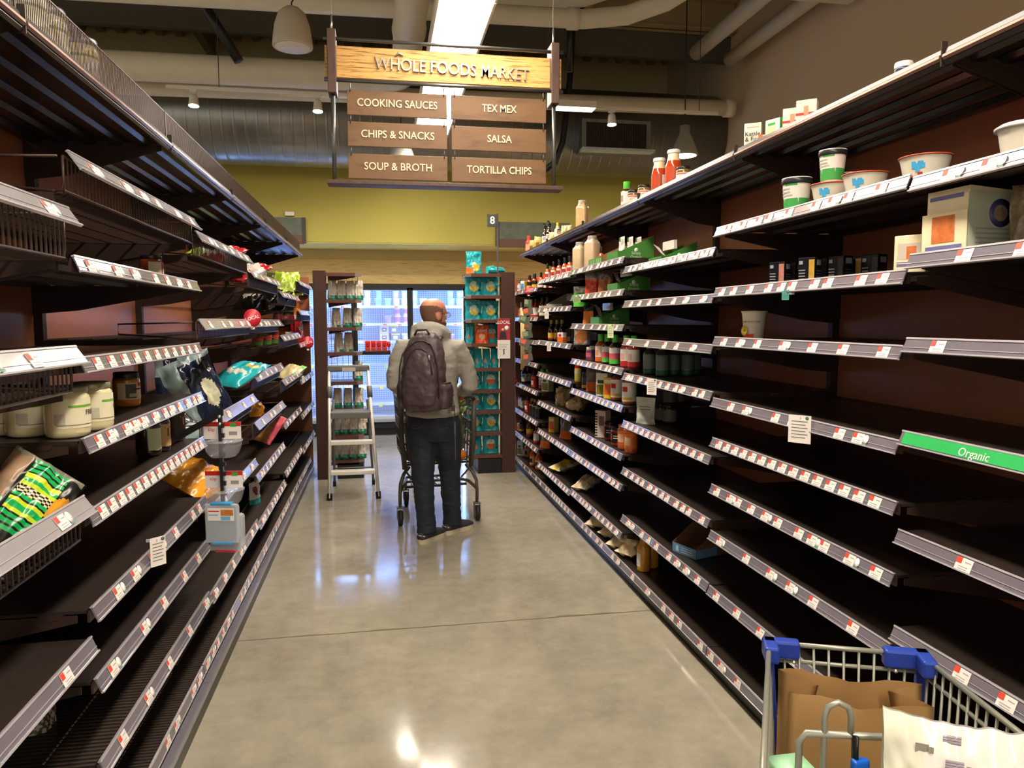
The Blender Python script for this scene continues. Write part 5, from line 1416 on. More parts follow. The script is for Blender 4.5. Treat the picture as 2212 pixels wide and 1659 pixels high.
# middle right bays
ords = ('first', 'second', 'third', 'fourth', 'fifth', 'sixth', 'seventh', 'eighth')
for (k, px, py, off, lb, tn) in (
        ('tan_milk', 1250, 590, .07, 'beige milk-like juice bottle, left of two before the green trays', 0),
        ('tan_milk', 1276, 585, .07, 'beige milk-like juice bottle, right of two before the green trays', 0),
        ('tan_milk', 1270, 583, .24, 'beige juice bottle standing behind the other two', 0),
        ('hot_orange', 1299, 575, .12, 'orange sauce bottle beside the brown cardboard tray', 0),
        ('tray_small', 1292, 580, .1, 'small green fronted cardboard tray right of the beige bottles, left of two', -.5),
        ('tray_small', 1316, 572, .1, 'small green fronted cardboard tray right of the beige bottles, right of two', -.5),
        ('tray_green', 1361, 558, .14, 'big sloped green display tray holding white sachets', -.5),
        ('tray_torn', 1443, 556, .24, 'green display tray with torn white flap behind the big tray', -.5),
        ('green_pouch', 1249, 636, .06, 'lime green sauce pouch on the shelf below the beige bottles', .3),
        ('green_pouch', 1258, 632, .16, 'lime green sauce pouch behind the first lime one', .3),
        ('red_pouch', 1274, 632, .06, 'red orange sauce pouch right of the lime green pouch', .2),
        ('red_pouch', 1288, 628, .15, 'red orange sauce pouch behind the first red one', .2),
        ('rust_pouch', 1302, 629, .06, 'rust brown sauce pouch left of the torn green tray', .2),
        ('tray_torn', 1352, 622, .12, 'green display tray with torn label under the big sachet tray', -.5),
        ('orange_pouch', 1271, 700, .08, 'orange pouch with black top left of the dark green tray', 0),
        ('tray_torn', 1317, 697, .14, 'lowest green display tray with grey taped label', -.5),
        ('round_bag', 1258, 774, .1, 'clear bag with round pizza-like print behind the nut butter jar', .2),
        ('nut_jar', 1273, 777, .05, 'nut butter jar with white lid and plum label', 0),
        ('nut_jar', 1283, 742, .14, 'nut butter jar alone above the green capped dressings', 0),
        ('green_cap', 1296, 783, .06, 'dressing bottle with green cap and orange band, first of the row', 0),
        ('green_capg', 1312, 783, .08, 'dressing bottle with green cap and pink lime label, second of the row', 0),
        ('green_capg', 1327, 787, .06, 'dressing bottle with green cap and pink lime label, third of the row', 0),
        ('green_capr', 1348, 792, .05, 'dressing bottle with white and red label, fourth of the row', 0),
        ('green_capr', 1374, 790, .08, 'dressing bottle with white and red label, fifth of the row', 0),
        ('season', 1251, 838, .06, 'yellow seasoning bottle with red cap', 0),
        ('season_dark', 1265, 842, .08, 'black and yellow seasoning bottle beside the red capped one', 0),
        ('brown_pouch', 1283, 850, .1, 'brown and orange pouch between seasoning and white carton', .3),
        ('olive_box', 1302, 864, .06, 'white carton with olive stripes beside the brown pouch', .2),
        ('yellow_carton', 1318, 868, .06, 'yellow soup carton with tomato print', .2),
        ('black_cap_sauce', 1334, 872, .08, 'sauce bottle with tall navy cap and cherry print, left of two', 0),
        ('black_cap_sauce', 1354, 876, .06, 'sauce bottle with tall navy cap and cherry print, right of two', 0),
        ('white_pouch', 1394, 912, .08, 'milky white pouch standing alone right of the navy capped bottles', .12),
        ('striped_can', 1302, 948, .08, 'black and white striped carton beside the black labelled salsa', .15),
        ('salsa_black', 1318, 955, .1, 'red salsa jar with black label, left of two', 0),
        ('salsa_black', 1330, 964, .06, 'red salsa jar with black label, right of two', 0),
        ('orange_salsa', 1348, 972, .07, 'orange salsa bottle under the white pouch, left of two', 0),
        ('orange_salsa', 1363, 976, .07, 'orange salsa bottle under the white pouch, right of two', 0)):
    R_(k, px, py, off, lb, tn)
for i in range(3):
    p = shelf_spot('R', 1361, 558, .14); place('white_sachet', (p.x-.055+.055*i, p.y+.0-.0*i, p.z+.006), -PI/2+.1, 'white sachet with peach print in the big green tray, %s' % ('front', 'middle', 'back')[i], 'white sachets in the green tray')
for i, (px, off) in enumerate(((1403, .12), (1431, .14), (1455, .2), (1470, .26), (1486, .3), (1500, .36))):
    R_('dim_bottle', px, 787, off, 'dim green dressing bottle standing in shadow, %s from the left' % ords[i], 0, 'dressing bottles in shadow')
for i, (px, off) in enumerate(((1425, .2), (1440, .26), (1454, .32), (1468, .38), (1480, .44))):
    R_('dim_jar', px, 876, off, 'dim jar behind the milky pouch, %s from the left' % ords[i], 0, 'dim jars in shadow')
# near right bays
for (k, px, py, off, lb, tn) in (
        ('cup_green', 1716, 447, .08, 'green and white soup cup with black lid, leftmost on the upper shelf', 0),
        ('bowl_red', 1779, 438, .08, 'paper soup bowl with red rim under the stacked cup', 0),
        ('bowl_red', 1862, 424, .1, 'paper soup bowl with red rim right of the stacked cup', 0),
        ('cup_green', 1828, 428, .22, 'green and white soup cup with black lid behind the two bowls', 0),
        ('bowl_red', 2000, 388, .12, 'paper soup bowl with red rim alone right of the others', 0),
        ('bowl_plain', 2215, 335, .12, 'plain white lidded bowl at the right edge of the photo', 0),
        ('broth_cup', 1628, 732, .1, 'cream paper broth cup with yellow soup picture alone on its shelf', 0),
        ('soup_rose', 1683, 610, .05, 'black soup box with rose photo strip, leftmost of the row', 0),
        ('soup_dark', 1712, 605, .12, 'black soup box second from left in the row', -.2),
        ('soup_gold', 1747, 604, .05, 'black soup box with gold photo strip standing tallest', 0),
        ('soup_dark', 1779, 598, .1, 'black soup box right of the gold striped one', -.25),
        ('soup_dark', 1815, 594, .12, 'black soup box fifth from left in the row', -.25),
        ('soup_gold', 1852, 596, .2, 'black soup box with gold strip in deep shadow', -.2),
        ('soup_dark', 1888, 592, .2, 'black soup box rightmost of the row', -.25),
        ('mix_small', 1998, 540, .05, 'small ivory box with orange dish photo on the near right shelf', 0),
        ('mix_small', 2032, 530, .13, 'small ivory box behind the front ivory box', 0),
        ('trail_bag', 2250, 512, .16, 'bag of mixed beans beside the sage display carton', 0)):
    R_(k, px, py, off, lb, tn)
p = shelf_spot('R', 2105, 532, .13); place('mix_tray', p, -PI/2+.06, 'ivory and sage display carton with round blue emblem')
p = [o for o in COL.objects if o.get('label') == 'paper soup bowl with red rim under the stacked cup'][0].location; place('cup_green', (p.x, p.y, p.z+.079), -PI/2+.6, 'green and white soup cup stacked on a paper bowl', s=.86)
# items on top of the right canopy
def top_R(k, px, off, lb, turn=0, s=1, rot=None, dz=0):
    X = 1.53+off; p = atX(px, 300, X); return settle(place(k, (X, p.y, 2.3075+dz), -PI/2+.9+turn, lb, s=s, rot=rot), 'R', s)


for (k, px, off, lb, tn) in (
        ('kettle_carton', 1627, .1, 'tall white broth carton standing first on top of the right shelving', .1),
        ('orange_carton', 1656, .12, 'small orange carton on top beside the tall white broth carton', 0),
        ('green_carton', 1683, .1, 'green and cream carton lying on top of the right shelving', -.5),
        ('white_red_carton', 1713, .14, 'white carton with red ribbon band, smaller behind left', 0),
        ('white_red_carton', 1742, .1, 'white carton with red ribbon band, front one', 0),
        ('white_cap_jar', 1946, .13, 'dark jar with white cap on top of the right shelving', 0),
        ('tomato_bottle', 1425, .1, 'tall tomato red bottle on the right canopy, left of two', 0),
        ('tomato_bottle', 1456, .1, 'tall tomato red bottle on the right canopy, right of two', 0),
        ('relish_jar', 1478, .08, 'relish jar half hidden right of the tomato bottles', 0),
        ('green_top_bottle', 1355, .06, 'dark dressing bottle with green cap on the right canopy', 0),
        ('relish_jar', 1368, .05, 'relish jar with black lid, left of two beside the green capped bottle', 0),
        ('relish_jar', 1393, .06, 'relish jar with black lid, right of two beside the green capped bottle', 0),
        ('relish_jar', 1408, .1, 'relish jar with black lid left behind the tomato bottles', 0),
        ('tan_bottle', 1257, .06, 'tall tan juice bottle alone on the right canopy', 0),
        ('red_squeeze', 1142, .05, 'red squeeze bottle at the far end of the right canopy', 0),
        ('yellow_round', 1150, .05, 'mustard jar with ring print beside the red squeeze bottle', 0),
        ('yellow_tip', 1157, .08, 'pale mustard bottle behind the ring printed jar', 0),
        ('yellow_round', 1164, .05, 'mustard jar with ring print left of the syrup bottles', 0),
        ('pump_bottle', 1178, .06, 'syrup bottle with black pump, left of two', 0),
        ('pump_bottle', 1187, .06, 'syrup bottle with black pump, right of two', 0),
        ('foil_packet', 1197, .06, 'pale foil packet under the yellow tipped bottle', 0),
        ('yellow_tip', 1205, .07, 'pale mustard bottle with pointed yellow cap at the far canopy', 0),
        ('relish_jar', 1213, .1, 'dark lidded jar behind the foil packets on the far canopy', 0),
        ('foil_packet', 1222, .05, 'pale foil packet left of the tan juice bottle', 0)):
    top_R(k, px, off, lb, tn)
X = 1.72; p = atX(1908, 160, X); place('gold_packet', (X, p.y+.08, 2.345), 0, 'gold brown rice packet lying on the right canopy', rot=(PI/2, 0, .4))
# ------------------------------------------------------------------ goods: left side
for (k, px, py, off, lb, tn) in (
        ('red_label_jar', 328, 597, .14, 'rust red salsa jar with white and red label under the wire basket', .1),
        ('teal_base_pouch', 549, 1073, .1, 'white pouch with teal base beside the hanging containers', .3),
        ('orange_pack', 553, 893, .16, 'small amber snack pack lying behind a price rail', 0),
        ('orange_tall_bag', 652, 672, .14, 'tall orange crisp bag at the end of the left shelving', .3),
        ('red_bag', 646, 722, .16, 'scarlet crisp bag, left of two beside the end panel', .3),
        ('red_bag', 668, 735, .1, 'scarlet crisp bag, right of two beside the end panel', .2),
        ('black_three_bag', 572, 694, .25, 'black crisp bag lettered with a 3 behind the LOCAL disc', .3),
        ('black_three_bag', 600, 692, .2, 'black crisp bag right of the LOCAL disc, left of two', .4),
        ('black_three_bag', 622, 690, .16, 'black crisp bag right of the LOCAL disc, right of two', .2),
        ('red_green_tub', 556, 745, .25, 'red and green dip tub, left of three under the LOCAL disc', 0),
        ('red_green_tub', 575, 742, .22, 'red and green dip tub, middle of three under the LOCAL disc', 0),
        ('red_green_tub', 592, 740, .2, 'red and green dip tub, right of three under the LOCAL disc', 0),
        ('small_white_pack', 626, 752, .15, 'small black and white snack pack below the scarlet bags', 0),
        ):
    L_(k, px, py, off, lb, tn)


for x, y, rz, lb in ((-.985, 2.09, .75, 'big jar of pale kraut cut by the left edge of the photo'), (-.893, 2.06, .7, 'big jar of pale kraut, second from the left edge'), (-.788, 2.025, .6, 'big jar of pale kraut, front one of the right pair'), (-.775, 2.15, 1.0, 'big jar of pale kraut, behind at the right of the group')):
    place('kraut_jar', (x, y, 1.3005), rz, lb)
onz('mustard_sauce_jar', 275, 878, 1.299, .85, 'mustard orange curry sauce jar with black lid')
onz('olive_label_jar', 322, 984, 1.116, .8, 'dark sauce jar with sage green label, left of three')
onz('te_tan', 347, 974, 1.116, .75, 'dark jar with tan script label, middle of three')
onz('te_dark', 378, 952, 1.116, .75, 'dark red jar with charcoal script label, right of three')
place('navy_bag', (-1.07, 4.1, 1.088), .95, 'navy and grey crisp bag standing upright lettered 6')


def lay(k, side, px, py, X, Z, rot, lb):
    p = atX(px, py, X); return place(k, (X, p.y, Z), 0, lb, rot=rot)


lean('navy_bag_leaning', (-.815, 3.76, 1.1), (-.93, 3.72, 1.4), (.5, -.85, .15), 'navy crisp bag leaning out of the wire basket')
lean('navy_bag_leaning', (-.86, 3.55, 1.125), (-.9, 3.24, 1.15), (.5, -.3, .8), 'navy crisp bag lying flat in the basket under the leaning one')
p = atY(20, 1150, 1.68); q = atY(150, 968, 1.86); lean('striped_bag', (-.86, 1.695, 1.078), (-.765, 1.915, 1.27), (.5, -.85, .25), 'green and yellow striped crisp bag leaning in the near wire basket', .86)
p = atY(-75, 1180, 1.6); q = atY(-20, 980, 1.72); lean('striped_bag', (-.93, 1.46, 1.078), (-.87, 1.6, 1.3), (.5, -.85, .2), 'striped crisp bag cut by the left edge of the photo')
lay('lattice_bag', 'L', 45, 1640, -.98, .362, (-.2, 0, .8), 'bag with brown lattice print and teal base on the low left shelf')
lay('dark_green_bag', 'L', 245, 1475, -1.15, .475, (-1.2, 0, .9), 'dim green bag lying deep under the left shelf')
lean('amber_bag', (-.89, 3.42, .85), (-.775, 3.98, .88), (.45, -.25, .85), 'big amber crisp bag lying on the left shelf')
lay('teal_crisps', 'L', 480, 825, -.86, 1.24, (-1.2, .1, -.5), 'teal crisp bag lying behind a price rail')
lay('cream_crisps', 'L', 612, 832, -.84, 1.1, (-1.2, .1, -.4), 'cream crisp bag with lime top lying on the left shelf')
lay('tortilla_bag', 'L', 562, 1000, -.87, .735, (-.75, .25, -.5), 'tortilla bag with pink edge leaning on the price rail')
lay('red_white_bag', 'L', 440, 612, -.92, 1.89, (-1.2, 0, -.6), 'red and white crisp bag lying in the upper basket, left of two')
lay('red_white_bag', 'L', 500, 605, -.88, 1.84, (-1.2, .1, -.7), 'red and white crisp bag lying in the upper basket, right of two')
lay('black_white_bag', 'L', 524, 655, -.92, 1.67, (-.9, 0, -.4), 'black and white crisp bag lying under the baskets, left of three')
lay('black_white_bag', 'L', 556, 652, -.88, 1.67, (-.9, 0, -.5), 'black and white crisp bag lying under the baskets, middle of three')
lay('black_white_bag', 'L', 586, 650, -.84, 1.67, (-.9, 0, -.4), 'black and white crisp bag lying under the baskets, right of three')
lay('dark_green_bag', 'L', 560, 600, -1.0, 1.86, (-.5, .1, .6), 'dark olive crisp bag behind the lime bags, left of two')
lay('dark_green_bag', 'L', 590, 600, -.95, 1.84, (-.5, .1, .5), 'dark olive crisp bag behind the lime bags, right of two')
lay('lime_bag', 'L', 612, 622, -.83, 1.79, (-.35, .2, .4), 'lime green crisp bag drooping over the basket, left of two')
lay('lime_bag', 'L', 634, 628, -.82, 1.83, (-.3, -.1, .3), 'lime green crisp bag drooping over the basket, right of two')
lay('lime_bag', 'L', 392, 545, -1.05, 1.905, (-1.3, 0, -.5), 'pale lime bag lying flat in the basket under the canopy')
# jars behind the wire fence on the left canopy
for (px, py, X, lb) in ((58, 75, -.92, 'tall pale jar with steel lid behind the fence, left of the pair'), (104, 100, -.93, 'tall pale jar with steel lid behind the fence at the top left corner'), (178, 150, -.91, 'pale jar behind the fence, rightmost at the top left')):
    p = atX(px, py, X); place('clear_jar', (X, p.y, 2.2945), .9, lb, s=1.0 if px < 150 else .93)

# ------------------------------------------------------------------ pouches on the two end racks
def rackrow(kinds, xs, z, y, lb, rz=0, grp=None, s=1):
    n = len(xs)
    for i, x in enumerate(xs):
        w = ('only one' if n == 1 else ('left one', 'right one')[i] if n == 2 else ('leftmost', 'second from left', 'third from left', 'rightmost')[i] if n == 4 else ('left', 'middle', 'right')[i])
        k = kinds[i % len(kinds)]
        place(k, (x, y, z), rz+(-.02+.012*i), lb % w, grp, s=s)


SH = ('top', 'second', 'third', 'fourth', 'fifth', 'sixth', 'seventh', 'lowest')
GW = 'white pouches on the left end rack'
for i, xs in ((1, (-.482, -.393, -.304, -.218)), (2, (-.45, -.34, -.235)), (3, (-.43, -.335)), (4, (-.24,)), (5, (-.455, -.35, -.24)), (6, (-.476, -.388, -.3, -.214)), (7, (-.482, -.393, -.304, -.218))):
    kk = ['rack_white'] if i not in (3,) else ['rack_white_back']
    if i == 2: kk = ['rack_white_back', 'rack_white', 'rack_white']
    rackrow(kk, xs, ZLK[i]+.001, 7.74, 'green based white pouch, %s, '+SH[i]+' shelf of the left rack', 0, GW, s=.97)
GT = 'teal pouches on the right end rack'
SR = ('top', 'second', 'third', 'fourth', 'fifth', 'sixth', 'seventh', 'eighth', 'lowest')
for i, xs, kk in ((1, (.957, 1.133), ['teal_yellow']), (2, (.957, 1.133), ['teal_yellow']), (3, (.915, ), ['teal_side']), (4, (.908, .998, 1.088, 1.176), ['teal_side']), (5, (.957, 1.133), ['teal_orange']), (6, (.957, 1.133), ['teal_orange', 'teal_yellow']), (7, (.957, 1.133), ['teal_yellow']), (8, (.99, 1.128), ['teal_side', 'teal_orange'])):
    rackrow(kk, xs, ZRK[i]+.001, 7.72, 'teal pouch, %s, '+SR[i]+' shelf of the right rack', 0, GT)
place('plant_orange', (1.04, 7.7, ZRK[3]+.001), 0, 'single orange pouch among the teal pouches')
place('teal_orange', (1.155, 7.8, ZRK[3]+.001), .0, 'teal pouch behind the orange one on the right rack')
place('teal_mixed', (.96, 7.72, ZRK[0]+.001), .05, 'teal pouch standing alone on top of the right rack')
place('teal_side', (1.1, 7.7, ZRK[0]+.046), 0, 'teal pouch lying flat on top of the right rack', rot=(-PI/2, 0, -1.3))

# ------------------------------------------------------------------ goods in the cooler
rn = random.Random(4); CY = 10.72
def crow(z, items, lab, y=CY):
    for i, (k, x) in enumerate(items): place(k, (x, y, z-.007), rn.uniform(-.2, .2), lab % (('first', 'second', 'third', 'fourth', 'fifth', 'sixth', 'seventh', 'eighth', 'ninth', 'tenth', 'eleventh', 'twelfth', 'thirteenth', 'fourteenth')[i]))
row = [('tub_yellow', -.31), ('tub_yellow', -.19), ('tub_blue', -.03), ('tub_blue', .1), ('tub_violet', .22), ('tub_violet', .33), ('tub_white', .47), ('tub_white', .6), ('tub_aqua', .76), ('tub_aqua', 1.0), ('tub_aqua', 1.12), ('tub_white', -.62), ('tub_white', -.8)]
crow(SHZ[0], row, 'tub in the lower layer of the top cooler shelf, %s from left')
for i, (k, x) in enumerate([r for r in row if r[1] not in (.1, .76, .6)]):
    place(k, (x+rn.uniform(-.01, .01), CY, SHZ[0]-.007+.1215), rn.uniform(-.2, .2), 'tub stacked in the upper layer of the top cooler shelf, %s from left' % (ords+('ninth', 'tenth', 'eleventh'))[i], s=.85)
crow(SHZ[1], [('tub_violet', .1), ('tub_pink', .23), ('tub_pink', .35), ('tub_yellow', .62)], 'tub on the second cooler shelf, %s from left')
place('tub_pink', (.23, CY, SHZ[1]+.115), .1, 'pink tub stacked on the second cooler shelf, left of two', s=.85); place('tub_pink', (.35, CY, SHZ[1]+.115), -.1, 'pink tub stacked on the second cooler shelf, right of two', s=.85)
crow(SHZ[2], [('small_box_cream', .04), ('small_box_blue', .19), ('small_box_blue', .34)], 'small box on the third cooler shelf, %s from left')
place('small_box_cream', (.04, CY, SHZ[2]+.1025), .05, 'cream box stacked above another on the third cooler shelf'); place('small_box_blue', (.18, CY, SHZ[2]+.1025), -.05, 'blue box stacked above another on the third cooler shelf')
place('tub_pink', (1.0, CY, SHZ[2]-.007), 0, 'pink tub alone on the third cooler shelf behind the shopper', s=.8)
# tray of red spoon packs held in front of the cooler door
t = thing('spoon_tray', 'small black tray fixed on the cooler door frame', 'tray', (-.07, 10.3, 1.13))
b = MB(); b.box((-.19, -.07, 0), (.19, .065, .008), BLACK); b.box((-.19, -.07, 0), (.19, -.066, .045), BLACK); b.box((-.19, .062, 0), (.19, .068, .05), BLACK); b.build('tray', t)


@kind
def spoon_pack():
    t = carton('spoon_pack', 'box', .07, .06, .18, P('spoon_red', (206, 52, 34), .35), [(-.9, .9, .04, .42, P('spoon_brown', (150, 66, 40), .4))])
    b = MB(); b.lathe([(0, 0), (.02, 0), (.022, .003), (0, .003)], P('spoon_bright_red', (186, 20, 26), .3), 14, M=T(0, -.031, .125) @ Rx(PI/2) @ Matrix.Scale(1.3, 4, (0, 1, 0))); b.build('spoon_print', t); return t


for i in range(4): place('spoon_pack', (-.185+.075*i, 10.3, 1.1395), 0, 'red spoon pack on the black tray, %s from left' % ords[i], 'spoon packs on the tray')
b = MB(); b.lathe([(0, .17), (.02, .165), (.027, .13), (.02, .1), (.006, .085), (.006, .0), (0, 0)], P('spoon_bright_red', (186, 20, 26), .3), 14, sy=.4); o = b.build('red_spoon'); o.location = (.1, 10.3, 1.1395); tag(o, 'single red spoon standing right of the spoon packs', 'spoon')

# ------------------------------------------------------------------ white slips hanging from rails, discs, hooks
def slip(side, px, py, label, w=.07, h=.105, m=None, dark=True, xo=0):
    X = (XRF-.042-xo) if side == 'R' else (XLF+.042+xo); p = atX(px, py, X); s_ = SIDE[side]
    t = thing('shelf_slip', label, 'paper slip', (X, p.y, p.z), -PI/2+.6 if side == 'R' else PI/2-.75)
    b = MB(); b.box((-w/2, -.0006, -h), (w/2, .0006, 0), m or PAPER); b.build('paper', t)
    c = MB()
    for k in range(6): c.box((-w*.36, -.0011, -h*(.24+.115*k)), (w*(.36-.1*(k % 2)), -.0008, -h*(.24+.115*k)+h*.03), P('slip_ink', (120, 118, 116), .5))
    c.lathe([(0, 0), (.006, 0), (.006, .0006), (0, .0006)], P('slip_green_seal', (70, 110, 90), .5), 12, M=T(w*.33, -.0008, -h*.09) @ Rx(PI/2)); c.build('print', t)
    a = t.rotation_euler.z; d = MB(Rz(-a)); d.box((0, -.004, -.014), (s_*.032, .004, -.006), CLEARB); d.build('clip', t)
    return t


slip('R', 1728, 897, 'white paper slip hanging from the rail in the near right bay', .078, .095)
slip('R', 1408, 818, 'white paper slip hanging above the milky pouch', .06, .085)
slip('R', 1319, 700, 'pale green paper slip hanging over the green capped dressings', .045, .085, P('pale_green_paper', (214, 226, 176), .5))
slip('R', 1181, 668, 'white paper slip hanging in front of the tan labelled bottles', .045, .08)
slip('R', 1186, 738, 'white paper slip hanging below the olive capped bottles', .045, .08)
slip('R', 1697, 628, 'small teal tag hanging under the rail of the soup boxes', .026, .032, P('teal_tag', (70, 160, 150), .5))
slip('R', 1246, 640, 'small green tag hanging under the lime green pouches', .07, .045, P('pale_tag_green', (150, 180, 110), .5))
slip('L', 340, 1160, 'white paper slip hanging from the left rail above the bottom shelves', .05, .09)
slip('L', 655, 812, 'tiny white slip hanging from a far left price rail', .03, .06)
b = None
def disc(X, Y, z, r, label, side, txt):
    t = thing('round_tag', label, 'round tag', (X, Y, z), PI/2-1.0 if side == 'L' else -PI/2+1.0)
    b = MB(); b.lathe([(0, 0), (r, 0), (r, .002), (0, .002)], P('tag_disc_red', (196, 34, 52), .4), 28, M=Rx(PI/2)); b.build('disc', t)
    c = MB(); c.text(txt, r*.55, PAPER, M=T(0, -.003, 0) @ Ry(-.25), ext=.0006, bold=.015, sx=.95); c.build('lettering', t)
    d = MB(); d.box((-.012, .0, -r*1.25), (.012, .001, -r*.8), PAPER); d.build('clip', t)


p = atX(545, 687, XLF+.03); disc(XLF+.03, p.y, p.z, .05, 'round red LOCAL tag clipped on the left basket rail', 'L', 'LOCAL')
p = atX(665, 740, XLF+.03); disc(XLF+.03, p.y, p.z, .06, 'round red tag at the far end of the left shelving', 'L', 'LOCAL')
p = atX(1112, 823, XRF-.03); disc(XRF-.03, p.y, p.z, .035, 'round red tag at the far upright on the right', 'R', 'LOCAL')
p = atX(1142, 628, XRF-.02); disc(XRF-.02, p.y, p.z, .04, 'round red tag under the sun printed pack', 'R', 'LOCAL')

# clip strip with hanging lunch containers on the left
def clip_strip():
    X = -.6; top = atX(475, 892, X); bot = atX(487, 1080, X)
    t = thing('clip_strip', 'black merchandising strip hanging from a short arm on the left', 'clip strip', (X, top.y, bot.z))
    o = T(-X, -top.y, -bot.z); B = P('glossy_black_strip', (24, 24, 26), .22)
    b = MB(o); a = atX(420, 880, -.73)
    b.box((X-.006, top.y-.012, bot.z), (X+.006, top.y+.012, top.z), B)
    for k in range(8):
        z = bot.z+.03+k*(top.z-bot.z-.05)/8; b.box((X+.005, top.y-.008, z), (X+.014, top.y+.008, z+.016), B)
    b.build('strip', t)
    b = MB(o); b.prism([(X+.012, top.z-.01), (X+.012, top.z+.018), (-.775, 1.162), (-.775, 1.135)], 1, top.y-.004, top.y+.004, B); b.lathe([(0, 0), (.006, 0), (.006, .003), (0, .003)], STEEL, 10, M=T(X, top.y-.0125, top.z-.012) @ Rx(PI/2)); b.lathe([(0, 0), (.006, 0), (.006, .003), (0, .003)], STEEL, 10, M=T(X, top.y-.0125, top.z-.04) @ Rx(PI/2)); b.build('arm', t)
    return X, top.y, bot.z, top.z


CX, CYY, CZ0, CZ1 = clip_strip()


def hang_card(z, label, w, y=0):
    t = thing('clear_bowl', label, 'plastic container', (CX-.0, CYY+.035+y, z), -.12)
    b = MB(); b.lathe([(.034, 0), (.045, .002), (.06, .02), (.068, .048), (.07, .06), (.072, .062)], CLEAR, 28); b.lathe([(0, .06), (.072, .06), (.072, .066), (.0, .068)], CLEAR, 28); b.build('bowl', t)
    c = MB(); c.box((-.07, -.004, .07), (.07, -.003, .135), PAPER); c.box((-.07, -.0045, .118), (.07, -.004, .135), REDP); c.box((.03, -.005, .116), (.052, -.0045, .13), GRN); c.box((.025, -.0046, .084), (.055, -.004, .098), P('barcode_grey', (150, 146, 146), .5)); c.text('klip', .018, REDP, M=T(-.04, -.005, .105), ext=.0004); c.build('header_card', t)
    return t


zA = atX(470, 998, CX).z; hang_card(zA, 'clear bowl with red and white card, upper one on the black strip', .06)
zB = atX(480, 1100, CX).z; hang_card(zB, 'clear bowl with red and white card, lower one on the black strip', .06, -.0)


def lunch_box(label, col3, px, py, w, h, d, y, food):
    p = atX(px, py, CX); m = P(label.split()[0]+'_gasket', col3, .4)
    t = thing('lunch_box', label, 'plastic container', (p.x, CYY+y, p.z), -.22)
    b = MB(); b.box((-w/2, -.0, -h/2), (w/2, d, h/2), CLEARB, bev=.014); b.build('tub', t)
    b = MB(); b.box((-w/2-.004, -.012, -h/2-.004), (w/2+.004, 0, h/2+.004), CLEARB, bev=.005)
    b.build('lid', t)
    b = MB()
    for s_ in (-1, 1):
        b = MB(); b.box((-w*.34, -.014, s_*(h/2+.004)-.005), (w*.34, .012, s_*(h/2+.004)+.005), m, bev=.003); b.build('latch', t)
    b = MB(); b.tube([(-w/2+.012, -.004, -h/2+.012), (w/2-.012, -.004, -h/2+.012), (w/2-.012, -.004, h/2-.012), (-w/2+.012, -.004, h/2-.012)], .003, m, 6, closed=True); b.build('gasket', t)
    if food:
        c = MB(); c.box((-w*.42, -.0135, h*.08), (w*.42, -.0125, h*.42), PAPER); c.box((0, -.014, h*.22), (w*.4, -.0135, h*.38), P('sandwich_print', (206, 124, 56), .5, var=.5, scale=60)); c.box((0, -.014, h*.1), (w*.3, -.0135, h*.2), P('blue_bread_print', (110, 180, 220), .5)); c.box((-w*.4, -.014, h*.32), (-w*.05, -.0135, h*.35), REDP); c.box((-w*.4, -.014, h*.22), (-w*.1, -.0135, h*.25), P('blue_bread_print', (110, 180, 220))); c.build('printed_sleeve', t)
    return t


lunch_box('pink latched clear lunch box hanging lowest on the black strip', (226, 66, 90), 479, 1163, .118, .135, .05, .035, False)
lunch_box('blue latched clear sandwich box hanging on the black strip', (70, 160, 220), 501, 1104, .118, .142, .03, -.022, True)

# seed packets and skewers hanging at the far right
X = XRF-.05; p0 = atX(1144, 640, X); p1 = atX(1150, 775, X)
b = MB(); b.box((X-.002, p0.y-.006, p1.z), (X+.002, p0.y+.006, p0.z), BLACK); b.tube([(X, p0.y, p0.z-.005), (XRF+.02, p0.y, p0.z)], .003, BLACK, 5); tag(b.build('hanging_strip'), 'thin hanging strip of spice packets at the far right shelving', 'clip strip')
OLP = P('olive_packet', (84, 96, 76), .4)
for i in range(8):
    z = p0.z-.03-i*(p0.z-p1.z-.05)/7.4
    t = thing('spice_packet', 'spice packet on the hanging strip, %s from the top' % ords[i], 'packet', (X-.012-.012*(i % 3), p0.y-.006*(i % 2), z-.008*(i % 3)), -PI/2+.9+.35*((i % 3)-1)); t.rotation_euler.y = (.12, -.2, .3)[i % 3]
    b = MB(); b.box((-.05, -.004, -.07), (.05, .004, 0), OLP if i % 2 == 0 else P('grey_packet', (104, 98, 92), .4)); b.build('packet', t)
    b = MB(); b.box((-.045, -.0048, -.045), (.005, -.004, -.005), P('coral_packet_print', (232, 110, 74), .4) if i % 2 else P('sage_packet_print', (140, 160, 120), .4)); b.build('print', t)
X2 = XRF-.08; q0 = atX(1127, 665, X2); q1 = atX(1131, 800, X2)
for i in range(3):
    b = MB(); b.tube([(X2+.012*i, q0.y-.03*i, q1.z+.02*i), (X2+.012*i, q0.y-.03*i+.01, q0.z-.03*i)], .012, P('bamboo', (206, 176, 122), .5), 8)
    o = b.build('skewer_bundle'); tag(o, 'bundle of bamboo skewers hanging at the far right upright, %s' % ('left', 'middle', 'right')[i], 'skewers')
    c = MB(); c.tube([(X2+.012*i, q0.y-.03*i+.01, q0.z-.03*i), (XRF+.01, q0.y-.03*i+.01, q0.z-.03*i+.02)], .002, BLACK, 4); c.build('hook', o)

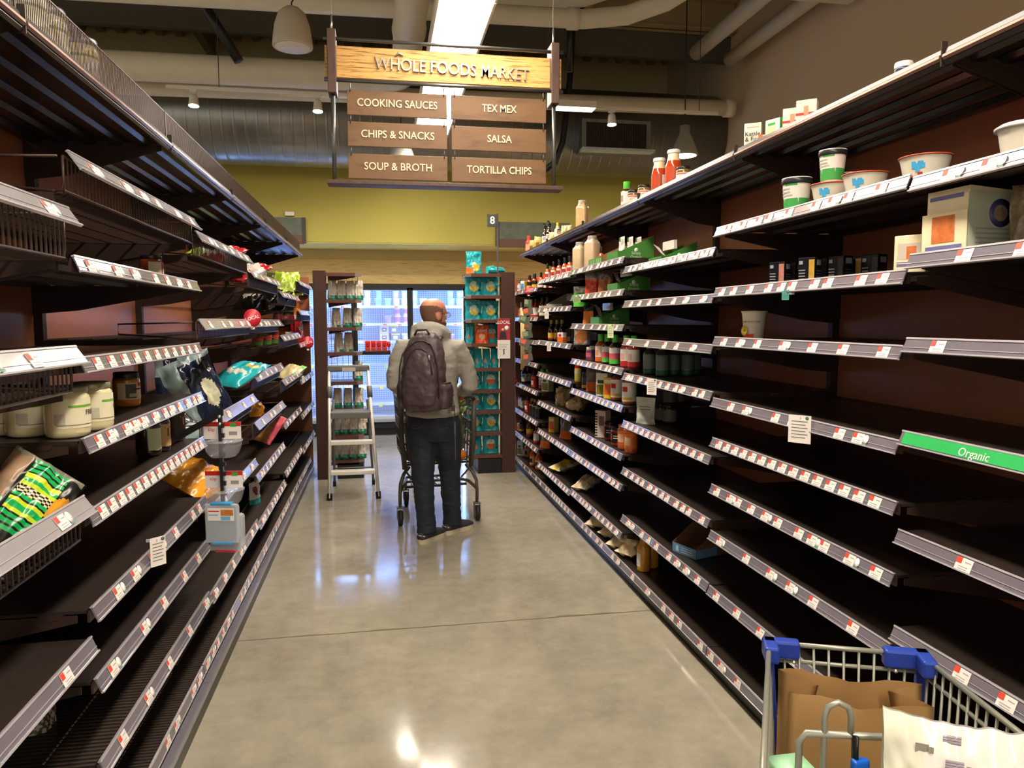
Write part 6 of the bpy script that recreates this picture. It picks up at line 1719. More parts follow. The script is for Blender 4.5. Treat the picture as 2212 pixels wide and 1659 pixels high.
# bagged dry goods on the right lower shelves
@kind
def grain_bag(): return bag('noodle_bag', 'bag', .17, .15, .1, lambda u, v, s: P('noodle_film', (196, 166, 116), .25, var=.35, scale=45, coat=.5), 51, 'round', 18, 18, .014)
@kind
def white_rice_bag(): return bag('flour_bag', 'bag', .15, .2, .07, lambda u, v, s: P('ivory_film', (226, 206, 168), .25, var=.06, coat=.4), 52, 'pillow', 18, 20, .014)
@kind
def white_rice_tag(): return bag('flour_bag', 'bag', .15, .2, .07, lambda u, v, s: (P('steel_blue_label', (70, 100, 150), .4) if (s < 0 and abs(u-.1) < .4 and .5 < v < .78) else P('ivory_film', (226, 206, 168))), 53, 'pillow', 18, 20, .012)
@kind
def yellow_band_bag(): return bag('tortilla_bag', 'bag', .2, .22, .06, lambda u, v, s: (P('sun_yellow_film', (238, 196, 30), .3) if abs(u-.2) < .4 else P('ivory_film', (226, 206, 168))), 54, 'pillow', 18, 20, .012)
@kind
def amber_juice(): return vessel('sauce_bottle', 'sauce bottle', .04, .215, P('amber_yellow_sauce', (200, 138, 36), .1, coat=.8), P('grey_steel_cap', (130, 126, 120), .3, metal=.5), neck=.55, caph=.022, labels=[(.03, .11, -80, 10, WHT), (.04, .05, -30, -15, TAGGREY)], zs=.6, zn=.8)
@kind
def blue_tray():
    t = thing('display_tray', 'x', 'display tray'); b = MB()
    for x in (-.085, .083): b.prism([(-.14, 0), (.14, 0), (.14, .2), (.1, .2), (-.14, .05)], 0, x, x+.002, P('tray_brown_inside', (110, 76, 48), .7))
    b.box((-.085, -.14, 0), (.085, -.138, .05), P('tray_blue', (92, 134, 168), .5)); b.box((-.085, .138, 0), (.085, .14, .2), CARD); b.box((-.085, -.14, 0), (.085, .14, .003), CARD); b.build('card_tray', t)
    c = MB(); c.box((.0855, -.138, .003), (.0865, .0, .048), P('tray_blue', (92, 134, 168)))
    for k in range(3): c.box((-.02, -.1412, .012+.011*k), (.06, -.1405, .016+.011*k), P('tray_ink', (170, 196, 214), .5))
    c.quad([(-.06, -.1412, .012), (-.035, -.1412, .012), (-.04, -.1412, .04), (-.055, -.1412, .04)], P('tray_ink', (170, 196, 214))); c.build('print', t); return t


def layR(k, px, py, X, Z, rot, lb):
    p = atX(px, py, X); place(k, (X, p.y, Z), 0, lb, rot=rot)


for (k, px, py, off, lb, tn) in (
        ('grain_bag', 1203, 885, .06, 'bag of dry noodles standing on the right shelf, left of two', 0),
        ('grain_bag', 1222, 890, .16, 'bag of dry noodles behind the first one', 0),
        ('amber_juice', 1384, 1234, .05, 'amber yellow bottle with white label on the bottom shelf, left of two', 0),
        ('amber_juice', 1408, 1228, .14, 'amber yellow bottle with white label on the bottom shelf, right of two', 0),
        ('blue_tray', 1521, 1215, .18, 'blue fronted empty tray on the low right shelf', -.2)):
    R_(k, px, py, off, lb, tn)
layR('grain_bag', 1238, 890, 1.5, .9, (-1.1, 0, -1.0), 'flat bag of dry noodles lying right of the standing ones')
layR('yellow_band_bag', 1196, 1016, 1.455, .30, (-1.35, 0, -1.3), 'ivory bag with yellow band lying on the low right shelf')
layR('white_rice_bag', 1250, 1062, 1.45, .325, (-1.3, 0, -.9), 'ivory bag lying alone on the low right shelf')
for i, (px, py, X, Z, r) in enumerate(((1282, 1140, 1.44, .158, -.8), (1304, 1158, 1.445, .158, -1.2), (1328, 1184, 1.44, .158, -.9), (1345, 1206, 1.44, .158, -1.1))):
    layR('white_rice_bag', px, py, X, Z, (-1.32, 0, r), 'ivory bag in the pile on the bottom right shelf, %s from the back' % ords[i])
layR('white_rice_tag', 1350, 1190, 1.46, .222, (-1.3, .1, -1.0), 'ivory bag with steel blue label on top of the pile')
# ------------------------------------------------------------------ the shopper
def remesh(mb, voxel, smooth=4, name='tmp'):
    o = mb.build(name)
    r = o.modifiers.new('r', 'REMESH'); r.mode = 'VOXEL'; r.voxel_size = voxel; r.use_smooth_shade = True
    if smooth:
        s = o.modifiers.new('s', 'SMOOTH'); s.factor = .5; s.iterations = smooth
    bpy.context.view_layer.update()
    me = bpy.data.meshes.new_from_object(o.evaluated_get(bpy.context.evaluated_depsgraph_get()))
    bpy.data.objects.remove(o); return me


def wrinkle(me, amp, sc, st=(1, 1, 1), seed=0):
    off = Vector((seed*5.1, seed*2.3, seed))
    ns = [v.normal.copy() for v in me.vertices]
    for v, n in zip(me.vertices, ns):
        p = Vector((v.co.x*sc*st[0], v.co.y*sc*st[1], v.co.z*sc*st[2]))+off
        v.co += n*amp*(noise.noise(p)+.5*noise.noise(p*2.1))
    me.update()


def mesh_obj(me, name, parent, mats, loc=None):
    me.materials.clear()
    for m in mats: me.materials.append(m)
    for p in me.polygons: p.use_smooth = True
    me.name = name; o = bpy.data.objects.new(name, me); COL.objects.link(o); o.parent = parent
    return o


def ring(c, a, bq, yaw, n=28, pw=1.0):
    F = Vector((-math.sin(yaw), math.cos(yaw), 0)); R = Vector((math.cos(yaw), math.sin(yaw), 0)); out = []
    for k in range(n):
        t = 2*PI*k/n; x = math.copysign(abs(math.cos(t))**pw, math.cos(t)); y = math.copysign(abs(math.sin(t))**pw, math.sin(t))
        out.append(Vector(c)+R*x*a+F*y*bq)
    return out


def ball(b, c, r, m, s=(1, 1, 1), seg=16):
    pr = [(max(.0005, r*math.sin(PI*k/10)), -r*math.cos(PI*k/10)) for k in range(11)]
    b.lathe(pr, m, seg, M=T(*c) @ Matrix.Diagonal((*s, 1)))


def shopper():
    PX, PY = .36, 5.32; yaw = -.43
    t = thing('person', 'bald bearded person in grey hoodie and dark jeans pushing a cart, back turned', 'person', (PX, PY, 0))
    O = Matrix.Translation((-PX, -PY, 0))
    F = Vector((-math.sin(yaw), math.cos(yaw), 0)); R = Vector((math.cos(yaw), math.sin(yaw), 0))
    SK = P('skin', (206, 138, 108), .5, var=.08, scale=30); HD = P('grey_hoodie_fleece', (158, 152, 142), .85, var=.08, scale=60, bump=.12, bscale=220)
    JN = P('dark_denim', (31, 36, 48), .75, var=.25, scale=14, bump=.1, bscale=160); HR = P('short_brown_hair', (118, 84, 66), .8, var=.3, scale=120); BD = P('brown_beard', (128, 78, 50), .8, var=.3, scale=120)
    c0 = Vector((.36, 5.32, 0)); sh = Vector((.345, 5.33, 0))
    SL = sh-R*.2+Vector((0, 0, 1.405)); SRr = sh+R*.2+Vector((0, 0, 1.405))
    EL = Vector((.085, 5.38, 1.14)); ER = Vector((.625, 5.30, 1.13))
    WL = Vector((.19, 5.6, 1.045)); WR = Vector((.598, 5.56, 1.055))
    hl, hr = c0-R*.088+Vector((0, 0, .86)), c0+R*.088+Vector((0, 0, .86))
    kl, kr = Vector((.278, 5.27, .47)), Vector((.482, 5.40, .47)); al, ar = Vector((.298, 5.235, .08)), Vector((.502, 5.425, .08))
    hc = Vector((.372, 5.335, 1.515)); hy = -1.0   # chin height, head turned right
    HM = T(*hc) @ Rz(hy)
    # --- body: one continuous surface
    b = MB(O)
    b.loft([ring(c0+Vector((0, 0, z)), a, d, yaw) for z, a, d in ((.84, .12, .09), (.95, .14, .095), (1.1, .135, .09), (1.25, .16, .1), (1.38, .165, .09), (1.44, .11, .075), (1.48, .06, .06))], SK)
    for h, k, a in ((hl, kl, al), (hr, kr, ar)): b.tube([h, h*.5+k*.5, k, k*.5+a*.5, a], [.085, .072, .05, .048, .036], SK, 14)
    for s_, e, w in ((SL, EL, WL), (SRr, ER, WR)): b.tube([s_, s_*.5+e*.5, e, e*.5+w*.5, w], [.05, .045, .038, .034, .027], SK, 12)
    b.tube([hc+Vector((-.03, -.025, -.08)), hc+Vector((-.012, -.012, .0)), hc+Vector((0, 0, .09))], [.066, .058, .056], SK, 18)
    lv = ((0, .084, -.02, .026), (.018, .094, .02, .042), (.04, .096, .045, .055), (.065, .096, .07, .063), (.09, .094, .09, .068), (.12, .088, .1, .073), (.15, .095, .106, .077), (.18, .09, .104, .076), (.205, .072, .09, .066), (.222, .045, .066, .048), (.231, .012, .03, .018))
    rg = []
    for z, f, k, w in lv:
        r_ = []
        for q in range(26):
            a = 2*PI*q/26; y = math.cos(a); x = math.sin(a); r_.append(HM @ Vector((x*w, (f if y > 0 else k)*y, z)))
        rg.append(r_)
    b.loft(rg, SK)
    b.loft([[HM @ Vector(p) for p in q] for q in (((-.008, .086, .128), (.008, .086, .128), (.006, .099, .126), (-.006, .099, .126)), ((-.012, .088, .1), (.012, .088, .1), (.008, .118, .093), (-.008, .118, .093)), ((-.015, .086, .083), (.015, .086, .083), (.01, .113, .082), (-.01, .113, .082)))], SK)
    b.box((-.05, .08, .132), (.05, .094, .142), SK, M=HM); b.box((-.02, .088, .052), (.02, .101, .06), SK, M=HM); b.box((-.018, .088, .043), (.018, .1, .05), SK, M=HM)
    for s_ in (-1, 1):
        b.lathe([(0.001, -.008), (.02, -.006), (.026, 0), (.02, .006), (.001, .007)], SK, 16, M=HM @ T(s_*.077, -.012, .108) @ Ry(s_*PI/2) @ Rx(0) @ Matrix.Diagonal((1.25, .85, 1, 1)))
    # hands closed on the handle
    for w, s_ in ((WL, -1), (WR, 1)):
        tgt = Vector((w.x-.02*s_, 5.70, 1.0)); d = (tgt-w).normalized(); side = Vector((1, 0, 0))
        pal = w+d*.07; up = side.cross(d).normalized()*(-1); up = up if up.z > 0 else -up
        b.loft([ring_o(w+d*q, side, up, a, c) for q, a, c in ((0, .027, .02), (.03, .034, .019), (.065, .042, .017), (.085, .042, .016))], SK)
        for i in range(4):
            r0 = w+d*.08+side*((i-1.5)*.021); ln = (.92, 1.0, .96, .8)[i]
            b.tube([r0, r0+d*.032*ln+up*.004, r0+d*.052*ln-up*.014, r0+d*.042*ln-up*.036, r0+d*.02-up*.045], [.0095, .0092, .0088, .0082, .007], SK, 9)
        tb = w+d*.03-side*s_*.032; b.tube([tb, tb+d*.03-side*s_*.012-up*.012, tb+d*.045-side*s_*.002-up*.034, tb+d*.042+side*s_*.012-up*.044], [.012, .011, .0098, .008], SK, 9)
    me = remesh(b, .0055, 2); body = mesh_obj(me, 'body', t, [SK])
    inv = (Matrix.Translation((-PX, -PY, 0)) @ HM).inverted()

    def patch(name, pred, m, off):
        vs, fs, mp = [], [], {}
        for p in me.polygons:
            q = inv @ p.center
            if pred(q):
                f = []
                for i in p.vertices:
                    if i not in mp: mp[i] = len(vs); v = me.vertices[i]; vs.append(v.co+v.normal*off)
                    f.append(mp[i])
                fs.append(f)
        c = MB(); c.add(vs, fs, m, True); return c.build(name, t)
    nz = lambda q: noise.noise(q*60)*.008
    patch('hair', lambda q: .0 < q.z < .178+nz(q)-.35*max(0, q.y+.03) and q.y < .028+nz(q) and not (abs(q.x) > .068 and -.04 < q.y < .02 and .08 < q.z < .135), HR, .0022)
    patch('beard', lambda q: -.03 < q.z < .066+nz(q)+.2*max(0, .03-q.y) and q.y > -.012+nz(q) and not (abs(q.x) < .018 and .043 < q.z < .058), BD, .003)
    W = P('eye_white', (232, 228, 222), .2)
    for s_ in (-1, 1):
        e = MB(O); ball(e, HM @ Vector((s_*.032, .078, .119)), .0125, W, seg=12); eo = e.build('eye', t)
        e = MB(O); ball(e, HM @ Vector((s_*.033, .0865, .119)), .0055, P('iris', (66, 56, 44), .2), seg=10); e.build('iris', eo)
    G = P('spectacle_frame', (58, 46, 40), .3, metal=.4); g = MB(O)
    for s_ in (-1, 1):
        g.tube([HM @ Vector((s_*.034+.025*math.cos(a), .106, .118+.018*math.sin(a))) for a in [2*PI*k/16 for k in range(16)]], .0018, G, 6, closed=True)
        g.tube([HM @ Vector(p) for p in ((s_*.058, .105, .124), (s_*.075, .08, .125), (s_*.08, 0, .124), (s_*.08, -.02, .112))], .0018, G, 6)
    g.tube([HM @ Vector(p) for p in ((-.009, .107, .122), (0, .111, .125), (.009, .107, .122))], .0018, G, 6); gl = g.build('spectacles', t)
    g = MB(O)
    for s_ in (-1, 1): g.lathe([(0, 0), (.024, 0), (.024, .001), (0, .001)], P('spectacle_lens', (210, 216, 222), .02, var=0, alpha=.25), 16, M=HM @ T(s_*.034, .106, .118) @ Rx(PI/2) @ Matrix.Diagonal((1, .74, 1, 1)))
    g.build('lens', gl)
    # --- hoodie
    b = MB(O)
    tz = ((.915, .188, .142, -.012), (.93, .196, .15, -.01), (.96, .192, .146, 0), (1.05, .182, .142, 0), (1.16, .184, .142, 0), (1.27, .214, .145, .005), (1.36, .222, .14, .01), (1.42, .205, .115, .012), (1.46, .15, .095, .015), (1.495, .09, .08, .02))
    b.loft([ring(c0*(1-(z-.9)/.6)+sh*((z-.9)/.6)+Vector((0, 0, z))+F*o, a, d, yaw, 32, .9) for z, a, d, o in tz], HD)
    b.loft([ring(c0+Vector((0, 0, z))+F*-.01, a, d, yaw, 32, .9) for z, a, d in ((.905, .176, .134), (.915, .186, .142), (.95, .186, .142), (.955, .18, .138))], HD)
    for s_, e, w in ((SL, EL, WL), (SRr, ER, WR)):
        i_ = s_*.8+sh*.2+Vector((0, 0, .0)); i_.z = 1.395
        b.tube([i_, s_, s_*.62+e*.38+Vector((math.copysign(.014, s_.x-.34), 0, .008)), s_*.28+e*.72+Vector((math.copysign(.014, s_.x-.34), -.006, 0)), e+Vector((0, -.012, -.004)), e*.68+w*.32, e*.3+w*.7, w*.92+e*.08], [.068, .073, .067, .062, .06, .057, .052, .045], HD, 20)
        b.tube([w*.94+e*.06, w+(w-e).normalized()*.012], [.042, .038], HD, 16)
    nk = hc+Vector((-.02, -.02, -.012))
    hood = []
    for k in range(20):
        a = 2*PI*k/20; dx, dy = math.cos(a), math.sin(a); back = max(0, -dy)
        p = nk+R*dx*.098+F*(dy*.088)+Vector((0, 0, .018*back-.035*max(0, dy))); hood.append((p, .046+.022*back))
    b.tube([p for p, r in hood], [r for p, r in hood], HD, 14, closed=True)
    b.tube([nk-F*.085+R*.085+Vector((0, 0, -.005)), nk-F*.135+R*.05+Vector((0, 0, -.035)), nk-F*.15+Vector((0, 0, -.05)), nk-F*.13-R*.06+Vector((0, 0, -.035)), nk-F*.085-R*.09+Vector((0, 0, -.005))], [.04, .05, .053, .048, .038], HD, 14)
    b.tube([nk-F*.06+R*.07+Vector((0, 0, .045)), nk-F*.098+R*.02+Vector((0, 0, .042)), nk-F*.09-R*.05+Vector((0, 0, .05))], [.022, .03, .022], HD, 12)
    mh = remesh(b, .008, 3); wrinkle(mh, .006, 9, (1, 1, 1.7), 1); wrinkle(mh, .003, 26, (.6, .6, 1.5), 2); mesh_obj(mh, 'hoodie', t, [HD])
    # --- jeans
    b = MB(O)
    b.loft([ring(c0+Vector((0, 0, z))+F*o, a, d, yaw, 30, .92) for z, a, d, o in ((.73, .165, .115, 0), (.8, .188, .135, -.008), (.87, .19, .135, -.006), (.95, .176, .125, 0), (.975, .17, .12, 0))], JN)
    for h, k, a, hm in ((hl, kl, al, .07), (hr, kr, ar, .069)):
        b.tube([h+Vector((0, 0, -.0)), h*.75+k*.25, h*.45+k*.55, k+Vector((0, 0, .06)), k, k*.7+a*.3, k*.35+a*.65, a*.9+k*.1, a+Vector((0, -.004, -.012))], [.112, .112, .102, .086, .079, .074, .069, .069, .072], JN, 22)
    mj = remesh(b, .008, 3); wrinkle(mj, .006, 8, (1, 1, 2.2), 4); wrinkle(mj, .0035, 22, (.8, .8, 2), 5)
    jo = mesh_obj(mj, 'jeans', t, [JN])
    # stitching and pocket flaps as a sub-part
    b = MB(O); ST = P('denim_stitch', (70, 76, 92), .7)
    for s_ in (-1, 1):
        q = [c0+R*(s_*x)-F*(math.sqrt(max(0, 1-(x/.2)**2))*.145)+Vector((0, 0, z)) for x, z in ((.03, .845), (.09, .825), (.15, .835))]
        b.tube(q, .0025, ST, 5)
    b.build('pocket_stitching', jo)
    # --- shoes
    for (ank, ang, nm) in ((al, -.72, 'L'), (ar, -.9, 'R')):
        f = Vector((-math.sin(ang), math.cos(ang), 0)); r = Vector((math.cos(ang), math.sin(ang), 0)); hl_ = Vector((ank.x, ank.y, 0))-f*.075
        b = MB(O); UP = P('charcoal_shoe_mesh', (58, 58, 64), .75, var=.2, scale=80); SO = P('cream_shoe_sole', (206, 194, 164), .6)
        prof = ((-.004, .03, .028, .082), (.03, .038, .024, .11), (.09, .04, .024, .118), (.14, .042, .024, .095), (.2, .045, .024, .08), (.25, .04, .024, .066), (.278, .024, .026, .05))
        rings = []
        for d, w, z0, z1 in prof:
            rr = []
            for k in range(16):
                a = 2*PI*k/16; rr.append(hl_+f*d+r*w*math.cos(a)*(1 if math.sin(a) < .3 else .86)+Vector((0, 0, (z0+z1)/2+(z1-z0)/2*math.sin(a))))
            rings.append(rr)
        b.loft(rings, UP); so = b.build('shoe', t)
        b = MB(O); pl = [(-.01, .0), (-.002, .026), (.04, .036), (.1, .034), (.16, .038), (.22, .044), (.255, .036), (.278, .018), (.282, 0)]
        out = [hl_+f*d+r*w for d, w in pl]+[hl_+f*d-r*w for d, w in pl[::-1][1:-1]]
        n = len(out); b.add([p+Vector((0, 0, .001)) for p in out]+[p*1.0+Vector((0, 0, .034)) for p in out], [tuple(range(n))[::-1], tuple(range(n, 2*n))]+[(i, (i+1) % n, n+(i+1) % n, n+i) for i in range(n)], SO); b.build('sole', so)
        b = MB(O); b.tube([hl_+f*.005-r*.037+Vector((0, 0, .062)), hl_-f*.006+Vector((0, 0, .066)), hl_+f*.005+r*.037+Vector((0, 0, .062))], .004, P('pale_shoe_stripe', (190, 186, 182), .5), 6); b.build('heel_stripe', so)
    return F, R, c0


def ring_o(c, sx, sy, a, d, n=14):
    return [Vector(c)+Vector(sx)*a*math.cos(2*PI*k/n)+Vector(sy)*d*math.sin(2*PI*k/n) for k in range(n)]


PF, PR, PC = shopper()


def backpack():
    NY = P('plum_grey_nylon', (76, 61, 64), .5, var=.18, scale=24, bump=.15, bscale=70); DK = P('dark_plum_trim', (48, 40, 43), .5)
    c = Vector((.355, 5.33, 0))-PF*.255+PR*.04
    t = thing('backpack', 'plum grey backpack worn on the back of the person in the hoodie', 'backpack', (c.x, c.y, .97)); O = T(-c.x, -c.y, -.97)
    yaw = -.43; up = lambda z, a, d, o=0, r_=0: ring(c+Vector((0, 0, z))-PF*o+PR*r_, a, d, yaw, 32, .72)
    b = MB(O); b.loft([up(*q) for q in ((.972, .085, .05, .02), (.98, .125, .08, .02), (1.03, .15, .1, .012), (1.12, .151, .1, .004), (1.25, .15, .095), (1.36, .142, .088, -.008), (1.43, .126, .075, -.018), (1.48, .094, .055, -.03), (1.51, .05, .03, -.04))], NY)
    me = remesh(b, .008, 3); wrinkle(me, .007, 14, (1, 1, 1.3), 8); wrinkle(me, .003, 36, (1, 1, 1), 9); mesh_obj(me, 'main_compartment', t, [NY])
    b = MB(O); b.loft([up(*q) for q in ((1.015, .08, .03, .085), (1.03, .115, .045, .085), (1.1, .125, .05, .085), (1.22, .12, .05, .078), (1.31, .1, .045, .068), (1.37, .065, .035, .06), (1.395, .025, .02, .055))], NY)
    me = remesh(b, .008, 3); wrinkle(me, .008, 13, (1, 1, 1), 12); wrinkle(me, .004, 30, (1, 1, 1), 13); mesh_obj(me, 'front_pocket', t, [NY])
    for s_ in (-1, 1):
        b = MB(O); b.loft([ring(c+PR*(s_*.148)+PF*.01+Vector((0, 0, z)), a, d, yaw, 20, .8) for z, a, d in ((.99, .02, .05), (1.0, .034, .07), (1.07, .045, .075), (1.14, .046, .07), (1.165, .042, .066))], NY)
        me = remesh(b, .008, 2); wrinkle(me, .008, 20, (1, 1, 1), 15+s_); mesh_obj(me, 'side_pocket', t, [NY])
        b = MB(O); b.tube([c+PR*(s_*(.145))-PF*.055+Vector((0, 0, 1.165)), c+PR*(s_*.19)+PF*.0+Vector((0, 0, 1.17)), c+PR*(s_*.15)+PF*.07+Vector((0, 0, 1.165))], .006, DK, 6); b.build('pocket_hem', t)
    arch = [(-.142, 1.06), (-.148, 1.16), (-.14, 1.28), (-.12, 1.36), (-.085, 1.42), (-.035, 1.452), (.02, 1.452), (.075, 1.43), (.112, 1.37), (.134, 1.28), (.142, 1.16), (.138, 1.07)]
    b = MB(O); b.tube([c+PR*x-PF*(.092-.05*max(0, z-1.36)/.1)+Vector((0, 0, z)) for x, z in arch], .006, DK, 6); b.build('zipper', t)
    b = MB(O); b.tube([c+PR*x*.8-PF*(.128-.03*max(0, z-1.3)/.1)+Vector((0, 0, z-.05)) for x, z in arch[2:-2]], .005, DK, 6); b.build('zipper', t)
    b = MB(O); b.tube([c+PR*.085-PF*.125+Vector((0, 0, 1.36)), c+PR*.09-PF*.135+Vector((0, 0, 1.33))], .004, STEEL, 6); b.build('zip_pull', t)
    b = MB(O); b.tube([c+PR*x-PF*.02+Vector((0, 0, z)) for x, z in ((-.06, 1.49), (-.04, 1.525), (.03, 1.53), (.05, 1.495))], .008, DK, 6); b.build('top_handle', t)
    for s_ in (-1, 1):
        b = MB(O); sh = Vector((.345, 5.33, 0))
        pts = [c+PR*(s_*.07)+PF*.05+Vector((0, 0, 1.46)), sh+PR*(s_*.1)-PF*.075+Vector((0, 0, 1.475)), sh+PR*(s_*.115)+PF*.0+Vector((0, 0, 1.487)), sh+PR*(s_*.125)+PF*.1+Vector((0, 0, 1.42)), sh+PR*(s_*.14)+PF*.16+Vector((0, 0, 1.3)), sh+PR*(s_*.155)+PF*.13+Vector((0, 0, 1.16)), sh+PR*(s_*.17)+PF*.04+Vector((0, 0, 1.07)), c+PR*(s_*.15)+PF*.05+Vector((0, 0, 1.04))]
        b.tube(pts, [.03]*5+[.016]*3, NY, 8, flat=(1, .35)); b.build('shoulder_strap', t)
    b = MB(O); p = c+PR*.185+PF*.06; b.tube([p+Vector((0, 0, 1.06)), p+PR*.012+Vector((0, 0, .99)), p+PR*.02-PF*.02+Vector((0, 0, .9))], .008, DK, 6, flat=(1, .4)); b.box((p.x-.012, p.y-.03, .97), (p.x+.012, p.y-.01, 1.01), DK); b.tube([p+PR*.02-PF*.02+Vector((0, 0, .9)), p+PR*.03-PF*.04+Vector((0, 0, .64))], .006, P('grey_webbing', (96, 98, 104), .6), 6, flat=(1, .4)); b.build('loose_strap', t)


backpack()

# ------------------------------------------------------------------ the shopper's cart
def wheel(par, x, y, r, nm='wheel', fork=True, M=None, top=.2):
    RB = P('wheel_rubber', (36, 34, 33), .6); FK = P('caster_steel', (120, 114, 106), .4, metal=.5)
    b = MB(M); b.lathe([(r*.5, -.014), (r*.92, -.016), (r, -.009), (r, .009), (r*.92, .016), (r*.5, .014)], RB, 24, M=T(x, y, r) @ Ry(PI/2)); w = b.build('wheel', par)
    c = MB(M); c.lathe([(0, -.0165), (r*.5, -.0165), (r*.5, .0165), (0, .0165)], FK, 16, M=T(x, y, r) @ Ry(PI/2)); c.build('hub', w)
    c = MB(M)
    for s_ in (-1, 1): c.box((x+s_*.022-.002, y-.018, r-.01), (x+s_*.022+.002, y+.03, r*2+.02), FK)
    c.box((x-.026, y-.02, r*2+.012), (x+.026, y+.034, r*2+.024), FK); c.tube([(x, y+.01, r*2+.02), (x, y+.01, top)], .012, FK, 8); c.build('caster_fork', par)


def cart_one():
    G = P('dark_olive_grey_plastic', (72, 66, 58), .45, var=.08); G2 = P('bronze_grey_frame', (96, 86, 76), .4, metal=.35)
    t = thing('shopping_cart', 'dark grey shopping cart full of greens pushed by the person', 'shopping cart', (.425, 5.72, 0), .08)
    def bar(pts, r, m=G, nm='bar', seg=6):
        b = MB(); b.tube(pts, r, m, seg); return b.build(nm, t)
    A = lambda s, y, z: (s*((.285-.03*y)*(1-.1*(.97-z)/.5)), y, z)   # basket wall
    b = MB()
    for s in (-1, 1):
        for z in (.96, .88, .79, .7, .6, .5):
            b.tube([A(s, .02, z), A(s, .82, z-.0)], .008 if z != .96 else .013, G, 6)
        for k in range(9):
            y = .06+k*.095; b.tube([A(s, y, .96), A(s, y, .47)], .005, G, 5)
        for z0, z1 in ((.90, .94), (.72, .78)):
            q = [A(s, .0, z0), A(s, .84, z0), A(s, .84, z1), A(s, .0, z1)]; b.quad([Vector(p) for p in q], G); b.quad([Vector(p)+Vector((s*.004, 0, 0)) for p in q][::-1], G)
    for z in (.96, .88, .79, .7, .6, .5): b.tube([A(-1, .82, z), A(1, .82, z)], .008, G, 6)
    for k in range(9): x = -.24+k*.06; b.tube([(x, .82, .96), (x*.9, .82, .47)], .004, G, 5)
    for k in range(11): x = -.25+k*.05; b.tube([(x, .02, .47), (x*.92, .82, .47)], .004, G, 5)
    for k in range(8): b.tube([A(-1, .03+k*.11, .47), A(1, .03+k*.11, .47)], .006, G, 5)
    b.build('basket', t)
    b = MB()
    for k in range(10): x = -.25+k*.0556; b.tube([(x, .02, .93), (x*.92, .03, .47)], .0035, G2, 5)
    for z in (.93, .8, .64, .48): b.tube([A(-1, .02, z), A(1, .02, z)], .006, G, 6)
    b.build('rear_gate', t)
    b = MB(); b.tube([(-.285, .0, .975), (-.25, -.04, 1.0), (.25, -.04, 1.0), (.285, .0, .975)], .016, P('black_handle_grip', (52, 44, 42), .5), 12); b.build('handle', t)
    for s in (-1, 1):
        b = MB(); b.tube([(s*.285, .0, .985), (s*.285, .01, .7), (s*.262, .02, .44)], .02, G, 8, flat=(.8, 1)); b.build('rear_post', t)
        b = MB(); b.tube([(s*.225, .06, .45), (s*.27, .03, .4), (s*.3, .0, .33), (s*.305, .0, .24), (s*.305, .0, .17)], .014, G2, 8); b.build('frame_leg', t)
        b = MB(); b.tube([(s*.305, .0, .26), (s*.26, .12, .3), (s*.19, .62, .24), (s*.19, .64, .17)], .013, G2, 8); b.build('base_rail', t)
        b = MB(); b.tube([(s*.26, .04, .43), (s*.2, .1, .34)], .008, G2, 6); b.build('brace', t)
        wheel(t, s*.305, 0, .062, top=.19); wheel(t, s*.19, .62, .062, top=.19)
    b = MB()
    for y in (.1, .34, .58): b.tube([(-.25+.1*y, y, .285-.05*y), (.25-.1*y, y, .285-.05*y)], .011, G2, 8)
    for k in range(7): b.tube([(-.2+k*.066, .1, .285), (-.16+k*.053, .58, .256)], .005, G2, 5)
    b.build('lower_rack', t)


cart_one()


@kind
def leafy():
    t = thing('leafy_greens', 'x', 'vegetable'); b = MB(); rn = random.Random(3); m = P('leaf_green_veg', (124, 142, 62), .55, var=.4, scale=30)
    for k in range(16):
        a = rn.uniform(0, 2*PI); r = rn.uniform(.02, .06); z = rn.uniform(.05, .2); w = .05
        c = Vector((r*math.cos(a), r*math.sin(a), z)); u = Vector((-math.sin(a), math.cos(a), 0)); v = Vector((math.cos(a)*.5, math.sin(a)*.5, .85))
        vs = [c-u*w*.5-v*.05, c+u*w*.5-v*.05, c+u*w*.7, c+u*w*.4+v*.06+Vector((math.cos(a)*.02, math.sin(a)*.02, 0)), c-u*w*.4+v*.06+Vector((math.cos(a)*.02, math.sin(a)*.02, 0)), c-u*w*.7, c+v*.01+Vector((math.cos(a)*.02, math.sin(a)*.02, 0))]
        b.add(vs, [(0, 1, 6), (1, 2, 6), (2, 3, 6), (3, 4, 6), (4, 5, 6), (5, 0, 6)], m, True)
    b.build('leaves', t)
    b = MB(); b.lathe([(.02, 0), (.045, .02), (.055, .08), (.04, .14), (.01, .17)], P('leaf_heart', (168, 172, 96), .5, var=.2), 14); b.build('heart', t); return t
@kind
def produce_bag(): return bag('produce_bag', 'bag', .16, .2, .1, lambda u, v, s: P('green_bean_film', (104, 112, 60), .3, var=.6, scale=40, coat=.4), 61, 'round', 16, 18, .014)
@kind
def orange_fruit():
    t = thing('orange', 'x', 'fruit'); b = MB(); ball(b, (0, 0, .038), .038, P('orange_peel', (226, 128, 36), .45, var=.08, bump=.1, bscale=200), seg=18); b.build('peel', t)
    b = MB(); b.lathe([(.0, .075), (.004, .0755), (.003, .078), (0, .079)], P('orange_stem', (110, 120, 60), .6), 8); b.build('stem_button', t); return t
@kind
def dark_carton(): return carton('groceries_carton', 'carton', .1, .08, .24, P('deep_green_card', (44, 62, 44), .4), [(-.8, .8, .3, .6, P('pale_olive', (206, 200, 150), .4))])


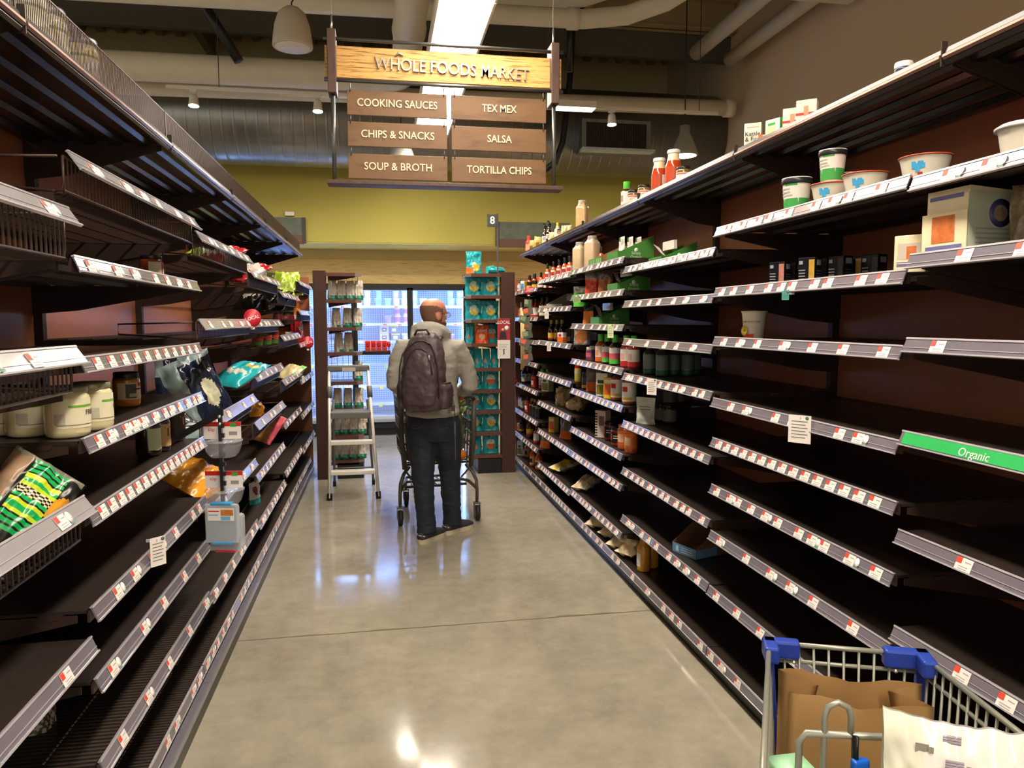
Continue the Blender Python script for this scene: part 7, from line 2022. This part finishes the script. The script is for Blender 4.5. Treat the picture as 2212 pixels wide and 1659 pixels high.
for k, x, y, z, lb in (('produce_bag', .245, 5.84, .68, 'bag of greens at the left rear of the dark cart, upper'), ('dark_carton', .235, 5.86, .485, 'dark green carton at the left rear of the dark cart, lower'), ('orange_fruit', .225, 5.785, .485, 'orange at the left rear corner of the dark cart'), ('leafy', .26, 6.03, .7, 'leafy head behind the bag of greens on the left of the dark cart'),
                       ('leafy', .575, 5.9, .76, 'leafy head on top at the right rear of the dark cart'), ('produce_bag', .575, 5.92, .55, 'bag of greens at the right rear of the dark cart'), ('orange_fruit', .62, 5.815, .485, 'orange low at the right rear of the dark cart, outer'), ('orange_fruit', .54, 5.81, .485, 'orange low at the right rear of the dark cart, inner'), ('leafy', .44, 6.1, .62, 'leafy head in the middle of the dark cart'), ('dark_carton', .4, 5.86, .485, 'dark green carton in the middle of the dark cart'), ('produce_bag', .4, 6.3, .5, 'bag of greens at the front of the dark cart')):
    place(k, (x, y, z), .3, lb)

# ------------------------------------------------------------------ the near cart at the lower right
def cart_two():
    GW = P('grey_cart_wire', (150, 150, 138), .35, metal=.35); BL = P('blue_cart_plastic', (36, 62, 158), .4)
    Z = .93; fl, fr = Vector((.773, 1.349, Z)), Vector((1.039, 1.244, Z)); dl, dr = Vector((-.228, -.391, 0)), Vector((-.056, -.293, 0))
    rl, rr_ = fl+dl*1.75, fr+dr*2.1
    rl.z = rr_.z = Z+.015
    o0 = (fl+fr+rl+rr_)/4; t = thing('shopping_cart', 'grey wire shopping cart with blue corners holding a paper bag, lower right', 'shopping cart', (o0.x, o0.y, 0)); O = T(-o0.x, -o0.y, 0)
    ctr = Vector((o0.x, o0.y, 0))
    def low(p, z): 
        f = (Z-z)/.42; q = Vector((p.x, p.y, 0)); q = q+(ctr-q)*.16*f; return Vector((q.x, q.y, z))
    def wall(a, c, n, nm, r2=.035):
        b = MB(O)
        b.tube([a, c], .0052, GW, 8); b.tube([a-Vector((0, 0, r2)), c-Vector((0, 0, r2))], .0042, GW, 7)
        for k in range(n+1):
            p = a.lerp(c, k/n); b.tube([p+Vector((0, 0, -.002)), low(p, .52)], .0026, GW, 6)
        for z in (.78, .65, .52): b.tube([low(a, z), low(c, z)], .0036, GW, 6)
        return b.build(nm, t)
    wall(fl, fr, 10, 'front_panel'); wall(fl, rl, 26, 'side_panel'); wall(fr, rr_, 24, 'side_panel'); wall(rl, rr_, 16, 'rear_panel')
    b = MB(O); 
    for k in range(14):
        p, q = low(rl.lerp(rr_, k/13), .52), low(fl.lerp(fr, k/13), .52); b.tube([p, q], .0032, GW, 6)
    b.build('basket_floor', t)
    ax = (fr-fl).normalized(); fw = Vector((-ax.y, ax.x, 0))
    for p, s, ln in ((fl, 1, .058), (fr, -1, .07)):
        b = MB(O); M = Matrix((( ax.x, fw.x, 0, p.x), (ax.y, fw.y, 0, p.y), (0, 0, 1, p.z), (0, 0, 0, 1)))
        x0, x1 = (-.014, ln) if s > 0 else (-ln, .014)
        b.box((x0, -.016, -.026), (x1, .012, .01), BL, M=M, bev=.005); b.box((-.014, -.05, -.024) if s > 0 else (-.014, -.055, -.024), (.014, .012, .01), BL, M=M, bev=.005)
        b.lathe([(0, 0), (.004, 0), (.004, .002), (0, .002)], STEEL, 10, M=M @ T(x1-.012 if s > 0 else x0+.02, -.0165, -.03) @ Rx(PI/2))
        b.build('corner_cap', t)
        b = MB(O); q = low(p, .54); b.tube([p-Vector((0, 0, .02)), q], .013, BL, 8, flat=(1, .6)); b.build('corner_strip', t)
    hb = MB(O); h0, h1 = rl+Vector((-.03, -.06, .03)), rr_+Vector((-.03, -.06, .03)); hb.tube([rl, h0, h1, rr_], .014, BL, 12); hb.build('handle', t)
    # child seat frame with loop
    b = MB(O); sa, sb = atZ(1727, 1583, Z), atZ(1900, 1592, Z); s2 = sa.lerp(sb, 1.9)
    b.tube([Vector((sa.x, sa.y, .6)), sa-Vector((0, 0, .015)), sa+(sb-sa)*.08, sb, s2, Vector((s2.x, s2.y, .6))], .0058, GW, 10)
    l0, l1 = sa.lerp(sb, .31), sa.lerp(sb, .64)
    b.tube([Vector((l0.x, l0.y, .6)), l0, l0+Vector((0, 0, .03)), l0.lerp(l1, .12)+Vector((0, 0, .046)), l0.lerp(l1, .5)+Vector((0, 0, .054)), l0.lerp(l1, .88)+Vector((0, 0, .046)), l1+Vector((0, 0, .03)), l1+Vector((0, 0, -.004))], .005, GW, 10)
    for k in (1.2, 1.55): q = sa.lerp(sb, k); b.tube([Vector((q.x, q.y, .6)), q], .0036, GW, 6)
    b.build('child_seat_frame', t)
    BB = P('bright_blue_buckle', (20, 96, 206), .35); c = MB(O); p = sa.lerp(sb, .66)
    c.tube([p+Vector((0, -.008, .004)), p+Vector((-.004, -.014, -.03))], .008, BLACK, 8, flat=(1, .5)); c.build('seat_strap', t)
    c = MB(O); c.box((p.x-.012, p.y-.026, Z-.08), (p.x+.016, p.y-.012, Z-.028), BB, bev=.004); c.box((p.x-.018, p.y-.028, Z-.11), (p.x+.008, p.y-.014, Z-.075), BB, bev=.004); c.build('seat_buckle', t)
    for p in (fl, fr):
        q = low(p, .52); b = MB(O); b.tube([Vector((q.x, q.y, .52)), Vector((q.x-.02, q.y-.06, .3)), Vector((q.x-.02, q.y-.06, .2))], .012, GW, 8); b.build('leg', t); wheel(t, q.x-.02, q.y-.07, .06, M=O, top=.2)
    for p in (rl, rr_):
        q = low(p, .52); b = MB(O); b.tube([Vector((q.x, q.y, .52)), Vector((q.x, q.y, .2))], .012, GW, 8); b.build('leg', t); wheel(t, q.x, q.y-.01, .06, M=O, top=.2)
    return ax, fw, Z


AX, FW, CZ = cart_two()


def paper_bag():
    a, c = atZ(1682, 1443, .91), atZ(1992, 1478, .91); d, e = atZ(1702, 1497, .90), atZ(2018, 1528, .90)
    ml, mr = atZ(1768, 1480, .905), atZ(1918, 1492, .905)
    t = thing('paper_bag', 'open brown paper grocery bag standing in the near cart', 'paper bag', ((a.x+e.x)/2, (a.y+e.y)/2, .526)); O = T(-(a.x+e.x)/2, -(a.y+e.y)/2, -.526)
    b = MB(O); rn = random.Random(2)
    def edge(p, q, n, dip=0): 
        return [p.lerp(q, k/n)+Vector((0, 0, (rn.uniform(-.003, .003)-dip*math.exp(-((k/n-.5)/.16)**2)) if 0 < k < n else 0)) for k in range(n)]
    top = edge(a, c, 12, .012)+edge(c, mr, 4)+edge(mr, e, 4)+edge(e, d, 14, .018)+edge(d, ml, 4)+edge(ml, a, 4)
    cen = sum(top, Vector())/len(top); rings = []
    for z, gus in ((.528, .55), (.6, .62), (.7, .7), (.8, .85), (.87, .95), (1, 1)):
        f = gus; rr = []
        for i, p in enumerate(top):
            base = cen+(p-cen)*1.0
            if 16 <= i < 20 or 12 <= i < 16 or i >= 34:   # gusset folds flatten out lower down
                side = 1 if i < 20 else -1
                lo = (c.lerp(e, ((i-12)/8))) if i < 20 else (d.lerp(a, ((i-34)/8)))
                base = lo.lerp(p, max(0, f*2-1))
            n_ = noise.noise(Vector((p.x*14, p.y*14, z*9)))*.006
            rr.append(Vector((base.x+n_, base.y+n_, z if z < 1 else p.z)))
        rings.append(rr)
    b.loft(rings, KRAFT, caps=False); b.add(rings[0], [tuple(range(len(top)))], KRAFT); b.build('paper_wall', t)


paper_bag()


def white_bag():
    p0, p1 = atZ(1907, 1524, 1.0), atZ(2300, 1585, 1.0); u = (p1-p0); L = u.length; u.normalize(); n = Vector((u.y, -u.x, 0)); n = n if n.y < 0 else -n
    t = thing('grocery_bag', 'crinkled white plastic bag with barcode in the near cart', 'plastic bag', (p0.x, p0.y, .65)); O = T(-p0.x, -p0.y, -.65)
    m = P('pearly_white_plastic', (226, 218, 210), .16, var=.05, coat=.6); g = P('pale_sage_print', (206, 206, 186), .3, var=.2); b = MB(O); nu, nv = 40, 26
    def pt(i, j, sd):
        x, y = i/nu, j/nv; z = 1.0-y*.34-.012*math.sin(x*3.1)+.006*noise.noise(Vector((x*9, 0, 1)))
        bulge = (.004+.05*math.sin(PI*min(1, y*1.1))**.8*math.sin(PI*min(.99, .06+x))**.5)*sd
        w = noise.noise(Vector((x*7, y*6, sd*3)))*.018+noise.noise(Vector((x*19, y*17, sd)))*.011+abs(noise.noise(Vector((x*11+y*6, y*13, 4))))*.012
        return p0+u*(L*x)+n*(bulge+.045*y+w*min(1, y*5))+Vector((0, 0, z-p0.z))
    for sd in (1, -.3):
        vs = [pt(i, j, sd) for j in range(nv+1) for i in range(nu+1)]; fs = []; ms = []
        for j in range(nv):
            for i in range(nu):
                k = j*(nu+1)+i; fs.append((k, k+1, k+nu+2, k+nu+1)); ms.append(g if (i < 9 and j < 18) else m)
        b.add(vs, fs, lambda i: ms[i], True)
    b.build('film', t)
    c = MB(O)
    base = lambda x, y: pt(int(x*nu), int(y*nv), 1)+n*.004
    for k in range(10):   # two barcodes
        for y in (.075, .15):
            p = base(.36, y)+n*.003+u*(-.004)+Vector((0, 0, -.0014*k+.004)); c.quad([p, p+u*.024, p+u*.024+Vector((0, 0, -.0007-.0003*(k % 3))), p+Vector((0, 0, -.0007-.0003*(k % 3)))], P('barcode_violet', (120, 112, 140), .4))
    for k, (x, y, h) in enumerate(((.19, .1, .03), (.23, .1, .02), (.27, .09, .01), (.47, .12, .03))):
        p = base(x, y)+n*.004; c.quad([p, p+u*(.012 if k == 0 else .006), p+u*(.012 if k == 0 else .006)+Vector((0, 0, -h)), p+Vector((0, 0, -h))], P('grey_bag_print', (150, 146, 138), .4))
    c.build('printed_barcode', t)


white_bag()
p = atZ(1712, 1662, .86); b = MB(T(-p.x, -p.y, -.8)); b.loft([[p+Vector((x, y, z)) for x, y in ((-.03, -.02), (.03, -.02), (.03, .03), (-.03, .03))] for z in (-.33, -.02, .0, .008)], P('mint_film', (168, 222, 176), .4, bump=.1)); 
o = b.build('mint_pack'); o.location = (p.x, p.y, .8); tag(o, 'mint green pack peeking up beside the paper bag in the near cart', 'pack')
